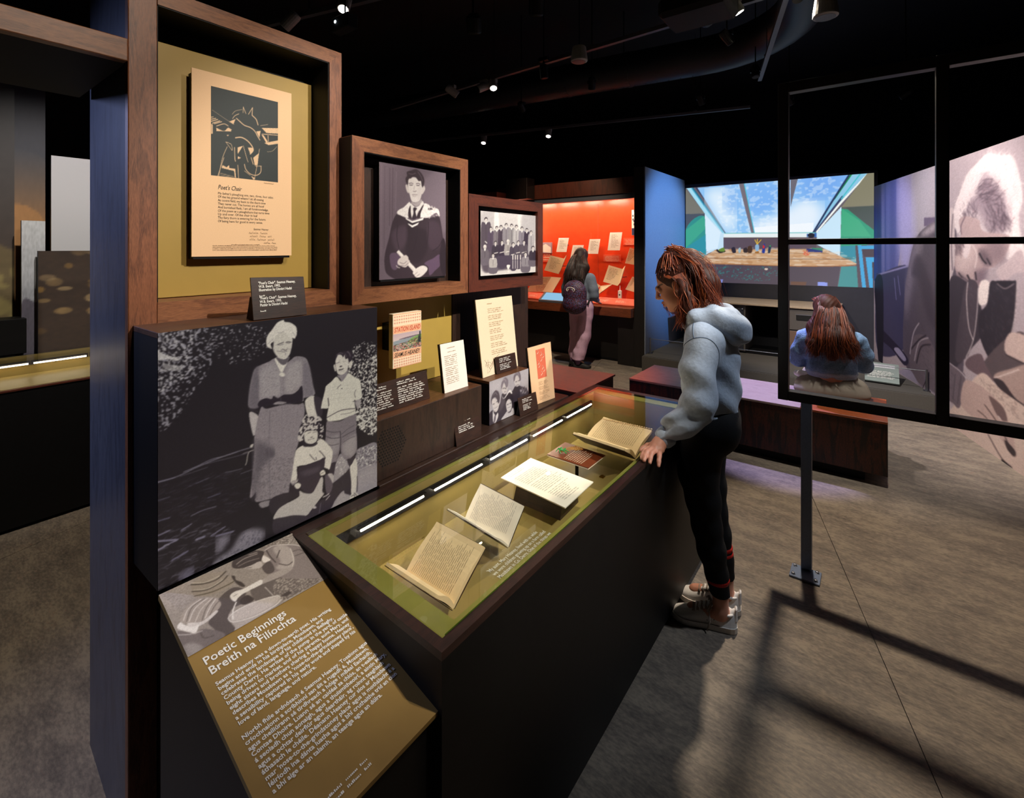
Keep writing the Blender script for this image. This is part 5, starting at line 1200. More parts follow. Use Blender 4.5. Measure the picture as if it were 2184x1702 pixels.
ART['group'] = (120, 124, 'cfcac8', '''
S b9b4b4 .8 20 16,35 222,36 222,401 16,408
S e6e2de 1 4 229,14 296,15 296,469 229,471
S e2deda 1 4 645,10 722,7 722,383 645,385
S b2aeb0 .8 20 730,10 999,9 999,451 730,382
S d6d2ce 1 2,848 435,901 999,846 999,1012 2,1001
S 4e4450 .9 10 23,489 222,443 435,480 679,459 943,531 980,728 898,882 596,908 281,930 37,918
S 544a54 1 73,179 16,206 9,564 89,576 171,562 164,196 105,177
P e8e4e0 71,177 107,174 89,213
L 2e2630 3.5 89,213 89,524
S 40363e 1 118,127 112,149 98,163 80,164 66,152 60,132 66,111 80,96 98,95 112,107
S d8d2cc 1 114,143 109,161 98,173 83,174 72,164 67,147 72,129 83,118 98,117 109,126
L 5a4e56 3.5 76,142 86,141
L 5a4e56 3.5 93,140 103,139
L 8a7e84 3.5 82,162 97,160
S 55495a 1 153,311 121,332 116,602 167,616 219,602 215,327 182,309
P e8e4e0 152,308 183,307 167,341
L 2e2630 3.5 167,341 167,573
S 40363e 1 193,266 188,285 175,297 159,298 146,287 142,269 146,250 159,237 175,236 188,247
S d8d2cc 1 189,280 185,296 175,306 163,306 153,297 149,282 153,266 163,256 175,255 185,264
L 5a4e56 3.5 156,277 164,277
L 5a4e56 3.6 172,277 180,276
L 8a7e84 3.6 162,295 175,294
S 7a7278 1 252,293 215,314 209,589 266,603 324,589 319,309 280,292
P e8e4e0 251,290 281,289 266,322
L 2e2630 3.6 266,322 266,559
S 40363e 1 292,249 287,267 274,279 258,280 246,270 241,252 246,234 258,222 274,221 287,231
S d8d2cc 1 288,263 284,278 274,288 262,289 252,280 248,265 252,250 262,240 274,239 284,248
L 5a4e56 3.6 254,261 263,260
L 5a4e56 3.6 270,260 279,259
L 8a7e84 3.6 260,278 273,277
S 4a3f4c 1 323,275 292,296 288,575 338,589 389,574 384,291 352,273
P e8e4e0 322,272 353,271 338,304
L 2e2630 3.7 338,304 338,544
S 40363e 1 364,230 359,249 346,261 330,262 317,251 312,234 317,215 330,203 346,202 359,213
S d8d2cc 1 360,244 356,260 346,270 333,270 323,262 319,247 323,231 333,221 346,221 356,229
L 5a4e56 3.7 326,242 335,242
L 5a4e56 3.7 342,241 351,241
L 8a7e84 3.7 332,260 345,259
S 8a848a 1 414,241 371,263 365,546 429,559 494,544 488,256 444,239
P e8e4e0 413,238 445,236 429,271
L 2e2630 3.8 429,271 429,514
S 40363e 1 456,196 451,214 437,226 421,228 408,217 402,199 408,181 421,168 437,167 451,178
S d8d2cc 1 452,210 448,225 437,235 424,236 414,227 409,212 414,197 424,187 437,186 448,195
L 5a4e56 3.8 417,208 426,207
L 5a4e56 3.8 433,207 442,206
L 8a7e84 3.8 423,225 436,224
S 8e8a8c 1 511,246 474,268 468,555 526,569 584,554 579,262 542,244
P e8e4e0 509,243 542,241 526,276
L 2e2630 3.9 526,276 526,524
S 40363e 1 554,200 548,219 535,231 518,232 504,222 499,204 504,185 518,172 535,171 548,182
S d8d2cc 1 550,214 545,230 535,241 521,241 510,232 506,217 510,201 521,191 535,190 545,199
L 5a4e56 3.9 513,212 523,212
L 5a4e56 3.9 530,211 540,211
L 8a7e84 3.9 520,230 533,229
S b4b0b0 1 601,260 563,282 557,573 616,587 676,572 671,276 632,258
P e8e4e0 599,257 633,255 616,290
L 2e2630 3.9 616,290 616,541
S 40363e 1 645,213 639,232 625,245 608,246 593,235 588,216 593,197 608,185 625,184 639,194
S d8d2cc 1 640,227 636,243 625,254 611,255 600,246 596,230 600,214 611,204 625,203 636,212
L 5a4e56 3.9 603,225 613,225
L 5a4e56 4.0 620,224 630,223
L 8a7e84 4.0 610,243 624,243
S 86808a 1 706,284 662,306 656,602 722,617 788,601 782,301 738,282
P e8e4e0 704,281 739,279 722,315
L 2e2630 4.0 722,315 722,570
S 40363e 1 751,237 745,256 731,269 713,270 698,259 693,240 698,221 713,208 731,207 745,218
S d8d2cc 1 747,251 742,268 731,278 716,279 705,270 700,254 705,238 716,227 731,226 742,236
L 5a4e56 4.0 708,249 718,248
L 5a4e56 4.1 726,248 736,247
L 8a7e84 4.1 715,268 730,267
S 3a3040 1 803,298 765,318 760,621 817,636 876,621 871,313 833,297
P e8e4e0 801,295 833,294 817,326
L 2e2630 4.1 817,326 817,588
S 40363e 1 844,255 839,273 826,285 809,286 796,275 791,258 796,240 809,229 826,228 839,238
S d8d2cc 1 840,269 836,283 826,293 813,293 802,285 798,271 802,256 813,247 826,246 836,254
L 5a4e56 4.1 805,267 814,266
L 5a4e56 4.1 822,266 831,265
L 8a7e84 4.1 811,283 825,282
S aaa6a8 1 887,337 849,357 843,663 902,679 963,664 957,353 918,336
P e8e4e0 885,334 919,332 902,365
L 2e2630 4.2 902,365 902,631
S 40363e 1 930,294 924,312 911,323 894,324 880,314 875,296 880,278 894,266 911,266 924,276
S d8d2cc 1 926,307 922,322 911,332 897,332 887,324 883,309 887,294 897,285 911,284 922,293
L 5a4e56 4.2 890,305 899,304
L 5a4e56 4.2 907,304 916,304
L 8a7e84 4.2 896,322 910,321
S 4a4050 1 185,667 304,668 296,888 193,884
S 3c3440 1 231,524 189,543 183,692 244,707 305,693 300,541 257,524
P e8e4e0 229,521 258,521 244,552
L 2e2630 3.6 244,552 244,676
S 40363e 1 268,485 263,502 251,512 237,513 225,502 220,486 225,469 237,458 251,457 263,468
S d8d2cc 1 264,497 260,512 251,520 240,521 231,512 227,498 231,484 240,475 251,475 260,483
L 5a4e56 3.6 233,494 241,494
L 5a4e56 3.6 248,493 256,493
L 8a7e84 3.6 238,511 251,510
L e0dad4 11.7 211,657 281,643
S 4a4050 1 294,657 417,658 409,882 301,877
S 3a3040 1 341,511 298,531 292,683 355,698 418,684 413,529 368,511
P e8e4e0 339,509 369,508 355,540
L 2e2630 3.7 355,540 355,666
S 40363e 1 379,471 375,489 362,500 347,500 335,490 330,472 335,455 347,444 362,444 375,454
S d8d2cc 1 375,484 372,499 362,508 350,508 341,499 337,485 341,471 350,462 362,461 372,470
L 5a4e56 3.7 343,481 352,480
L 5a4e56 3.7 358,480 367,480
L 8a7e84 3.7 349,498 362,497
L e0dad4 12.0 320,647 393,632
S 4a4050 1 399,647 526,647 518,875 407,871
S a09a98 1 448,499 403,518 397,673 462,688 528,674 522,516 476,498
P e8e4e0 446,496 477,495 462,528
L 2e2630 3.8 462,528 462,656
S dcd6d0 1 488,458 483,475 470,487 454,487 442,476 437,459 442,441 454,430 470,430 483,440
S d8d2cc 1 484,471 480,486 470,495 458,495 448,486 444,472 448,457 458,448 470,448 480,456
L 5a4e56 3.8 450,467 459,467
L 5a4e56 3.8 466,467 475,467
L 8a7e84 3.8 456,485 469,484
L e0dad4 12.3 427,636 502,622
S 4a4050 1 492,695 622,696 614,927 500,922
S 4a4250 1 542,545 496,564 489,721 556,737 624,723 618,563 571,544
P e8e4e0 540,542 572,541 556,574
L 2e2630 3.9 556,574 556,704
S 40363e 1 582,503 577,521 564,533 548,533 535,522 530,504 535,487 548,475 564,475 577,486
S d8d2cc 1 578,517 574,532 564,541 552,541 541,532 537,518 541,503 552,493 564,493 574,502
L 5a4e56 3.9 544,513 553,513
L 5a4e56 3.9 560,513 569,513
L 8a7e84 3.9 550,531 564,530
L e0dad4 12.6 520,684 597,670
S 4a4050 1 586,666 720,667 712,902 594,897
S 504854 1 637,514 590,534 583,693 652,709 722,694 716,532 667,513
P e8e4e0 635,511 668,510 652,543
L 2e2630 4.0 652,543 652,675
S 40363e 1 679,471 674,490 660,501 644,502 631,491 625,473 631,455 644,443 660,443 674,453
S d8d2cc 1 675,485 671,500 660,510 647,510 637,501 633,486 637,471 647,461 660,461 671,470
L 5a4e56 4.0 640,481 649,481
L 5a4e56 4.0 656,481 666,481
L 8a7e84 4.0 645,499 660,499
L e0dad4 12.8 615,655 694,640
S 4a4050 1 692,663 831,664 822,902 700,897
S 564e58 1 745,508 696,528 689,690 761,706 833,692 826,527 776,507
P e8e4e0 743,505 777,504 761,538
L 2e2630 4.1 761,538 761,673
S 40363e 1 788,465 783,484 769,495 752,496 738,485 733,466 738,448 752,436 769,436 783,447
S d8d2cc 1 784,479 780,494 769,504 756,504 745,495 741,480 745,465 756,455 769,455 780,464
L 5a4e56 4.1 748,475 757,475
L 5a4e56 4.1 765,475 775,475
L 8a7e84 4.1 754,493 768,493
L e0dad4 13.2 722,652 804,637
L dcd6d0 18.6 550,692 550,758
L a8a2a4 17.1 550,780 550,906
L dcd6d0 18.8 596,692 596,759
L a8a2a4 17.3 596,781 596,908
L dcd6d0 19.0 637,693 637,760
L a8a2a4 17.4 637,782 637,910
L dcd6d0 19.3 692,693 692,761
L a8a2a4 17.7 692,784 692,912
S 6a626c 1 -4,747 72,694 149,750 121,832 16,829
S 6a626a 1 58,592 16,612 11,728 72,743 134,730 128,611 86,592
P e8e4e0 56,590 87,590 72,622
L 2e2630 3.5 72,622 72,716
S dcd6d0 1 97,550 92,568 79,580 64,580 51,569 47,550 51,532 64,520 79,520 92,531
S d8d2cc 1 93,563 89,579 79,588 67,588 57,579 53,564 57,548 67,539 79,539 89,548
L 5a4e56 3.5 60,560 69,560
L 5a4e56 3.5 76,559 84,559
L 8a7e84 3.5 66,577 79,577
S 6a626c 1 124,881 204,828 285,887 255,971 146,965
S b0aaa8 1 189,724 146,743 140,862 204,878 269,867 263,745 218,725
P e8e4e0 188,721 220,722 204,755
L 2e2630 3.6 204,755 204,850
S 40363e 1 230,681 225,700 212,712 196,712 182,700 177,681 182,662 196,651 212,651 225,662
S d8d2cc 1 226,695 222,711 211,721 199,720 189,711 185,695 189,679 199,670 211,670 222,680
L 5a4e56 3.6 192,691 201,691
L 5a4e56 3.6 208,691 217,691
L 8a7e84 3.6 198,709 211,709
S 6a626c 1 696,890 791,832 889,897 853,989 722,982
S 8a848a 1 774,718 722,739 715,869 791,887 869,875 862,741 809,719
P e8e4e0 772,715 810,716 791,752
L 2e2630 4.1 791,752 791,857
S 40363e 1 823,671 817,692 801,705 781,705 766,692 760,671 766,650 781,638 801,638 817,651
S d8d2cc 1 817,687 813,704 800,714 785,714 773,703 768,686 773,669 785,659 800,659 813,670
L 5a4e56 4.1 777,682 788,682
L 5a4e56 4.1 796,682 807,682
L 8a7e84 4.1 784,702 800,702
S 6a626c 1 844,791 943,731 1046,796 1008,890 871,885
S 3a323e 1 925,615 871,637 864,770 943,787 1025,773 1017,637 962,615
P e8e4e0 923,612 964,612 943,650
L 2e2630 4.2 943,650 943,756
S 40363e 1 976,566 970,587 954,601 933,601 917,588 911,567 917,546 933,532 954,532 970,545
S d8d2cc 1 971,582 966,600 953,610 937,610 924,600 920,582 924,565 937,554 953,554 966,564
L 5a4e56 4.2 929,578 940,577
L 5a4e56 4.3 949,577 960,577
L 8a7e84 4.3 936,598 952,598
S e8e4de 1 438,850 498,852 482,903 470,932 490,962 450,960 465,931 450,902
L e4e0dc 12.5 75,468 103,494
N .06 3 4
''')
ART['kids'] = (110, 84, 'a39da2', '''
S b8b2b6 .7 30 37,44 294,36 292,225 79,278
S b4aeb2 .7 20 757,39 990,31 985,397 785,313
S 8c858c .7 14 33,438 70,328 30,657
S 403840 1 -2,741 75,674 120,718 250,607 279,483 309,385 403,427 501,424 600,402 621,334 764,363 993,593 987,1055 593,1013 283,997 -5,1002
S 342c34 1 559,472 621,353 753,378 761,570 697,773 575,820
S 5e555c .6 12 288,495 364,522 363,649 238,782
S beb6b4 1 282,222 302,174 368,151 445,193 444,276 424,360 394,423 346,407 309,340
S 7a7078 1 277,238 283,150 322,72 379,26 437,81 460,152 444,257 405,281 377,199 349,144 320,207 291,279
L b0a8ac 8.6 312,87 369,69 397,132
L 3a323a 9.6 319,271 367,277 405,308
L 5a5058 8.6 356,365 395,369
S d8d4d0 1 299,417 336,503 384,483 423,433 501,368 560,462 540,474 481,417 393,505 326,508
S beb6b4 1 603,161 634,96 705,99 771,157 776,234 743,337 692,358 642,313
S 6c626a 1 598,196 594,83 655,-1 727,-8 777,92 786,209 755,246 735,146 685,74 644,99 623,186
L a8a0a4 9.0 635,40 696,21 736,99
L 2e262e 9.0 643,225 683,228
L 2e262e 9.1 714,224 755,227
L 5a5058 9.0 662,320 702,319 733,324
S c4bcba 1 64,449 123,426 195,497 232,564 221,668 183,743 137,742 102,676 72,558
S 4e454d 1 45,496 46,399 88,299 152,250 216,308 247,426 241,532 213,575 177,464 132,403 68,433 58,536
L 8a8288 9.2 97,338 142,300 187,369
L 2e262e 10.2 85,546 121,546
L 2e262e 10.3 167,523 204,523
L efebe8 9.3 120,665 157,670 184,654
L 4a4048 7.4 116,650 157,657 189,638
S 2c242c 1 401,608 383,529 442,458 540,474 588,593 575,820 537,713 479,582
S c4bcba 1 401,663 440,586 499,589 542,678 546,791 515,862 456,876 418,806
L 2e262e 10.7 425,690 463,691
L 2e262e 10.8 493,688 532,693
L efebe8 9.8 438,791 487,796 516,780
L 4a4048 6.9 433,776 487,782 521,768
S bdb6b6 1 292,992 360,902 427,846 456,894 515,899 555,831 595,856 593,995
S d4cecc 1 84,704 119,779 155,829 201,785 209,878 144,994 90,936
S 6a6068 1 128,818 155,838 144,941 108,987 109,890
S 4c434b 1 761,570 804,452 888,423 962,524 950,617 886,614
F a8a0a4 .55 5 5 7 .8 763,419 910,373 995,458 961,601 803,565
B 2
N .12 1.2 5
''')
ART['pump'] = (220, 145, 'a29890', '''
S b5aaa4 .8 30 3,20 228,16 154,284 115,366 12,230
F 7a7068 .52 2 2 3 .5 3,20 971,-23 996,954 15,992
S 6e645e .8 12 724,-15 971,-23 982,203 857,91 758,59
F c8beb4 .55 4 4 4 .8 734,-3 971,-23 982,203
S 5c5250 1 300,475 410,420 467,551 406,698 339,704 286,805 292,980 221,996 189,827 181,714 249,624
S 6a605c 1 517,559 641,598 764,662 960,956 892,978 611,967 502,879 483,658
F b0a69c .52 3 4 9 .9 685,623 960,956 873,970 611,967
S 8a7f7c 1 732,61 812,56 930,185 993,320 993,723 1009,937 911,909 719,636 685,469 644,325 726,299
S b4aaa4 .9 6 796,121 875,129 904,283 855,521 789,568 726,458 786,373
L 4c4240 9.4 749,98 744,224 750,360
L 4c4240 8.2 764,409 808,495 851,484
L 4c4240 8.5 778,298 831,196
L d8d0ca 7.6 740,80 821,74 928,192 989,307
L e0d8d0 6.3 906,251 874,447 831,557
L 5a504e 7.6 908,321 957,346 982,461
L 5a504e 7.5 898,410 970,429
S 584e4c 1 649,331 721,293 710,470 652,475
S e4dcd6 1 702,133 728,237 727,284 681,276 681,196
S a89e98 1 577,532 676,505 772,531 825,581 751,614 583,584
S e8e2dc 1 470,512 588,509 584,578 535,582 455,579 405,599 376,631 362,570 369,509 406,488
L 8a807c 5.5 384,543 406,544
S 463c3a 1 479,91 524,-10 649,-21 726,87 691,177 659,234 592,230 539,196 499,162
L a0958f 9.2 515,89 581,59 677,78
L 8a7f7a 8.1 516,137 589,133 669,165
L b0a59f 7.3 624,31 683,52
S c0b6b0 1 548,208 595,218 662,221 662,301 627,320 567,261
L 5a504e 6.0 556,225 586,254
S a09488 1 198,65 253,49 262,2 341,42 426,124 390,162 439,253 435,352 383,386 298,376 211,332 178,289 182,184
L 5a5048 13.3 196,76 266,151 347,181 426,124
L 5a5048 11.4 182,184 266,264 366,250 421,201
L 605648 10.4 182,267 285,331 392,341 433,334
L c8beb0 7.5 204,58 279,139 376,145
L c8beb0 6.5 189,172 279,253 382,226
S 443a36 1 441,241 460,264 452,328 476,403 481,484 461,472 442,375
S a99d94 1 49,497 84,403 144,339 209,343 279,420 297,540 280,599 237,634 190,663 133,649 86,585 52,563
L e0d8d0 6.1 62,528 119,398 207,354
L e4dcd4 6.1 88,575 151,441 243,387
L d8cec4 6.1 119,618 181,494 268,420
L e4dcd4 6.2 174,641 224,538 283,453
L 6a605a 5.3 76,559 137,409 225,371
L 6a605a 5.3 153,650 208,516 276,431
L 6a605a 5.3 206,633 253,550 293,508
S d6cec8 1 77,585 151,661 229,623 251,614 255,646 185,694 124,700 81,666
S e8e2dc 1 20,557 44,527 58,584 91,667 128,680 107,739 88,762 57,695 21,608
S 786e6c 1 6,637 56,705 90,778 132,761 185,847 221,996 15,992
S a8a09c .8 8 8,843 56,863 91,983 15,992
L c0b8b4 6.6 5,672 67,746 128,781
L 5a504e 7.4 115,800 120,880 172,915
S b2a8a2 1 296,780 328,756 470,768 586,821 626,858 626,917 611,967 308,1003 298,951
S c4bab4 .9 339,757 459,767 594,839 618,891 569,941 421,934 307,859
L e8e2dc 6.2 288,795 302,879 416,955 561,972 621,938
L e8e2dc 5.5 294,790 360,759 490,780 615,852 629,906
S 463c3a 1 407,643 456,624 478,680 475,746 419,742 395,697
L e8e2dc 8.9 309,849 334,738 378,647
S 4a403e 1 642,894 696,877 709,923 670,930
L d0c8c0 5.7 586,647 593,744 598,822
B 1
N .2 1.2 5
''')
ART['cut'] = (130, 150, '1f2726', '''
L d9b48c 3.7 19,268 179,332 323,385
L d9b48c 9.1 4,352 33,344
L d9b48c 10.1 4,375 68,354
L d9b48c 11.0 7,397 93,363
L d9b48c 11.1 24,415 123,374
L d9b48c 10.2 48,418 148,379
L d9b48c 9.3 78,439 179,399 240,414
P d9b48c 250,362 344,318 313,382
P d9b48c 73,457 78,493 158,481
P d9b48c 189,477 240,431 292,449 271,469
L d9b48c 6.6 78,493 282,467
P d9b48c 4,426 28,430 28,533 4,537
L d9b48c 7.7 302,320 334,281 392,250
L d9b48c 4.8 297,270 344,224 441,191
L d9b48c 7.8 457,158 453,227
L d9b48c 7.9 460,166 495,229
L d9b48c 7.9 594,142 533,231
L d9b48c 10.0 594,142 588,235
L d9b48c 12.1 594,238 650,273 678,334
L d9b48c 11.9 355,307 408,337 473,370 561,383 628,416 673,471 707,511
P d9b48c 650,417 718,399 701,485
P d9b48c 735,361 1001,325 1001,393 811,412
P d9b48c 730,441 764,445 834,516 805,529
L d9b48c 9.6 741,435 995,413
L d9b48c 9.4 834,440 840,511
P d9b48c 776,537 1001,475 1001,516 846,555
L d9b48c 14.0 344,534 430,518 517,545 583,597 605,647 561,696
P d9b48c 522,622 605,621 594,674 561,696
P d9b48c 214,519 250,514 235,533
L d9b48c 6.6 204,600 282,619 297,685
L d9b48c 5.7 209,603 292,685
L d9b48c 6.5 225,652 158,793 108,998
L d9b48c 7.3 179,783 93,1003
L d9b48c 9.5 329,647 334,774 344,806
P d9b48c 371,642 451,614 376,718
L d9b48c 6.9 457,613 506,746 528,795
P d9b48c 376,743 424,759 376,777
P d9b48c 158,868 219,887 250,859 256,892 339,892 350,997 334,994 323,919 148,902
L d9b48c 4.8 133,962 323,987
L d9b48c 4.7 128,979 282,995
L d9b48c 8.7 376,846 387,998
L d9b48c 9.0 572,738 605,813
P d9b48c 605,734 690,672 673,815 628,824
L d9b48c 7.1 701,618 661,825 622,995
L d9b48c 10.1 473,827 495,885 561,931 650,940 718,898 724,823
L d9b48c 7.1 639,831 730,822
L d9b48c 5.9 473,904 561,948
P d9b48c 572,956 639,976 611,996
L d9b48c 4.2 822,638 905,619 977,556
L d9b48c 5.2 718,337 834,305
N .06 3 5
''')
ART['mural'] = (330, 360, 'b3a6a8', '''
G 4a5a96 8a86ac 1,0 1,4 216,3 201,436 1,504
S 9c98ba 1 12 70,2 88,5 97,444 75,456
S 8f90b8 .9 14 114,5 130,6 138,441 118,442
S 4c5688 .9 10 34,5 66,6 66,456 34,459
S 6a6c9c .8 12 154,6 178,9 182,428 158,435
S b8aec4 1 16 201,7 312,6 331,397 230,425
S c4bcc4 .9 30 312,6 440,0 440,204 325,279
P 86768c 379,204 443,208 443,244 379,240
S 56506a 1 25,502 62,467 279,413 265,577 244,802 34,870
L a8a0b8 9.6 30,501 43,474 97,459 279,413
L 2a2440 13.3 16,503 34,765
L 9890b0 4.4 178,477 193,580
L 9890b0 4.2 205,465 223,552
S 6e626b 1 337,282 373,252 440,224 511,211 534,228 547,302 556,520 565,807 362,892 251,846 251,571 279,422 312,319
S 95898f .9 14 312,319 343,280 373,319 325,428 286,574 265,659 258,524
S 5e525c .9 10 337,358 397,431 440,539 440,659 385,590 349,469 299,452
S c8bcc0 .8 8 362,268 440,228 440,260 385,282
H 5a4c56 .5 220 19 1.9 59,80 337,282 440,224 547,229 556,775 258,844 251,571
S d6cac8 1 538,177 565,122 590,71 630,42 671,20 715,40 753,54 776,131 782,191 770,248 793,366 770,390 740,368 606,283 556,281 529,227
S 9c8c92 .95 16 626,147 638,85 674,90 698,121 725,164 743,203 747,264 715,287 681,286 645,237 630,202 590,204 606,165
H 5c4c54 .7 70 44 2.0 99,-15 630,121 674,100 702,134 728,183 681,195 638,169
H 5c4c54 .7 70 49 1.9 34,94 664,193 725,182 747,264 715,287 674,282
H 6a5a62 .6 60 53 2.3 32,95 578,189 626,181 641,271 606,283 565,267
H dccfcd .8 110 65 1.9 55,-84 543,177 565,122 606,71 645,56 638,122 590,183 556,215
H ddd1cf .8 110 60 1.6 42,91 638,48 715,46 753,66 776,149 770,248 747,246 725,164 692,104
H c8bcbc .6 70 50 1.6 35,94 681,56 747,64 776,149 759,217 728,158
H ddd1cf .8 50 43 1.3 0,-100 630,53 671,11 753,48 759,74 681,56
H e8deda .7 60 44 1.5 70,71 740,276 770,248 793,366 770,393 747,368
S b8a4a2 1 565,285 556,230 590,219 638,237 645,264 667,279 743,295 731,350 695,389 656,411 645,459 614,455 590,465 565,468 543,420 529,357 538,320
S 9a8688 .8 12 645,331 695,306 731,350 695,389 674,377
S d0beba .7 16 547,339 598,303 630,352 590,409 556,426
L 4a3c42 3.5 641,351 653,371 664,381
L 5a4a50 3.0 667,364 681,383
L 5c4c52 3.5 556,426 578,438 606,453
L 5c4c52 3.4 594,426 610,452
L 5c4c52 2.9 626,413 630,440
L 86747a 4.8 582,221 565,252 567,281
S d8cac8 1 578,317 606,321 590,367 573,353
S c6b8b6 1 511,207 534,202 538,376 520,451 511,452
L 6c5e66 3.4 529,205 522,302 527,413
S 6a5a60 .8 10 638,335 664,344 685,383 664,387 645,365
S 84727a .85 8 622,414 653,401 671,387 664,430 649,458 630,455
S 76666c .8 10 543,420 565,425 590,441 606,463 565,470
S 8e7c80 .7 14 674,305 734,300 731,350 702,379 688,338
L 33282e 5.6 640,350 653,371 665,382
L 40343a 4.7 669,367 679,385
L 3a2e34 5.7 592,428 602,443 614,455
L 3a2e34 4.4 624,415 628,440
L 4a3c42 4.7 556,422 569,436
H 5c4c54 .5 60 24 2.0 34,94 543,302 578,317 565,357 538,350
L d8cac6 3.6 606,311 630,352 622,400
S c0b0b0 1 702,401 740,368 770,337 785,349 793,395 759,409 728,433 708,426
S 4e434b 1 513,457 594,452 616,458 660,592 607,684 584,724 513,766
S 5e5259 1 589,453 634,456 630,561 616,642 584,724 540,739 560,576
L d8ccc8 3.5 594,452 589,513 598,607 616,650
L d8ccc8 3.0 636,467 630,561 616,650 587,719
S e0d4ce 1 643,447 676,443 672,507 638,520
S 3e343c 1 680,443 707,440 733,455 764,430 761,533 743,627 718,713 680,698 643,634 638,559 668,515
S 342a32 1 699,437 757,431 750,445 733,455 711,450
H 8a7c80 .5 90 15 1.5 51,86 680,447 764,444 750,587 718,705 643,634
H 8a7c80 .4 70 17 1.7 55,83 589,457 630,468 616,642 560,724
L d0c4c0 2.8 766,430 761,516 750,587 718,713
L b8acaa 2.5 703,444 729,457 757,438
S 6a5c5e 1 660,705 785,577 785,793 699,763
S c4b0a8 1 747,588 832,599 832,662 733,658
L 3a2e32 3.7 733,661 832,675
S b09a92 1 692,748 736,706 832,662 832,832 750,796
L e0d0c8 3.0 692,748 711,737 771,692
S 4a3c40 1 692,756 722,747 764,783 832,794 832,813 750,803
S 7a666a 1 594,721 643,688 664,719 692,759 660,765 589,754
S cdb9ae 1 513,950 570,860 647,751 718,777 849,822 849,952 771,1003 540,1000 513,972
F 8c7a74 .58 3 3 13 .5 638,782 684,770 818,815 771,841
S 7e7076 1 291,766 334,708 402,703 445,745 513,766 560,778 584,792 560,910 519,909 439,916 334,920 291,867
L 4c4048 7.3 298,783 348,728 389,697
L 4c4048 7.2 334,831 362,753 415,727
L b8acb0 5.5 320,826 348,738 402,703
L b8acb0 5.7 291,806 313,709 348,655
L c4b8ba 4.2 513,766 560,778 584,792
H 4c4048 .45 120 18 2.1 66,75 334,722 439,738 570,790 560,906 402,928
L 5c5056 3.0 540,798 529,895
L 5c5056 2.9 565,796 550,902
S bfa8a0 1 565,895 570,835 589,799 643,795 684,807 722,828 736,859 757,909 761,951 750,962 729,940 684,917 643,914 598,914
S 7a6462 .9 676,814 722,828 736,863 711,869 688,842
L 5a4848 3.5 660,852 692,876 722,906 754,956
L 6a5654 3.4 634,884 664,891 684,913
L e8dcd4 3.1 707,864 716,870
S 4a3a3c 1 729,926 761,941 757,959 736,950
L 7a6866 4.8 672,943 718,990 750,996
S 3a2e30 1 720,992 750,999 722,1009
S 3a3048 1 26,756 63,747 267,824 252,872 158,828 42,800
S a49cae 1 176,823 211,806 264,836 244,854
S 2c2638 1 10,510 83,503 83,911 42,914 21,691
S a89eac 1 219,910 291,878 348,914 415,913 439,916 244,922
B 1.5
N .10 1.2 5
''')
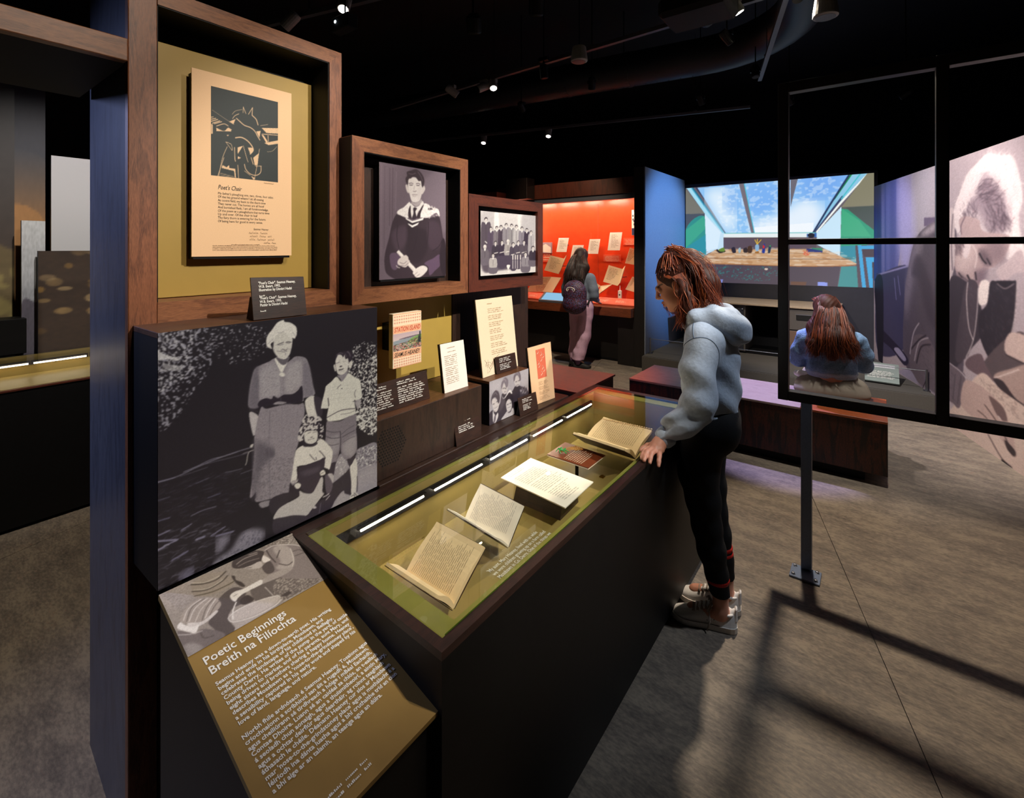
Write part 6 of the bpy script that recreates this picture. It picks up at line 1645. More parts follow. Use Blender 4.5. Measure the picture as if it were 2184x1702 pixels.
ART['screen'] = (300, 180, '6a626a', '''
P 767468 0,9 123,283 0,283
P 4a4f58 0,278 123,283 123,437 0,431
G 2f8a86 3aa48c 0,1 0,452 120,313 132,706 0,959
P 3ea488 0,452 120,303 129,438 0,642
P 2f8fa0 0,642 129,500 132,711 61,799 0,811
P c4dff2 123,283 243,514 238,660 190,660 132,711
P d8ecfa 123,293 220,483 202,645 135,675
P a4dcf0 7,1 45,4 252,495 243,514 123,283
L 2a6c8a 9.8 48,10 148,254 249,495
L 3a3c58 9.0 70,9 166,235 249,486
L 56b8d8 5.8 39,8 135,243 232,484
P 90c4f4 77,8 896,-4 722,506 252,495
S e4f2fc .9 30 123,56 278,46 313,249 302,447 267,485 196,340
S 7eb2f0 .8 30 232,70 324,12 336,211 278,306
S eef6fe .9 30 403,394 542,327 674,190 770,292 722,497 414,497
S 6ea2ee .7 40 644,11 890,4 817,189 674,190
S 78aef2 .8 24 369,58 542,33 542,251 403,316
F f4faff .54 9 12 5 .35 220,38 542,5 542,403 267,485
F f4faff .56 8 11 6 .35 614,-3 890,4 798,222 614,202
P f2f8fe 414,443 722,415 722,508 414,497
P 766e78 327,1 355,2 414,497 397,501
L 4ac0d8 4.6 358,7 414,492
P 6e6a74 606,0 644,1 606,267
P 8ec8e6 896,-4 971,-2 737,507 722,506
L 1f8a48 8.1 898,1 821,207
L 2a3c60 9.6 887,8 798,267 722,502
L 3c4468 10.9 858,194 798,339 732,502
L 44c0c8 5.4 938,3 853,211
P f2f6f2 971,-2 977,1 853,255 737,511 734,498 844,245
P 86826c 971,-2 1000,0 1000,287 853,286
P 5c5e5c 853,286 1000,287 1000,365 853,353
P 2f9a78 853,299 1000,347 1000,596 849,725
P 4a5450 872,292 1000,287 1000,502
P 3faa80 856,300 934,411 986,553 849,548
P 2f8ca0 849,636 921,629 929,795 849,725
P c8e6f8 737,511 853,282 847,721 775,657 737,616
P e6eef0 238,494 737,507 737,552 238,539
L 4ab0b0 3.5 243,494 732,508
L 5a4a44 3.5 238,539 737,554
P 5c4e5a 236,541 737,557 734,663 236,660
P 3a6ab0 688,518 737,511 737,552 688,546
S 20202c 1 727,534 724,547 715,555 705,555 697,546 693,532 697,519 705,511 715,512 724,520
P c89e76 190,660 770,657 932,796 844,814 649,818 500,814 98,799 123,731
F e8dccc .5 4 22 8 .45 190,660 770,657 932,796 649,818 98,799
F a06a3c .6 5 20 9 .4 190,660 770,657 932,796 649,818 98,799
L 6a4a34 3.0 142,747 521,752 898,751
L 8a6a50 2.0 184,696 794,698
L a0683c 5.0 98,801 500,816 649,820 844,814 932,796
P 4e4450 111,809 500,819 649,824 849,817 835,1001 172,1002
F 2f8a86 .64 4 6 12 .7 148,849 521,830 500,955 302,955
P 7e8cd8 184,966 235,963 229,999 181,996
P 8c9ae8 742,961 789,963 789,999 742,993
P 6a4a3c 606,964 688,964 683,997 606,997
S d8c8b8 1 488,850 487,856 482,860 476,860 471,856 469,851 471,845 476,841 482,841 487,845
P 3f8e90 853,818 932,812 929,1004 837,1001
P 544852 916,629 1000,629 1000,1002 929,1004
P 3fa4d8 927,629 943,629 964,1002 947,1003
P 3fa4d8 943,634 1000,629 1000,660 945,662
P 463a40 945,664 1000,663 1000,729 954,729
P 3fa4d8 962,734 1000,733 1000,999 979,1001
P 463a40 990,776 1000,776 1000,1002 994,1000
L 2a2418 11.3 199,665 214,686 243,676
S 6a8a30 1 208,660 238,640 243,676 220,680
S 2c2632 1 284,646 302,636 310,686 290,691
S 9ab4c0 1 324,652 336,642 337,686 326,691
S 342a2c 1 353,652 372,642 375,687 355,688
S 4a3428 1 378,633 400,628 400,687 378,689
S 8ab0d0 1 418,628 430,604 440,629 436,672 422,672
L d8b040 4.6 430,609 417,565
L d8b040 4.5 430,609 431,559
L d8b040 4.5 430,609 451,566
S a06a30 1 419,682 438,679 438,695 420,695
S 2a3a90 1 457,663 468,600 473,629 471,692 457,692
S c8302c 1 460,639 463,615 471,634 465,653
S 2a3a50 1 492,639 503,620 505,649 499,692 488,692
S 3a9a60 1 495,630 501,618 504,635
P 3a8a6a 713,648 763,651 765,675 713,670
P 2a3a78 686,654 713,657 765,675 765,691 686,684
F d86a4a .4 3 3 4 1 666,679 693,670 701,712 674,716
''')
def art(k):
    nx, ny, bg, src = ART[k]; return Pic(nx, ny, bg).draw(src).out()
sheet('print', [(-1.3565, .4095, .788), (-1.3565, 1.0375, .788), (-1.3565, 1.0375, 1.3975), (-1.3565, .4095, 1.3975)], art('aunt'), MATS['photo_print'], bx, .0012)
gp = thing('portrait_photo', (-1.49, 1.327, 1.476), 'portrait photograph of a young graduate in a gown holding a scroll', 'photograph')
MB().box(-1.534, -1.4915, 1.157, 1.497, 1.470, 1.913).done('standoff', MATS['black'], gp)
MB().box(-1.4915, -1.4905, 1.151, 1.502, 1.478, 1.922).done('board', MATS['paper_white'], gp)
sheet('print', [(-1.4905, 1.151, 1.478), (-1.4905, 1.502, 1.478), (-1.4905, 1.502, 1.922), (-1.4905, 1.151, 1.922)], art('grad'), MATS['photo_print'], gp, .0006)
sg = thing('school_photo', (-1.475, 1.946, 1.468), 'school group photograph of boys in rows with a teacher', 'photograph')
MB().box(-1.4998, -1.4765, 1.72, 2.17, 1.464, 1.768).done('standoff', MATS['black'], sg)
MB().box(-1.4765, -1.4755, 1.716, 2.172, 1.467, 1.772).done('board', MATS['paper_white'], sg)
sheet('print', [(-1.4755, 1.716, 1.467), (-1.4755, 2.172, 1.467), (-1.4755, 2.172, 1.772), (-1.4755, 1.716, 1.772)], art('group'), MATS['photo_print'], sg, .0006)
sheet('print', [(-1.4045, 1.6935, .7905), (-1.4045, 2.0025, .7905), (-1.4045, 2.0025, .9895), (-1.4045, 1.6935, .9895)], art('kids'), MATS['photo_print'], bl, .0012)
pA, pB = PT(-1.344, .4078), PT(-1.334, .7262); pC, pD = PT(-1.136, .7185), PT(-1.1465, .399)
sheet('photo_strip', [pD, pC, pB, pA], art('pump'), MATS['photo_print'], lp, .0008)
sheet('woodcut', [(-1.60, .618, 1.818), (-1.60, .822, 1.818), (-1.60, .822, 2.087), (-1.60, .618, 2.087)], art('cut'), MATS['matt_print'], ps, .0004)
K = MATS['ink_black']
text("Poet's Chair", (-1.60, .637, 1.778), RT, (0, 0, 1), .0195, K, ps, 'title_lettering', shear=.25, width=.069, bold=.0001)
POEM = ("My father's ploughing one, two, three, four sides", "Of the lea ground where I sit all-seeing", "At centre field, my back to the thorn tree", "They never cut. The horses are all hoof", "And burnished flank, I am all foreknowledge.", "Of the poem as a ploughshare that turns time", "Up and over. Of the chair in leaf", "The fairy thorn is entering for the future.", "Of being here for good in every sense.")
for k, (ln, wd) in enumerate(zip(POEM, (.168, .137, .144, .139, .153, .156, .117, .145, .134))): text(ln, (-1.60, .637, 1.7625-k*.01062), RT, (0, 0, 1), .0105, K, ps, width=wd)
text("Seamus Heaney", (-1.60, .742, 1.656), RT, (0, 0, 1), .0095, K, ps, 'signature_line', shear=.25, width=.048)
for k, (y, wd) in enumerate(((.728, .065), (.731, .070), (.730, .080), (.775, .04))): words((-1.60, y, 1.644-k*.0105), RT, (0, 0, 1), wd, 1, .012, MATS['ink_red'] if k < 0 else MATS['ink_brown'], ps, 'handwriting', seed=500+k, fill=(1, 1), h=.6, wl=(.015, .03), gap=.006, scribble=True)
words((-1.60, .775, 1.809), RT, (0, 0, 1), .045, 1, .009, MATS['ink_brown'], ps, 'handwriting', seed=510, fill=(1, 1), scribble=True)
words((-1.60, .675, 1.6085), RT, (0, 0, 1), .09, 1, .0042, MATS['ink_brown'], ps, seed=511, fill=(1, 1), h=.5, gap=.002, wl=(.006, .02))
words((-1.60, .622, 1.6045), RT, (0, 0, 1), .200, 4, .0046, MATS['ink_brown'], ps, seed=512, fill=(.96, 1), h=.5, gap=.002, wl=(.006, .02))
# book picture, mural, projected picture
pc = Pic(70, 52, 'b9a3a6').draw('''
G b8a0a8 d8c4bc 0,1 0,0 1000,0 1000,500 0,500
S 6a5a68 1 200,330 500,270 900,240 700,320 300,360
S 8a949a 1 0,420 600,340 1000,330 1000,600 0,620
S 7a9a5a 1 600,420 800,300 1000,250 1000,700 500,700
F 3a2a2c .45 4 3 1 1 0,650 400,550 1000,420 1000,1000 0,1000
F c83a3a .62 4 3 2 1 0,650 400,550 1000,420 1000,1000 0,1000
F 4a8a50 .62 4 3 3 1 0,650 400,550 1000,420 1000,1000 0,1000
F e0c0a0 .62 3 3 5 1 0,700 400,600 1000,500 1000,1000 0,1000
P 20242c 920,60 960,60 970,700 900,700
P 20242c 880,250 900,250 900,700 860,700''').out()
sheet('cover_picture', [(-1.50, 1.2245, 1.193), (-1.50, 1.3695, 1.193), (-1.50, 1.3695, 1.261), (-1.50, 1.2245, 1.261)], pc, MATS['matt_print'], si, .0006)
mu = thing('photo_mural', (.5, 6, 0), 'wall-high grey photograph of a white-haired man bent over his papers', 'mural')
me_ = ma+md*3.9
MB().prism([(ma.x+mn.x*.004, ma.y+mn.y*.004), (me_.x+mn.x*.004, me_.y+mn.y*.004), (me_.x-mn.x*.0015, me_.y-mn.y*.0015), (ma.x-mn.x*.0015, ma.y-mn.y*.0015)], 'z', 0, 2.385).done('panel', MATS['paper_white'], mu)
q0, q1 = ma+mn*.004, me_+mn*.004; up3 = Vector((0, 0, 2.385))
sheet('print', [q0, q1, q1+up3, q0+up3], art('mural')**1.35, MATS['matt_print'], mu, .001)  # blue light on the left end is drawn into the print
pw = thing('projected_picture', (-1.22, 7.81, 1.06), 'bright projected picture of a desk beneath a large skylight', 'projection')
sheet('picture', [(-2.42, 7.819, 1.06), (-.019, 7.819, 1.079), (-.019, 7.819, 2.567), (-2.42, 7.819, 2.545)], art('screen'), MATS['projection'], pw, .001)
# printed panels in the room beyond the doorway
def panel_thing(label, X, y0, y1, z0, z1, img, th=.03):
    t = thing('printed_panel', (X, (y0+y1)/2, z0), label, 'panel', 'printed panels beyond the doorway')
    MB().box(X-th, X, y0, y1, z0, z1).done('board', MATS['black'], t)
    sheet('print', [(X, y0, z0), (X, y1, z0), (X, y1, z1), (X, y0, z1)], img, MATS['matt_print'], t, .001)
bk = Pic(60, 120, '3a2a1e')
rr = random.Random(2)
for k in range(34): bk.ell(rr.random()*1000, rr.random()*1000, rr.uniform(30, 90), rr.uniform(15, 42), rr.choice(['b89a62', 'a8823e', 'c8ae7c', '8a6a34']), rr.uniform(.35, .85), 0, .25)
bk.poly([(0, 0), (1000, 0), (1000, 1000), (0, 1000)], '2a1c14', .25); bk.noise(.15, 6); bimg = bk.out()
panel_thing('brown print of blurred golden blossom standing by the doorway post', -4.33, .655, 1.25, .80, 1.578, bimg)
wp = Pic(40, 60, 'b4b4b8').draw('G c0bec4 d0d2d2 0,1 0,0 1000,0 1000,1000 0,1000').out()
panel_thing('pale grey blank panel beside the doorway post', -4.50, .745, 1.30, .80, 2.23, wp)
sk_ = Pic(40, 90, 'a8a49c').draw('G c6c8ca a6a8b0 0,1 0,0 1000,0 1000,620 0,620\nS 6a6470 1 0,560 500,540 1000,620 1000,1000 0,1000\nN .12 4 3').out()
panel_thing('tall narrow print of a grey hillside and sky', -4.40, .588, .70, .80, 1.775, sk_)
su = Pic(60, 140, '6a5a4a').draw('G 2c2c38 3a3a44 0,1 0,0 1000,0 1000,300 0,300\nG 3a3a44 a87848 0,1 0,280 1000,280 1000,520 0,520\nG a87848 c09058 0,1 0,500 1000,500 1000,1000 0,1000\nN .05 5 3').out()
panel_thing('tall print of an orange evening sky', -4.62, .42, .735, .80, 2.75, su)
s2 = Pic(60, 140, '4a443c').draw('G 22242c 4a3c34 0,1 0,0 1000,0 1000,600 0,600\nG 6a5a3c 7a6a48 0,1 0,600 1000,600 1000,1000 0,1000\nF a09058 .55 10 12 3 .8 0,600 1000,600 1000,1000 0,1000\nN .08 5 3').out()
panel_thing('dim print of leaves and dusk at the far left edge', -4.55, -.3, .575, .80, 2.75, s2)
blk = thing('display_plinth', (-4.4, .3, .80), 'plain black block in the case room beyond the doorway', 'plinth'); MB().box(-4.50, -4.315, -.2, .60, .93, 1.15, .002).done('body', MATS['black'], blk)
MB().box(-4.50, -4.32, -.2, .55, .80, .93).done('foot', MATS['black'], blk)
# ------------------------------------------------------------------ people: blended solids turned into one skin
class Solid:
    def __init__(s): s.p = []
    def cone(s, a, b, ra, rb, k=.02, sub=False):
        s.p.append(('c', np.array(a, float), np.array(b, float), ra, rb, k, sub)); return s
    def path(s, pts, rs, k=.02):
        for i in range(len(pts)-1): s.cone(pts[i], pts[i+1], rs[i], rs[i+1], k)
        return s
    def ell(s, c, r, R=None, k=.02, sub=False):
        s.p.append(('e', np.array(c, float), np.array(r, float), np.eye(3) if R is None else np.array(R, float), 0, k, sub)); return s
    def field(s, X, Y, Z):
        F = np.full((len(X), len(Y), len(Z)), .5, np.float32)
        for kind, a, b, ra, rb, k, sub in s.p:
            if kind == 'c': lo = np.minimum(a-ra, b-rb); hi = np.maximum(a+ra, b+rb)
            else: m = b.max(); lo = a-m; hi = a+m
            m = k+.03; I = [np.searchsorted(G, (lo[i]-m, hi[i]+m)) for i, G in enumerate((X, Y, Z))]
            if any(i1 <= i0 for i0, i1 in I): continue
            sl = tuple(slice(i0, i1) for i0, i1 in I); x, y, z = np.meshgrid(X[sl[0]], Y[sl[1]], Z[sl[2]], indexing='ij')
            if kind == 'c':
                d = b-a; L2 = d@d+1e-12; t = np.clip(((x-a[0])*d[0]+(y-a[1])*d[1]+(z-a[2])*d[2])/L2, 0, 1)
                D = np.sqrt((x-a[0]-t*d[0])**2+(y-a[1]-t*d[1])**2+(z-a[2]-t*d[2])**2)-(ra+(rb-ra)*t)
            else:
                q = [(ra[0, i]*(x-a[0])+ra[1, i]*(y-a[1])+ra[2, i]*(z-a[2])) for i in range(3)]   # columns of R are the axes
                k0 = np.sqrt(sum((q[i]/b[i])**2 for i in range(3))); k1 = np.sqrt(sum((q[i]/b[i]**2)**2 for i in range(3)))+1e-9; D = k0*(k0-1)/k1
            f = F[sl]
            if sub:
                h = np.clip(.5-.5*(f+D)/k, 0, 1); F[sl] = f*(1-h)+(-D)*h+k*h*(1-h)
            else:
                h = np.clip(.5+.5*(f-D)/k, 0, 1); F[sl] = f*(1-h)+D*h-k*h*(1-h)
        return F
def nets(F, X, Y, Z):
    s = F < 0
    c = [s[i:s.shape[0]-1+i, j:s.shape[1]-1+j, k:s.shape[2]-1+k] for i in (0, 1) for j in (0, 1) for k in (0, 1)]
    al = np.logical_and.reduce(c); an = np.logical_or.reduce(c); act = an & ~al; ii = np.array(np.nonzero(act)).T
    idx = -np.ones(act.shape, np.int64); idx[act] = np.arange(len(ii))
    P = np.zeros((len(ii), 3)); n = np.zeros(len(ii)); G = (X, Y, Z)
    for ax in range(3):
        o = [a for a in range(3) if a != ax]
        for u in (0, 1):
            for v in (0, 1):
                a = ii.copy(); a[:, o[0]] += u; a[:, o[1]] += v; b = a.copy(); b[:, ax] += 1
                fa = F[a[:, 0], a[:, 1], a[:, 2]]; fb = F[b[:, 0], b[:, 1], b[:, 2]]; m = (fa < 0) != (fb < 0); t = np.where(m, fa/(fa-fb+1e-12), 0)
                for q in range(3):
                    pa = G[q][a[:, q]]; pb = G[q][b[:, q]]; P[:, q] += np.where(m, pa+t*(pb-pa), 0)
                n += m
    P /= n[:, None]; faces = []
    for ax in range(3):
        o = [a for a in range(3) if a != ax]; sh = list(F.shape)
        A = [slice(1, -1)]*3; A[ax] = slice(0, -1); B = list(A); B[ax] = slice(1, None)
        d0 = s[tuple(A)]; d1 = s[tuple(B)]; e = np.array(np.nonzero(d0 != d1)).T
        if not len(e): continue
        e[:, o[0]] += 1; e[:, o[1]] += 1
        def cell(du, dv):
            q = e.copy(); q[:, o[0]] += du; q[:, o[1]] += dv; return idx[q[:, 0], q[:, 1], q[:, 2]]
        f = np.stack([cell(-1, -1), cell(0, -1), cell(0, 0), cell(-1, 0)], 1); flip = s[e[:, 0], e[:, 1], e[:, 2]]
        if ax == 1: flip = ~flip
        f[~flip] = f[~flip][:, ::-1]; faces.append(f)
    f = np.concatenate(faces); f = f[(f >= 0).all(1)]
    return P, f
def npmesh(P, f, col=None):
    me = bpy.data.meshes.new('b'); me.vertices.add(len(P)); me.vertices.foreach_set('co', P.reshape(-1).astype(np.float32))
    me.loops.add(f.size); me.loops.foreach_set('vertex_index', f.reshape(-1).astype(np.int32)); me.polygons.add(len(f)); me.polygons.foreach_set('loop_start', np.arange(0, f.size, f.shape[1], dtype=np.int32)); me.update(calc_edges=True)
    if col is not None:
        ca = me.color_attributes.new('ink', 'FLOAT_COLOR', 'POINT'); rgba = np.ones((len(P), 4), np.float32); rgba[:, :3] = col; ca.data.foreach_set('color', rgba.reshape(-1))
    return me
def relax(P, f, it=2, k=.5):
    for _ in range(it):
        S = np.zeros_like(P); n = np.zeros(len(P))
        for i in range(4):
            a = f[:, i]; b = f[:, (i+1) % 4]
            for q in range(3): S[:, q] += np.bincount(a, P[b, q], len(P))+np.bincount(b, P[a, q], len(P))
            n += np.bincount(a, minlength=len(P))+np.bincount(b, minlength=len(P))
        P = P*(1-k)+k*S/np.maximum(n, 1)[:, None]
    return P
def axis(*seg):
    """piecewise spacing: (start, end, step), ..."""
    out = []
    for a, b, h in seg: out.append(np.arange(a, b-h*.3, h))
    out.append([seg[-1][1]]); return np.concatenate(out)
def grow(sol, X, Y, Z, name, m, parent, colour=None, it=2, mod=None, clean=None):
    F = sol.field(X, Y, Z)
    if mod is not None: x, y, z = np.meshgrid(X, Y, Z, indexing='ij'); F = mod(F, x, y, z).astype(np.float32)
    F[0] = F[-1] = .5; F[:, 0] = F[:, -1] = .5; F[:, :, 0] = F[:, :, -1] = .5
    P, f = nets(F, X, Y, Z); P = relax(P, f, it)
    return link(name, npmesh(P, f, colour(P) if colour else None), m, parent, smooth=True)
def tubes(name, curves, m, parent, n=4, pal=('34130a', '5a220e', '86391a', 'ac5828')):
    """many tapered strands in one part: curves = [(points Nx3, radius), ...]"""
    V = []; Fs = []; Cs = []; pc_ = [np.array(hx(h)[:3]) for h in pal]; rg = np.random.RandomState(11); o = 0; ang = np.arange(n)*2*np.pi/n
    for P, r in curves:
        P = np.asarray(P, float); T = np.gradient(P, axis=0); T /= np.linalg.norm(T, axis=1)[:, None]+1e-9
        ref = np.array([.3, .5, .81]); A = np.cross(T, ref); A /= np.linalg.norm(A, axis=1)[:, None]+1e-9; B = np.cross(T, A); K = len(P); t = np.linspace(0, 1, K)
        rr = r*np.clip(np.minimum(1, (1-t)*3.0+.15), .1, 1)
        V.append((P[:, None]+(A[:, None]*np.cos(ang)[None, :, None]+B[:, None]*np.sin(ang)[None, :, None])*rr[:, None, None]).reshape(-1, 3))
        w_ = rg.rand()*(len(pc_)-1.001); q_ = int(w_); Cs.append(np.repeat((pc_[q_]*(1-w_+q_)+pc_[q_+1]*(w_-q_))[None], K*n, 0))
        i = np.arange(K-1)[:, None]*n; j = np.arange(n)[None]; j2 = (j+1) % n
        Fs.append((np.stack([i+j, i+j2, i+n+j2, i+n+j], -1).reshape(-1, 4))+o); o += K*n
    return link(name, npmesh(np.concatenate(V), np.concatenate(Fs), np.concatenate(Cs)), MATS['strand'], parent, smooth=True)
def bez(P, k=12):
    P = [np.array(p, float) for p in P]; return crom(np.array(P), False, max(2, k//(len(P)-1)))
def cloth(name, col, rough=.85, scale=26, bump=.35, var=.12, fine=None):
    m, nt, b = nmat(name); c = hx(col); mp = coords(nt, (scale,)*3); nz = N(nt, 'ShaderNodeTexNoise'); nz.inputs['Detail'].default_value = 5; nt.links.new(mp.outputs[0], nz.inputs['Vector'])
    mp2 = coords(nt, (420, 420, 420)); n2 = N(nt, 'ShaderNodeTexNoise'); nt.links.new(mp2.outputs[0], n2.inputs['Vector'])
    ad = N(nt, 'ShaderNodeMath', operation='MULTIPLY_ADD'); ad.inputs[1].default_value = fine if fine is not None else .35; nt.links.new(n2.outputs['Fac'], ad.inputs[0]); nt.links.new(nz.outputs['Fac'], ad.inputs[2])
    r = ramp(nt, [(.4, tuple(x*(1-var) for x in c[:3])+(1,)), (.9, tuple(min(1, x*(1+var)) for x in c[:3])+(1,))]); nt.links.new(ad.outputs[0], r.inputs[0]); nt.links.new(r.outputs[0], b.inputs['Base Color'])
    b.inputs['Roughness'].default_value = rough; b.inputs['Specular IOR Level'].default_value = .2
    bp = N(nt, 'ShaderNodeBump'); bp.inputs['Strength'].default_value = bump; bp.inputs['Distance'].default_value = .006; nt.links.new(nz.outputs['Fac'], bp.inputs['Height']); nt.links.new(bp.outputs[0], b.inputs['Normal']); MATS[name] = m; return m
cloth('hoodie_blue', 'a6b3c4', var=.10, scale=16, bump=.25); cloth('hoodie_rib', 'adbaca', scale=60, bump=.2); cloth('legging_black', '141416', .8, scale=40, bump=.1); cloth('stripe_red', 'a01c14', .7)
cloth('denim', '6a86a6', scale=18, bump=.6, var=.35, fine=.6); cloth('denim_pale', '93a6bc', scale=30, bump=.5, var=.2, fine=.6); cloth('grey_knit', '8c8478', scale=200, bump=.6, var=.4, fine=.8); cloth('pink_cotton', 'dcb4cc', scale=14, bump=.4, var=.08); cloth('sweater_grey', '6a7482', scale=14, bump=.4)
cloth('sock_mauve', '7a5a7c'); plain('shoe_white', 'e8e4e0', .45, var=.06, scale=40, bump=.05); plain('sole_white', 'd2cbc2', .6, var=.08, scale=60); plain('lace_tan', '9a8a7c', .8); plain('rubber_dark', '15120f', .6)
def hair(name, c1, c2, c3):
    m, nt, b = nmat(name); mp = coords(nt, (150, 150, 9)); nz = N(nt, 'ShaderNodeTexNoise'); nz.inputs['Detail'].default_value = 3; nt.links.new(mp.outputs[0], nz.inputs['Vector'])
    r = ramp(nt, [(.32, hx(c1)), (.52, hx(c2)), (.72, hx(c3))]); nt.links.new(nz.outputs['Fac'], r.inputs[0]); nt.links.new(r.outputs[0], b.inputs['Base Color']); b.inputs['Roughness'].default_value = .6; b.inputs['Specular IOR Level'].default_value = .3; MATS[name] = m
sd, ns_, bs_ = nmat('strand'); vs_ = N(ns_, 'ShaderNodeVertexColor'); vs_.layer_name = 'ink'; ns_.links.new(vs_.outputs[0], bs_.inputs['Base Color']); bs_.inputs['Roughness'].default_value = .42; bs_.inputs['Specular IOR Level'].default_value = .5; MATS['strand'] = sd
hair('hair_auburn', '1c0a05', '3a160a', '5a2610'); hair('hair_dark', '0a0605', '1c0e09', '3a1c10'); hair('hair_chestnut', '1c0a05', '3a180a', '5a2a12')
sk, nt_, b_ = nmat('skin'); va = N(nt_, 'ShaderNodeVertexColor'); va.layer_name = 'ink'; nt_.links.new(va.outputs[0], b_.inputs['Base Color']); b_.inputs['Roughness'].default_value = .5; b_.inputs['Subsurface Weight'].default_value = .12; b_.inputs['Subsurface Radius'].default_value = (.012, .005, .003); b_.inputs['Subsurface Scale'].default_value = .6; MATS['skin'] = sk
def rotm(fw, lf, up): return np.array([fw, lf, up], float).T     # columns = axes
def add_head(S, c, A, k=1.0):
    """head modelled about its centre c; A columns: forward, left, up"""
    def p(x, y, z): return c+A@np.array([x, y, z])*k
    E = lambda x, y, z, a, b, d, kk=.02, sub=False: S.ell(p(x, y, z), np.array([a, b, d])*k, A, kk, sub)
    E(-.016, 0, .030, .094, .073, .086); E(.030, 0, -.030, .058, .054, .078); E(.026, 0, -.072, .050, .047, .042); E(.066, 0, -.098, .020, .022, .017)
    for s in (1, -1):
        E(.050, s*.033, -.038, .030, .023, .030); S.cone(p(.082, s*.034, .014), p(.088, s*.006, .012), .010*k, .010*k, .012)
        S.cone(p(.098, s*.009, -.034), p(.088, s*.011, -.035), .0075*k, .006*k, .008)
        E(.094, s*.031, -.003, .012, .014, .0095, .010, True); E(.074, s*.031, -.004, .0145, .014, .0125, .003)
        E(-.004, s*.076, -.012, .020, .0075, .031, .006); E(-.004, s*.083, -.012, .011, .004, .019, .005, True)
        S.cone(p(.085, s*.020, -.062), p(.0945, 0, -.0605), .0045*k, .0065*k, .006); S.cone(p(.083, s*.017, -.070), p(.0915, 0, -.0725), .005*k, .0075*k, .006)
    S.cone(p(.090, 0, .006), p(.108, 0, -.028), .007*k, .0095*k, .010); E(.099, 0, -.0655, .010, .020, .0012, .003, True)
    S.cone(p(-.030, 0, -.06), p(-.045, 0, -.16), .052*k, .055*k, .03)
    return p
def skin_colour(c, A, base, lip=(.62, .26, .22), k=1.0, brow=(.05, .025, .015), pale=None):
    base = lin(np.array(base)); lip = lin(np.array(lip)); brow = np.array(brow)
    def fn(P):
        C = np.repeat(base[None], len(P), 0); q = ((P-c)/k)@A; x, y, z = q[:, 0], np.abs(q[:, 1]), q[:, 2]; fr = x > .05
        def mix(m, col): C[:] = C*(1-m[:, None])+np.asarray(col)[None]*m[:, None]
        bl = lambda d, w: np.clip(1-d/w, 0, 1)
        mix(bl(np.hypot((y-.040)/1.4, z+.045), .028)*.28*fr, lin(np.array((.80, .42, .36))))
        mix(np.clip(bl(np.hypot(y/2.1, (z+.0655)/1.0), .0105)*3, 0, 1)*fr*.85, lip)
        bz = .018+.004*np.clip((y-.015)/.03, 0, 1); mix(np.clip(bl(np.abs(z-bz), .0050)*2, 0, 1)*fr*((y > .012) & (y < .052))*.85, brow)
        mix(np.clip(bl(np.hypot((y-.031)/2.6, z+.0125), .0045)*3, 0, 1)*fr*.9, brow)
        mix(bl(np.hypot((y-.031)/1.5, z-.001), .012)*.35*fr, lin(np.array((.45, .28, .24))))
        return C
    return fn
# ------------------------------------------------------------------ the girl at the long case
gth = math.radians(12); gF = np.array([-math.cos(gth), -math.sin(gth), 0]); gL = np.array([math.sin(gth), -math.cos(gth), 0]); gU = np.array([0, 0, 1.]); gO = np.array([-.585, 2.205, 0])
def G(a, l, u): return gO+gF*a+gL*l+gU*u
GA = rotm(gF, gL, gU)
pt_ = math.radians(25); hF = gF*math.cos(pt_)-gU*math.sin(pt_); hU = gU*math.cos(pt_)+gF*math.sin(pt_); HA = rotm(hF, gL, hU); HC = G(.132, .0, 1.440)
girl = thing('person', tuple(gO), 'girl in a pale blue hoodie and black leggings looking down into the case', 'person')
S = Solid(); hp = add_head(S, HC, HA, .97)
S.path([hp(-.04, 0, -.12), G(.02, 0, 1.27), G(.0, 0, 1.12), G(-.01, 0, .92)], [.05, .07, .09, .10], .05)
S.cone(G(.0, -.13, 1.24), G(.0, .13, 1.24), .05, .05, .05)
Wr = np.array([-.690, 1.925, .822]); El = G(.005, .232, .985)
S.path([G(.02, .14, 1.24), El, Wr], [.046, .038, .026], .02); S.path([G(.02, -.14, 1.24), G(-.01, -.22, .98), G(.10, -.20, .80)], [.046, .038, .026], .02)
legs = []
for s, lh, la, da in ((1, .078, .060, .0), (-1, -.078, -.066, -.018)):
    L_ = [G(.01+da, lh, .82), G(.036+da, lh*1.0, .64), G(.017+da, lh*.95, .53), G(.003+da, lh*.9, .42), G(-.016+da, (lh+la)/2, .32), G(-.036+da, la, .22), G(-.050+da, la, .13), G(-.052+da, la, .065)]; legs.append(L_)
    S.path(L_, [.070, .062, .054, .045, .044, .034, .028, .030], .02); S.cone(L_[-1], G(.06, la, .04), .032, .028, .02)
# left hand resting on the case rim: palm, four fingers, thumb
S.path([Wr, (-.692, 1.895, .815), (-.694, 1.862, .808)], [.023, .026, .022], .015); S.cone((-.712, 1.872, .808), (-.674, 1.868, .806), .0145, .014, .012)
FG = [((-.716, 1.850, .808), (-.722, 1.818, .806), (-.720, 1.795, .798), (-.717, 1.780, .792)), ((-.702, 1.846, .810), (-.708, 1.810, .808), (-.706, 1.785, .799), (-.703, 1.769, .791)), ((-.687, 1.847, .808), (-.690, 1.812, .806), (-.687, 1.790, .795), (-.684, 1.777, .785)), ((-.672, 1.852, .804), (-.665, 1.825, .798), (-.660, 1.806, .785), (-.657, 1.795, .774))]
for f_ in FG: S.path(list(f_), [.0098, .0088, .0082, .0070], .005)
S.path([(-.706, 1.895, .810), (-.732, 1.878, .804), (-.744, 1.860, .797), (-.747, 1.846, .793)], [.0125, .0105, .0092, .0078], .008)
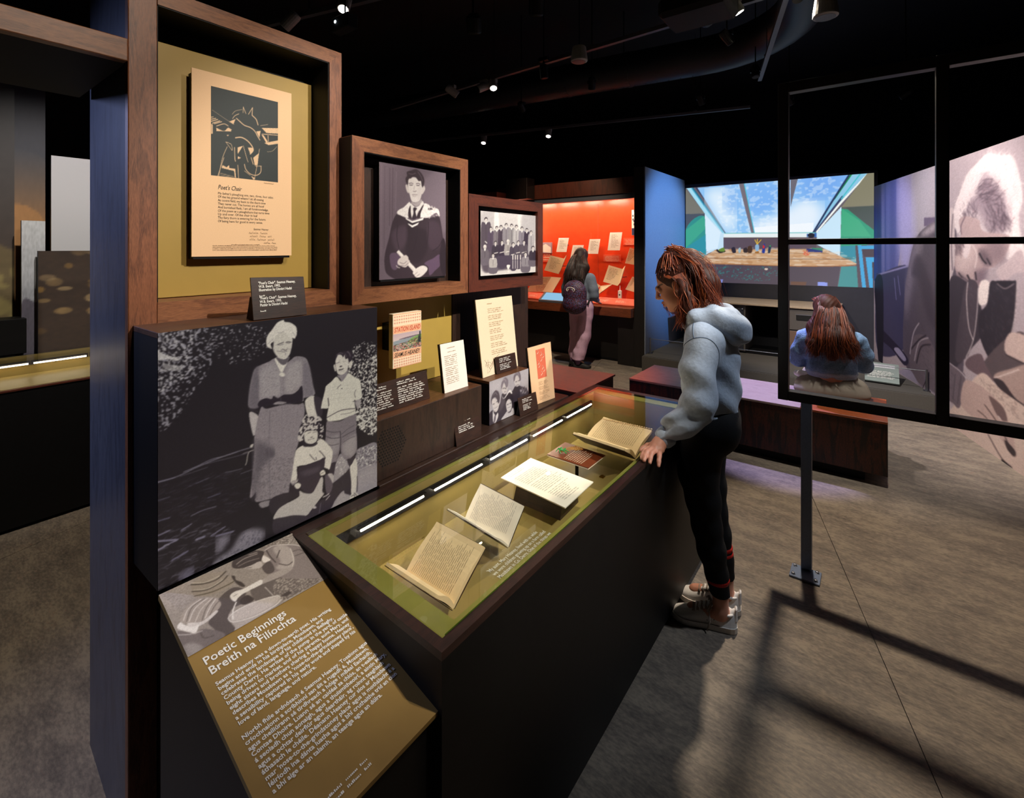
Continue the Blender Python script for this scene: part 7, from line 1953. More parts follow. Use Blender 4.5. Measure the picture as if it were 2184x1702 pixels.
# right hand, mostly hidden
S.cone(G(.10, -.20, .80), G(.17, -.19, .77), .026, .018, .01)
for k in range(4): S.cone(G(.16, -.215+k*.017, .775), G(.225, -.21+k*.017, .745), .009, .007, .005)
X_ = axis((-.86, -.80, .012), (-.80, -.64, .003), (-.64, -.42, .0085)); Y_ = axis((1.75, 1.93, .003), (1.93, 2.05, .012), (2.05, 2.32, .0034), (2.32, 2.50, .012)); Z_ = axis((.005, .76, .012), (.76, .845, .003), (.845, 1.30, .012), (1.30, 1.60, .003))
grow(S, X_, Y_, Z_, 'body', MATS['skin'], girl, skin_colour(HC, HA, (.80, .56, .46), k=.97), it=1)
nl = MB()
for f_, c_ in zip(FG, (.0070,)*4):
    d = (np.array(f_[3])-np.array(f_[2])); d /= np.linalg.norm(d); c = np.array(f_[3])+d*.001+np.array([0, 0, .0052]); nl.lathe(c, (d*.3+np.array([0, 0, 1])), [(.0036, 0), (.0034, .0012)], 8)
nl.done('fingernails', plain('nail', 'd8a898', .3), girl, smooth=True)
# leggings
S = Solid(); S.ell(G(-.01, 0, .86), (.105, .145, .12), GA, .05)
for s in (1, -1): S.ell(G(-.060, s*.066, .835), (.068, .080, .095), GA, .05)
for L_ in legs: S.path(L_[:-1], [.094, .078, .067, .057, .053, .042, .040], .03)
grow(S, axis((-.80, -.36, .007)), axis((2.0, 2.42, .007)), axis((.125, .93, .008)), 'leggings', MATS['legging_black'], girl, it=3, mod=lambda F, x, y, z: np.maximum(F, .135-z))
for (L_, zs) in ((legs[0], ((.205, .022),)), (legs[1], ((.245, .018), (.270, .016)))):
    for z0, h in zs:
        t = np.clip((.22-z0)/.09+5, 0, 6); c = np.array(L_[5])+(np.array(L_[6])-np.array(L_[5]))*max(0, (.22-z0)/.09) if z0 < .22 else np.array(L_[5])+(np.array(L_[4])-np.array(L_[5]))*(z0-.22)/.10
        r = .0425 if z0 < .22 else .042+.011*(z0-.22)/.10
        MB().lathe((c[0], c[1], z0-h/2), (0, 0, 1), [(r+.004, 0), (r+.0062, h*.5), (r+.004, h)], 26).done('red_band', MATS['stripe_red'], girl, smooth=True)
cat = MB(); cb = np.array(legs[0][5])+np.array([0, 0, .035])
for P in ([(.030, .018), (.018, .008), (.006, .004), (-.004, -.004)], [(.018, .008), (.010, -.006), (.004, -.012)], [(-.004, -.004), (-.014, .006), (-.020, .012)], [(-.004, -.004), (-.008, -.018), (-.014, -.024)], [(.006, .004), (-.006, .008), (-.016, .002)]):
    cat.tube([tuple(cb+gF*x*.8+gL*(.0445-.0015*abs(x)*20)+gU*z) for x, z in P], .0010, 5)
cat.done('leaping_cat_badge', MATS['hoodie_rib'], girl)
# hoodie
S = Solid(); S.ell(G(-.012, 0, 1.10), (.112, .150, .20), GA, .05).ell(G(-.008, 0, .955), (.116, .150, .13), GA, .06)
S.cone(G(.0, -.135, 1.225), G(.0, .135, 1.225), .066, .066, .06).cone(G(.03, -.06, 1.27), G(.03, .06, 1.27), .062, .062, .05)
S.path([G(.015, .150, 1.225), G(.030, .205, 1.10), G(.018, .232, .99)], [.072, .066, .062], .03); S.path([G(.018, .232, .99), tuple(np.array(El)*.45+Wr*.55+np.array([.004, 0, 0])), tuple(Wr+(np.array(El)-Wr)*.14)], [.062, .056, .037], .03)
S.path([G(.015, -.150, 1.225), G(.0, -.215, 1.08), G(-.01, -.225, .98), G(.06, -.21, .86)], [.070, .066, .060, .050], .03)
S.cone(G(-.085, .150, 1.17), G(-.050, .188, .99), .010, .006, .020, True); S.cone(G(.085, .125, 1.20), G(.095, .150, 1.05), .008, .006, .02, True)
R1 = np.random.RandomState(3); WV = [(R1.randn(3)*np.array([26, 26, 20]), R1.rand()*6.3, R1.uniform(.5, 1)) for _ in range(7)]
def folds(F, x, y, z):
    d = sum(a*np.sin(w[0]*x+w[1]*y+w[2]*z+p) for w, p, a in WV)/4.0
    ar = np.clip((1.0-z)/.12, 0, 1)*np.clip((2.05-y)/.06, 0, 1)
    return np.maximum(F+.0055*d*np.clip((z-.9)/.1,.3,1)+ar*.013*np.sin(80*z+30*y-46*x)+.004*np.sin(46*(z-1.1)+34*(y-2.2)+22*x)*np.clip((1.2-z)/.1,0,1), .895-z-ar*.3)
grow(S, axis((-.86, -.36, .006)), axis((1.88, 2.46, .006)), axis((.78, 1.36, .006)), 'hoodie', MATS['hoodie_blue'], girl, it=2, mod=folds)
S = Solid(); S.ell(G(-.008, 0, .90), (.110, .148, .10), GA, .05)
grow(S, axis((-.80, -.36, .006)), axis((2.0, 2.42, .006)), axis((.86, .92, .005)), 'hem_band', MATS['hoodie_rib'], girl, it=1, mod=lambda F, x, y, z: np.maximum(np.maximum(F, .872-z), z-.908))
cd = (Wr-np.array(El)); cd /= np.linalg.norm(cd); MB().lathe(tuple(Wr-cd*.030), tuple(cd), [(.036, -.012), (.0425, .0), (.041, .022), (.037, .032), (.030, .033)], 24).done('cuff', MATS['hoodie_rib'], girl, smooth=True)
S = Solid()
HK = [(.075, .085, 1.275), (.035, .118, 1.305), (-.035, .120, 1.300), (-.095, .075, 1.265), (-.118, 0, 1.245)]
hk = [G(*p) for p in HK]+[G(p[0], -p[1], p[2]) for p in HK[::-1][1:]]; S.path(hk, [.026, .034, .040, .046, .050, .046, .040, .034, .026], .04)
S.path([G(.045, .095, 1.325), G(-.02, .095, 1.335), G(-.075, .06, 1.318), G(-.092, 0, 1.305), G(-.075, -.06, 1.318), G(-.02, -.095, 1.335)], [.018, .022, .026, .028, .026, .020], .02); S.ell(G(-.085, 0, 1.23), (.05, .09, .06), GA, .04)
grow(S, axis((-.80, -.36, .006)), axis((1.98, 2.44, .006)), axis((1.14, 1.40, .006)), 'hood', MATS['hoodie_blue'], girl, it=1, mod=lambda F, x, y, z: F+.003*np.sin(70*z+40*x)+.002*np.sin(50*x-60*y))
# seams on the hoodie
from mathutils.bvhtree import BVHTree
hd = [o for o in girl.children if o.name.startswith('hoodie')][0]; hb = worldloc(hd); bv = BVHTree.FromPolygons([v.co+hb for v in hd.data.vertices], [tuple(p.vertices) for p in hd.data.polygons])
sm = MB()
for P in ([(.055, .085, 1.33), (.05, .12, 1.31), (.045, .17, 1.28), (.04, .215, 1.235)], [(.075, .19, 1.20), (.04, .215, 1.235), (-.01, .21, 1.235), (-.05, .195, 1.19), (-.075, .18, 1.12), (-.07, .17, 1.05)], [(.075, .19, 1.20), (.085, .19, 1.12), (.085, .18, 1.05)]):
    q = [bv.find_nearest(Vector(p))[0] for p in crom(np.array([G(*p) for p in P]), False, 5)]; sm.tube(q, .0018, 5)
sm.done('seams', cloth('seam_blue', '5d6f84', bump=.0), girl, smooth=True)
# hair: scalp cap, gathered tail, loose lengths
S = Solid(); S.ell(hp(-.022, 0, .034), np.array((.098, .079, .089))*.97, HA, .02); S.ell(hp(-.075, 0, .00), np.array((.055, .072, .085))*.97, HA, .03)
S.path([hp(.008, 0, .108), hp(-.048, 0, .116), hp(-.098, 0, .078), G(.005, 0, 1.44), G(.0, 0, 1.37)], [.020, .030, .042, .050, .038], .03)
S.path([hp(-.02, .070, .0), hp(-.025, .082, -.07), G(.075, .095, 1.34), G(.085, .105, 1.275)], [.024, .028, .022, .008], .03); S.path([hp(-.02, -.070, .0), hp(-.025, -.082, -.07), G(.075, -.095, 1.34), G(.085, -.105, 1.275)], [.030, .036, .032, .014], .03)
S.ell(hp(.075, 0, -.035), np.array((.085, .058, .085)), HA, .012, True)
for s in (1, -1): S.ell(hp(-.002, s*.082, -.014), np.array((.018, .014, .030)), HA, .008, True)
grow(S, axis((-.86, -.50, .005)), axis((2.05, 2.33, .005)), axis((1.24, 1.63, .005)), 'hair', MATS['hair_auburn'], girl, it=1, mod=lambda F, x, y, z: F+.0008*np.sin(260*y+60*x+14*np.sin(20*z)))
rs = np.random.RandomState(5); cv = []
tie = hp(-.040, 0, .146)
for i in range(420):     # pulled up from the hairline to the tie, over the scalp
    ph = rs.uniform(-2.6, 2.6); th = rs.uniform(.25, 1.35 if abs(ph) < .75 else 1.95); d = np.array([math.cos(ph)*math.sin(th)*.101, math.sin(ph)*math.sin(th)*.082, math.cos(th)*.092+.036])
    if (d[0] > .070 and d[2] < .062) or (d[0] > .02 and d[2] < .03): continue
    a = hp(*(d*np.array([1, 1, 1])-np.array([.022, 0, 0]))); m_ = hp(*((d*.55+np.array([-.030, 0, .078])))); cv.append((bez([a, m_+rs.randn(3)*.003, tie+rs.randn(3)*.008], 10), .0016))
for i in range(760):     # falling from the tie
    y = rs.uniform(-.082, .09); b_ = rs.uniform(0, 1); e = G(rs.uniform(-.065, .05), y*1.25, rs.uniform(1.315, 1.375)) if b_ < .65 else G(rs.uniform(.03, .10), np.sign(y)*rs.uniform(.085, .115), rs.uniform(1.24, 1.33))
    m1 = hp(-.085+rs.randn()*.009, y*.60, .130-abs(y)*.3); m2 = hp(-.115+rs.randn()*.012, y*1.05, .035) if b_ < .65 else hp(-.045+rs.randn()*.01, np.sign(y)*.090, -.01); cv.append((bez([tie+rs.randn(3)*.01, m1, m2, (m2+e)/2+rs.randn(3)*.010, e], 16), rs.uniform(.0011, .0021)))
for i in range(150):
    s = 1 if i % 3 else -1; cv.append((bez([hp(-.03+rs.randn()*.012, s*.086, .035), hp(-.035+rs.randn()*.015, s*.095, -.03), G(.075+rs.randn()*.018, s*.110, 1.36), G(.085+rs.randn()*.022, s*.112+rs.randn()*.008, rs.uniform(1.24, 1.31))], 14), .0017))
for i in range(70):      # front locks beside the face
    s = 1 if i % 3 else -1; cv.append((bez([hp(.020+rs.randn()*.006, s*.074, .05), hp(-.022, s*.090, -.005), hp(-.020+rs.randn()*.01, s*.088, -.075), G(.105+rs.randn()*.015, s*.085+rs.randn()*.012, 1.33), G(.105+rs.randn()*.018, s*.09, rs.uniform(1.24, 1.30))], 16), .0014))
for i in range(26):      # far-side strands seen under the chin
    cv.append((bez([hp(.01, -.08, -.05), G(.15+rs.randn()*.012, -.075, 1.37), G(.165+rs.randn()*.015, -.07, 1.32), G(.12+rs.randn()*.02, -.07, 1.27)], 12), .0012))
for i in range(40):      # flyaways
    y = rs.uniform(-.08, .09); cv.append((bez([tie+rs.randn(3)*.012, hp(-.125+rs.randn()*.012, y, .09), hp(-.165+rs.randn()*.012, y*1.2, .0), G(-.05+rs.randn()*.02, y, 1.36)], 14), .0006))
tubes('hair_strands', cv, MATS['hair_auburn'], girl)
# shoes
def shoe(parent, heel, toe, z0=0.0, L=.268, wmul=1.0, name='shoe', mu='shoe_white', ms='sole_white', ml='lace_tan', lace=True):
    heel = np.array([heel[0], heel[1], z0]); f = np.array([toe[0]-heel[0], toe[1]-heel[1], 0]); f /= np.linalg.norm(f); l = np.array([-f[1], f[0], 0]); u = np.array([0, 0, 1.])
    P = lambda x, y, z: tuple(heel+f*x*L+l*y*wmul+u*z)
    def out(x): return np.interp(x, [0, .03, .12, .3, .5, .68, .82, .93, 1.0], [.012, .026, .034, .034, .035, .044, .043, .030, .008])
    xs_ = [0, .012, .04, .1, .2, .32, .45, .58, .7, .8, .88, .94, .98, 1.0]
    root = MB(); bm = root.bm; prev = None
    for x in xs_:
        w_ = out(x)+.003; lift = .012*max(0, (x-.8)/.2)**2; r = [bm.verts.new(P(x, y, z)) for y, z in ((-w_, .002+lift), (w_, .002+lift), (w_+.001, .024+lift*.8), (-w_-.001, .024+lift*.8))]
        if prev:
            for j in range(4): bm.faces.new((prev[j], prev[(j+1) % 4], r[(j+1) % 4], r[j]))
        else: bm.faces.new(r[::-1])
        prev = r
    bm.faces.new(prev); root = root.done(name, MATS[ms], parent)
    hz = lambda x: np.interp(x, [0, .04, .12, .22, .32, .40, .5, .62, .74, .86, .95, 1.0], [.088, .090, .075, .066, .078, .086, .080, .066, .054, .047, .038, .026])
    up_ = MB(); bm = up_.bm; prev = None; K = 12
    for x in xs_:
        w_ = out(x); h = hz(x); r = []
        for j in range(K+1):
            t = math.pi*j/K; yy = -math.cos(t); zz = math.sin(t)**.62; r.append(bm.verts.new(P(x*.985+.007, yy*w_*(1-.28*zz*(1 if x < .45 else .6)), .020+(h-.020)*zz)))
        if prev:
            for j in range(K): bm.faces.new((prev[j], r[j], r[j+1], prev[j+1]))
        prev = r
    up_.done('upper', MATS[mu], root, smooth=True)
    MB().lathe(P(.155, 0, .066), (0, 0, 1), [(.030*wmul, 0), (.031*wmul, .006), (.026*wmul, .010), (.022*wmul, .006)], 20).done('collar', MATS[mu], root, smooth=True)
    MB().hexa([P(-.004, -.016, .045), P(.05, -.024, .045), P(.05, .024, .045), P(-.004, .016, .045), P(.0, -.013, .098), P(.035, -.016, .096), P(.035, .016, .096), P(.0, .013, .098)], .004).done('heel_tab', MATS[mu], root)
    if lace:
        MB().hexa([P(.30, -.020, .074), P(.62, -.020, .060), P(.62, .020, .060), P(.30, .020, .074), P(.285, -.018, .104), P(.62, -.016, .072), P(.62, .016, .072), P(.285, .018, .104)], .004).done('tongue', MATS[mu], root)
        lc_ = MB()
        for k in range(5):
            x = .40+k*.062; z = hz(x)+.004; lc_.tube([P(x, -.026, z-.010), P(x-.01, 0, z+.005), P(x-.02, .026, z-.010)], .0034, 6)
            lc_.tube([P(x, .026, z-.010), P(x-.012, 0, z+.007), P(x-.02, -.026, z-.010)], .0034, 6)
        for s in (1, -1):
            lc_.tube([P(.37, s*.005, .098), P(.40, s*.030, .100), P(.44, s*.046, .080), P(.42, s*.034, .090), P(.38, s*.006, .097)], .0034, 6); lc_.tube([P(.37, s*.006, .098), P(.41, s*.038, .078), P(.40, s*.048, .045), P(.42+.02*s, s*.060, .012)], .0030, 6)
        lc_.done('laces', MATS[ml], root, smooth=True)
        ey = MB()
        for k in range(3):
            for s in (1, -1): ey.lathe(P(.34+k*.05, s*.0345, .046-.004*k), tuple(l*s), [(.0022, 0), (.0022, .0012)], 6)
        ey.done('eyelets', MATS['rubber_dark'], root)
    return root
shoe(girl, (-.462, 2.178), (-.708, 2.107)); shoe(girl, (-.470, 2.292), (-.714, 2.244))
# ------------------------------------------------------------------ the girl on the bench, seen from behind
bO = np.array([-.275, 4.42, 0]); bF = np.array([-.12, .993, 0]); bL = np.array([-.993, -.12, 0])
def Bq(a, l, u): return bO+bF*a+bL*l+gU*u
BA = rotm(bF, bL, gU); tl = math.radians(14); ty = math.radians(28); bh = bF*math.cos(ty)+bL*math.sin(ty); bl_ = np.cross(gU, bh); hf2 = bh*math.cos(tl)-gU*math.sin(tl); hu2 = gU*math.cos(tl)+bh*math.sin(tl); B2 = rotm(hf2, bl_, hu2); bC = Bq(.06, .035, 1.115)
sit = thing('person', (bO[0], bO[1], .441), 'girl with long brown hair in a denim jacket sitting on the bench', 'person')
S = Solid(); p2 = add_head(S, bC, B2, .96)
S.path([p2(-.04, 0, -.12), Bq(.03, 0, .93), Bq(.0, 0, .80), Bq(-.03, 0, .62), Bq(-.03, 0, .55)], [.05, .07, .09, .10, .11], .05); S.cone(Bq(0, -.13, .91), Bq(0, .13, .91), .05, .05, .05)
for s in (1, -1):
    S.path([Bq(.0, s*.15, .91), Bq(.05, s*.225, .72), Bq(.24, s*.12, .62)], [.045, .038, .027], .02); S.path([Bq(.24, s*.12, .62), Bq(.30, s*.085, .60)], [.027, .022], .015)
    for k in range(4): S.cone(Bq(.30, s*(.075+.015*k), .60), Bq(.36, s*(.065+.016*k), .575), .009, .007, .006)
    S.cone(Bq(.29, s*.07, .60), Bq(.33, s*.05, .60), .011, .008, .006)
    S.path([Bq(.0, s*.09, .53), Bq(.40, s*.10, .52), Bq(.44, s*.10, .30), Bq(.40, s*.10, .08)], [.08, .06, .045, .032], .03); S.cone(Bq(.40, s*.10, .05), Bq(.53, s*.11, .035), .032, .026, .02)
grow(S, axis((-.62, -.46, .010), (-.46, -.18, .005), (-.18, .10, .010)), axis((4.2, 5.02, .009)), axis((.005, .95, .012), (.95, 1.27, .005)), 'body', MATS['skin'], sit, skin_colour(bC, B2, (.80, .58, .48), k=.96), it=1)
S = Solid(); S.ell(Bq(-.02, 0, .80), (.115, .165, .17), BA, .05).ell(Bq(-.035, 0, .68), (.115, .165, .09), BA, .05); S.cone(Bq(-.005, -.135, .905), Bq(-.005, .135, .905), .062, .062, .05)
for s in (1, -1): S.path([Bq(.0, s*.165, .895), Bq(.03, s*.205, .79), Bq(.06, s*.212, .71), Bq(.20, s*.15, .63)], [.066, .060, .056, .042], .03)
WV2 = [(R1.randn(3)*np.array([40, 40, 34]), R1.rand()*6.3, R1.uniform(.5, 1)) for _ in range(7)]
grow(S, axis((-.66, .14, .008)), axis((4.22, 4.72, .008)), axis((.60, 1.0, .008)), 'jacket', MATS['denim'], sit, it=1, mod=lambda F, x, y, z: np.maximum(F+.005*sum(a*np.sin(w[0]*x+w[1]*y+w[2]*z+p) for w, p, a in WV2)/3, .655-z))
S = Solid(); S.ell(Bq(-.03, 0, .66), (.117, .168, .10), BA, .03)
grow(S, axis((-.52, -.04, .007)), axis((4.24, 4.60, .007)), axis((.61, .70, .005)), 'waistband', MATS['denim_pale'], sit, it=1, mod=lambda F, x, y, z: np.maximum(np.maximum(F+.003*np.sin(140*z), .622-z), z-.678))
S = Solid(); S.cone(Bq(.03, .115, .955), Bq(.03, .195, .915), .028, .034, .02)
grow(S, axis((-.60, -.30, .006)), axis((4.34, 4.54, .006)), axis((.87, 1.0, .006)), 'shoulder_yoke', MATS['denim_pale'], sit, it=1)
S = Solid(); S.ell(Bq(-.01, 0, .545), (.155, .235, .115), BA, .05); S.ell(Bq(-.05, 0, .51), (.12, .245, .075), BA, .04)
for s in (1, -1): S.path([Bq(.02, s*.10, .53), Bq(.40, s*.105, .525), Bq(.445, s*.105, .32), Bq(.41, s*.105, .13)], [.098, .075, .062, .055], .03)
grow(S, axis((-.62, .08, .008)), axis((4.2, 4.98, .008)), axis((.10, .67, .008)), 'trousers', MATS['grey_knit'], sit, it=2, mod=lambda F, x, y, z: np.maximum(F+.003*np.sin(110*x+20*z)*np.clip((z-.55)/.08, 0, 1), np.where(y < 4.68, .443-z, -1)))
S = Solid(); S.path([Bq(-.05, .13, .63), Bq(-.01, .195, .61), Bq(.06, .225, .60)], [.020, .026, .022], .02)
grow(S, axis((-.58, -.32, .006)), axis((4.3, 4.58, .006)), axis((.56, .67, .006)), 'shirt_edge', MATS['shoe_white'], sit, it=1)
for s in (1, -1): shoe(sit, tuple(Bq(.36, s*.105, 0)[:2]), tuple(Bq(.62, s*.12, 0)[:2]), mu='rubber_dark', ml='rubber_dark', lace=False)
S = Solid(); S.ell(p2(-.02, 0, .030), np.array((.100, .082, .092)), B2, .02)
S.path([p2(-.05, 0, .0), Bq(-.07, .01, 1.00), Bq(-.125, .0, .90), Bq(-.14, .0, .80)], [.068, .074, .070, .040], .04)
for s in (1, -1): S.path([p2(-.03, s*.06, -.02), Bq(-.04, s*.10+.01, .99), Bq(-.11, s*.115, .88), Bq(-.125, s*.11-.01, .80)], [.035, .045, .048, .02], .04)
S.ell(p2(.080, 0, -.03), np.array((.085, .060, .09)), B2, .012, True)
grow(S, axis((-.56, .0, .006)), axis((4.18, 4.62, .006)), axis((.74, 1.26, .006)), 'hair', MATS['hair_chestnut'], sit, it=1, mod=lambda F, x, y, z: F+.0015*np.sin(200*x+10*np.sin(18*z)))
cv = []
for i in range(900):
    y = rs.uniform(-1, 1); top = p2(rs.uniform(-.06, .06), y*.06, .095+rs.uniform(-.01, .012)); mid = p2(-.126+.05*abs(y), y*.092, .02); lo = Bq(-.205+.07*abs(y)+rs.randn()*.010, y*.125+rs.randn()*.012, .93); en = Bq(-.205+.06*abs(y)+rs.randn()*.014, y*.165+rs.randn()*.02-.01, rs.uniform(.755, .87))
    cv.append((bez([top, mid, (mid+lo)/2+rs.randn(3)*.008, lo, en], 16), rs.uniform(.0014, .0028)))
tubes('hair_strands', cv, MATS['hair_chestnut'], sit, pal=('1c0a05', '3a170a', '662c13', '8a4420'))
cl = MB(); cl.lathe(tuple(p2(-.118, 0, .0)), tuple(-hf2), [(.030, -.006), (.034, 0), (.026, .008), (.010, .011)], 14); cl.done('hair_clip', MATS['rubber_dark'], sit, smooth=True)

# ------------------------------------------------------------------ the visitor with the backpack at the red showcase
kO = np.array([-3.19, 5.72, 0]); kF = np.array([.05, .999, 0]); kL = np.array([-.999, .05, 0])
def Kq(a, l, u): return kO+kF*a+kL*l+gU*u
KA = rotm(kF, kL, gU); tk = math.radians(22); hf3 = kF*math.cos(tk)-gU*math.sin(tk); hu3 = gU*math.cos(tk)+kF*math.sin(tk); K3 = rotm(hf3, kL, hu3); kC = Kq(.10, .012, 1.468)
vis_ = thing('person', tuple(kO), 'visitor in pink trousers with a dark flowered backpack at the red showcase', 'person')
S = Solid(); p3 = add_head(S, kC, K3, .97)
S.path([p3(-.04, 0, -.12), Kq(.02, -.03, 1.25), Kq(-.01, -.02, 1.08), Kq(-.02, -.01, .88)], [.05, .07, .09, .10], .05); S.cone(Kq(0, -.16, 1.21), Kq(0, .11, 1.21), .05, .05, .05)
for s, o in ((1, -.02), (-1, -.02)):
    S.path([Kq(.0, s*.15+o, 1.20), Kq(.0, s*.205+o, .97), Kq(.20, s*.15+o, .88)], [.044, .036, .026], .02); S.cone(Kq(.20, s*.15+o, .88), Kq(.27, s*.13+o, .86), .025, .020, .012)
    for k in range(4): S.cone(Kq(.27, s*.13+o-.02+.014*k, .855), Kq(.33, s*.13+o-.02+.014*k, .83), .009, .007, .006)
    S.cone(Kq(.26, s*.10+o, .86), Kq(.30, s*.085+o, .85), .010, .008, .006)
kl = [[Kq(-.02, .03, .80), Kq(.0, .045, .44), Kq(-.01, .065, .20), Kq(-.03, .065, .075)], [Kq(-.02, -.13, .80), Kq(-.01, -.09, .44), Kq(-.05, -.045, .20), Kq(-.07, -.030, .075)]]
for L_ in kl: S.path(L_, [.08, .052, .042, .032], .03); S.cone(L_[-1], L_[-1]+kF*.12-gU*.03, .032, .025, .02)
grow(S, axis((-3.50, -2.88, .010)), axis((5.55, 6.06, .009)), axis((.005, 1.30, .012), (1.30, 1.60, .006)), 'body', MATS['skin'], vis_, skin_colour(kC, K3, (.78, .56, .46), k=.97), it=1)
S = Solid(); S.ell(Kq(-.02, -.05, .84), (.12, .165, .13), KA, .05)
for s in (1, -1): S.ell(Kq(-.065, s*.07-.05, .80), (.07, .085, .10), KA, .05)
S.path(kl[0][:3], [.095, .078, .066], .03); S.path([kl[0][2], kl[0][2]*.45+kl[0][3]*.55], [.066, .052], .03); S.path(kl[1][:3], [.098, .090, .080], .03); S.path([kl[1][2], kl[1][2]*.25+kl[1][3]*.75], [.080, .082], .03)
WV3 = [(R1.randn(3)*np.array([26, 26, 18]), R1.rand()*6.3, R1.uniform(.5, 1)) for _ in range(7)]
grow(S, axis((-3.48, -2.90, .009)), axis((5.48, 5.92, .009)), axis((.08, .99, .009)), 'trousers', MATS['pink_cotton'], vis_, it=1, mod=lambda F, x, y, z: np.maximum(F+.007*sum(a*np.sin(w[0]*x+w[1]*y+w[2]*z+p) for w, p, a in WV3)/3, .115-z))
for L_ in kl: MB().tube([tuple(L_[3]-gU*.02), tuple(L_[3]+gU*.07)], [.040, .043], 14).done('sock', MATS['sock_mauve'], vis_, smooth=True)
shoe(vis_, tuple((kl[0][3]-kF*.07)[:2]), tuple((kl[0][3]+kF*.18+kL*.03)[:2]), L=.25, mu='rubber_dark', ms='rubber_dark', ml='rubber_dark', lace=False); shoe(vis_, tuple((kl[1][3]-kF*.05+kL*.05)[:2]), tuple((kl[1][3]+kF*.12-kL*.16)[:2]), L=.25, mu='rubber_dark', ms='rubber_dark', ml='rubber_dark', lace=False)
S = Solid(); S.ell(Kq(-.015, -.03, 1.08), (.115, .155, .20), KA, .05).ell(Kq(-.015, -.045, .93), (.118, .155, .10), KA, .05); S.cone(Kq(0, -.165, 1.20), Kq(0, .115, 1.20), .062, .062, .05)
for s, o in ((1, -.02), (-1, -.02)): S.path([Kq(.0, s*.165+o, 1.19), Kq(-.005, s*.21+o, 1.05), Kq(.0, s*.215+o, .97), Kq(.16, s*.165+o, .895)], [.066, .064, .060, .040], .03)
grow(S, axis((-3.52, -2.86, .009)), axis((5.54, 5.98, .009)), axis((.82, 1.32, .009)), 'sweater', MATS['sweater_grey'], vis_, it=1, mod=lambda F, x, y, z: np.maximum(F+.005*sum(a*np.sin(w[0]*x+w[1]*y+w[2]*z+p) for w, p, a in WV3)/3, .875-z))
S = Solid(); S.ell(p3(-.02, 0, .030), np.array((.106, .088, .098)), K3, .02)
S.path([p3(-.05, 0, .0), Kq(-.05, -.03, 1.34), Kq(-.12, -.01, 1.22), Kq(-.13, .0, 1.14)], [.076, .080, .070, .04], .04)
for s in (1, -1): S.path([p3(-.03, s*.06, -.02), Kq(-.03, s*.09-.03, 1.33), Kq(-.09, s*.12-.0, 1.20)], [.04, .055, .04], .04)
S.ell(p3(.080, 0, -.03), np.array((.085, .060, .09)), K3, .012, True)
grow(S, axis((-3.42, -2.92, .008)), axis((5.46, 5.98, .008)), axis((1.05, 1.62, .008)), 'hair', MATS['hair_dark'], vis_, it=1)
cv = []
for i in range(260):
    y = rs.uniform(-1, 1); top = p3(rs.uniform(-.06, .05), y*.06, .10); mid = p3(-.128+.05*abs(y), y*.095, .01); en = Kq(-.20+.06*abs(y)+rs.randn()*.016, y*.15+rs.randn()*.02, rs.uniform(1.10, 1.22)); cv.append((bez([top, mid, (mid+en)/2+np.array([0, -.02, .02])+rs.randn(3)*.01, en], 12), .0035))
tubes('hair_strands', cv, MATS['hair_dark'], vis_, pal=('080403', '140a06', '2a140b', '45210f'))
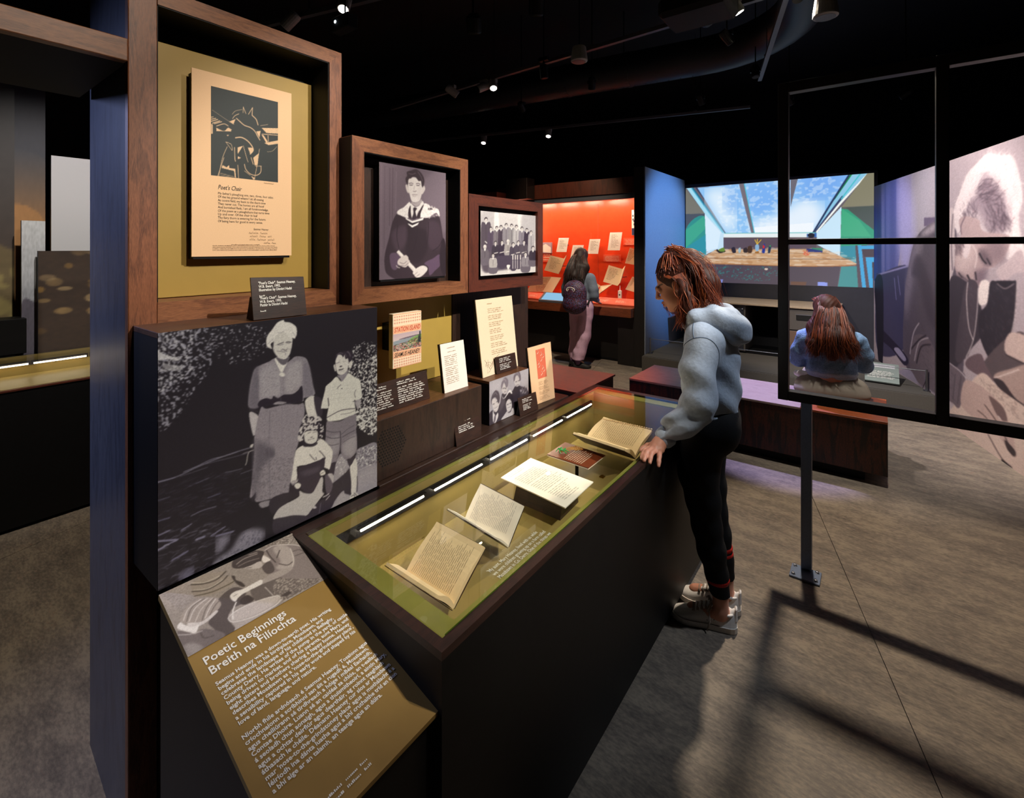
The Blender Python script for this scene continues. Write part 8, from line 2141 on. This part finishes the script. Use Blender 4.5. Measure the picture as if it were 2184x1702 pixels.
def floral():
    m, nt, b = nmat('dark_floral'); mp = coords(nt, (17, 17, 17)); v = N(nt, 'ShaderNodeTexVoronoi'); v.feature = 'F1'; nt.links.new(mp.outputs[0], v.inputs['Vector'])
    n = N(nt, 'ShaderNodeTexNoise'); n.inputs['Scale'].default_value = 3.2; n.inputs['Detail'].default_value = 3; nt.links.new(mp.outputs[0], n.inputs['Vector'])
    a = N(nt, 'ShaderNodeMath', operation='MULTIPLY_ADD'); a.inputs[1].default_value = .55; nt.links.new(n.outputs['Fac'], a.inputs[0]); nt.links.new(v.outputs['Distance'], a.inputs[2])
    r = ramp(nt, [(.44, hx('a01428')), (.54, hx('4a0a18')), (.60, hx('070608')), (.80, hx('0a080c')), (.90, hx('584a72'))]); nt.links.new(a.outputs[0], r.inputs[0]); nt.links.new(r.outputs[0], b.inputs['Base Color']); b.inputs['Roughness'].default_value = .6; MATS['dark_floral'] = m
floral()
bp_ = thing('backpack', tuple(Kq(-.24, -.08, .76)), 'dark flowered backpack worn by the visitor at the showcase', 'backpack')
S = Solid(); bcx = Kq(-.235, -.08, .955)
S.path([Kq(-.225, -.08, .86), Kq(-.225, -.08, 1.06)], [.10, .085], .06); S.ell(Kq(-.215, -.08, .955), (.10, .165, .20), KA, .05); S.ell(Kq(-.22, -.08, .86), (.10, .165, .115), KA, .05); S.ell(Kq(-.215, -.08, 1.04), (.09, .155, .13), KA, .05); S.ell(Kq(-.285, -.08, .85), (.055, .13, .085), KA, .03)
grow(S, axis((-3.34, -2.88, .008)), axis((5.36, 5.62, .008)), axis((.72, 1.2, .008)), 'bag', MATS['dark_floral'], bp_, it=2, mod=lambda F, x, y, z: np.maximum(F, y-5.595))
lg = MB(); o_ = Kq(-.318, -.08, 1.06)
for k in range(20):
    a0, a1 = 2*math.pi*k/20, 2*math.pi*(k+1)/20; lg.tube([tuple(o_+kL*math.cos(a0)*.062+gU*math.sin(a0)*.030), tuple(o_+kL*math.cos(a1)*.062+gU*math.sin(a1)*.030)], .0045, 5)
lg.done('logo_oval', MATS['paper_white'], bp_); text('VANS', tuple(o_+kL*.043-gU*.012-kF*.002), tuple(-kL), (0, 0, 1), .034, MATS['paper_white'], bp_, 'logo_lettering', width=.086, bold=.001, lift=.003)
for s in (1, -1): MB().tube([tuple(Kq(-.14, s*.10-.06, 1.12)), tuple(Kq(-.06, s*.10-.03, 1.262)), tuple(Kq(.03, s*.105-.025, 1.262)), tuple(Kq(.115, s*.12-.01, 1.15)), tuple(Kq(.05, s*.165-.01, .98)), tuple(Kq(-.11, s*.15-.06, .86))], .013, 8).done('strap', MATS['rubber_dark'], bp_, smooth=True)
MB().tube([tuple(Kq(-.22, -.115, 1.165)), tuple(Kq(-.22, -.08, 1.20)), tuple(Kq(-.22, -.045, 1.165))], .006, 6).done('grab_loop', MATS['rubber_dark'], bp_, smooth=True)
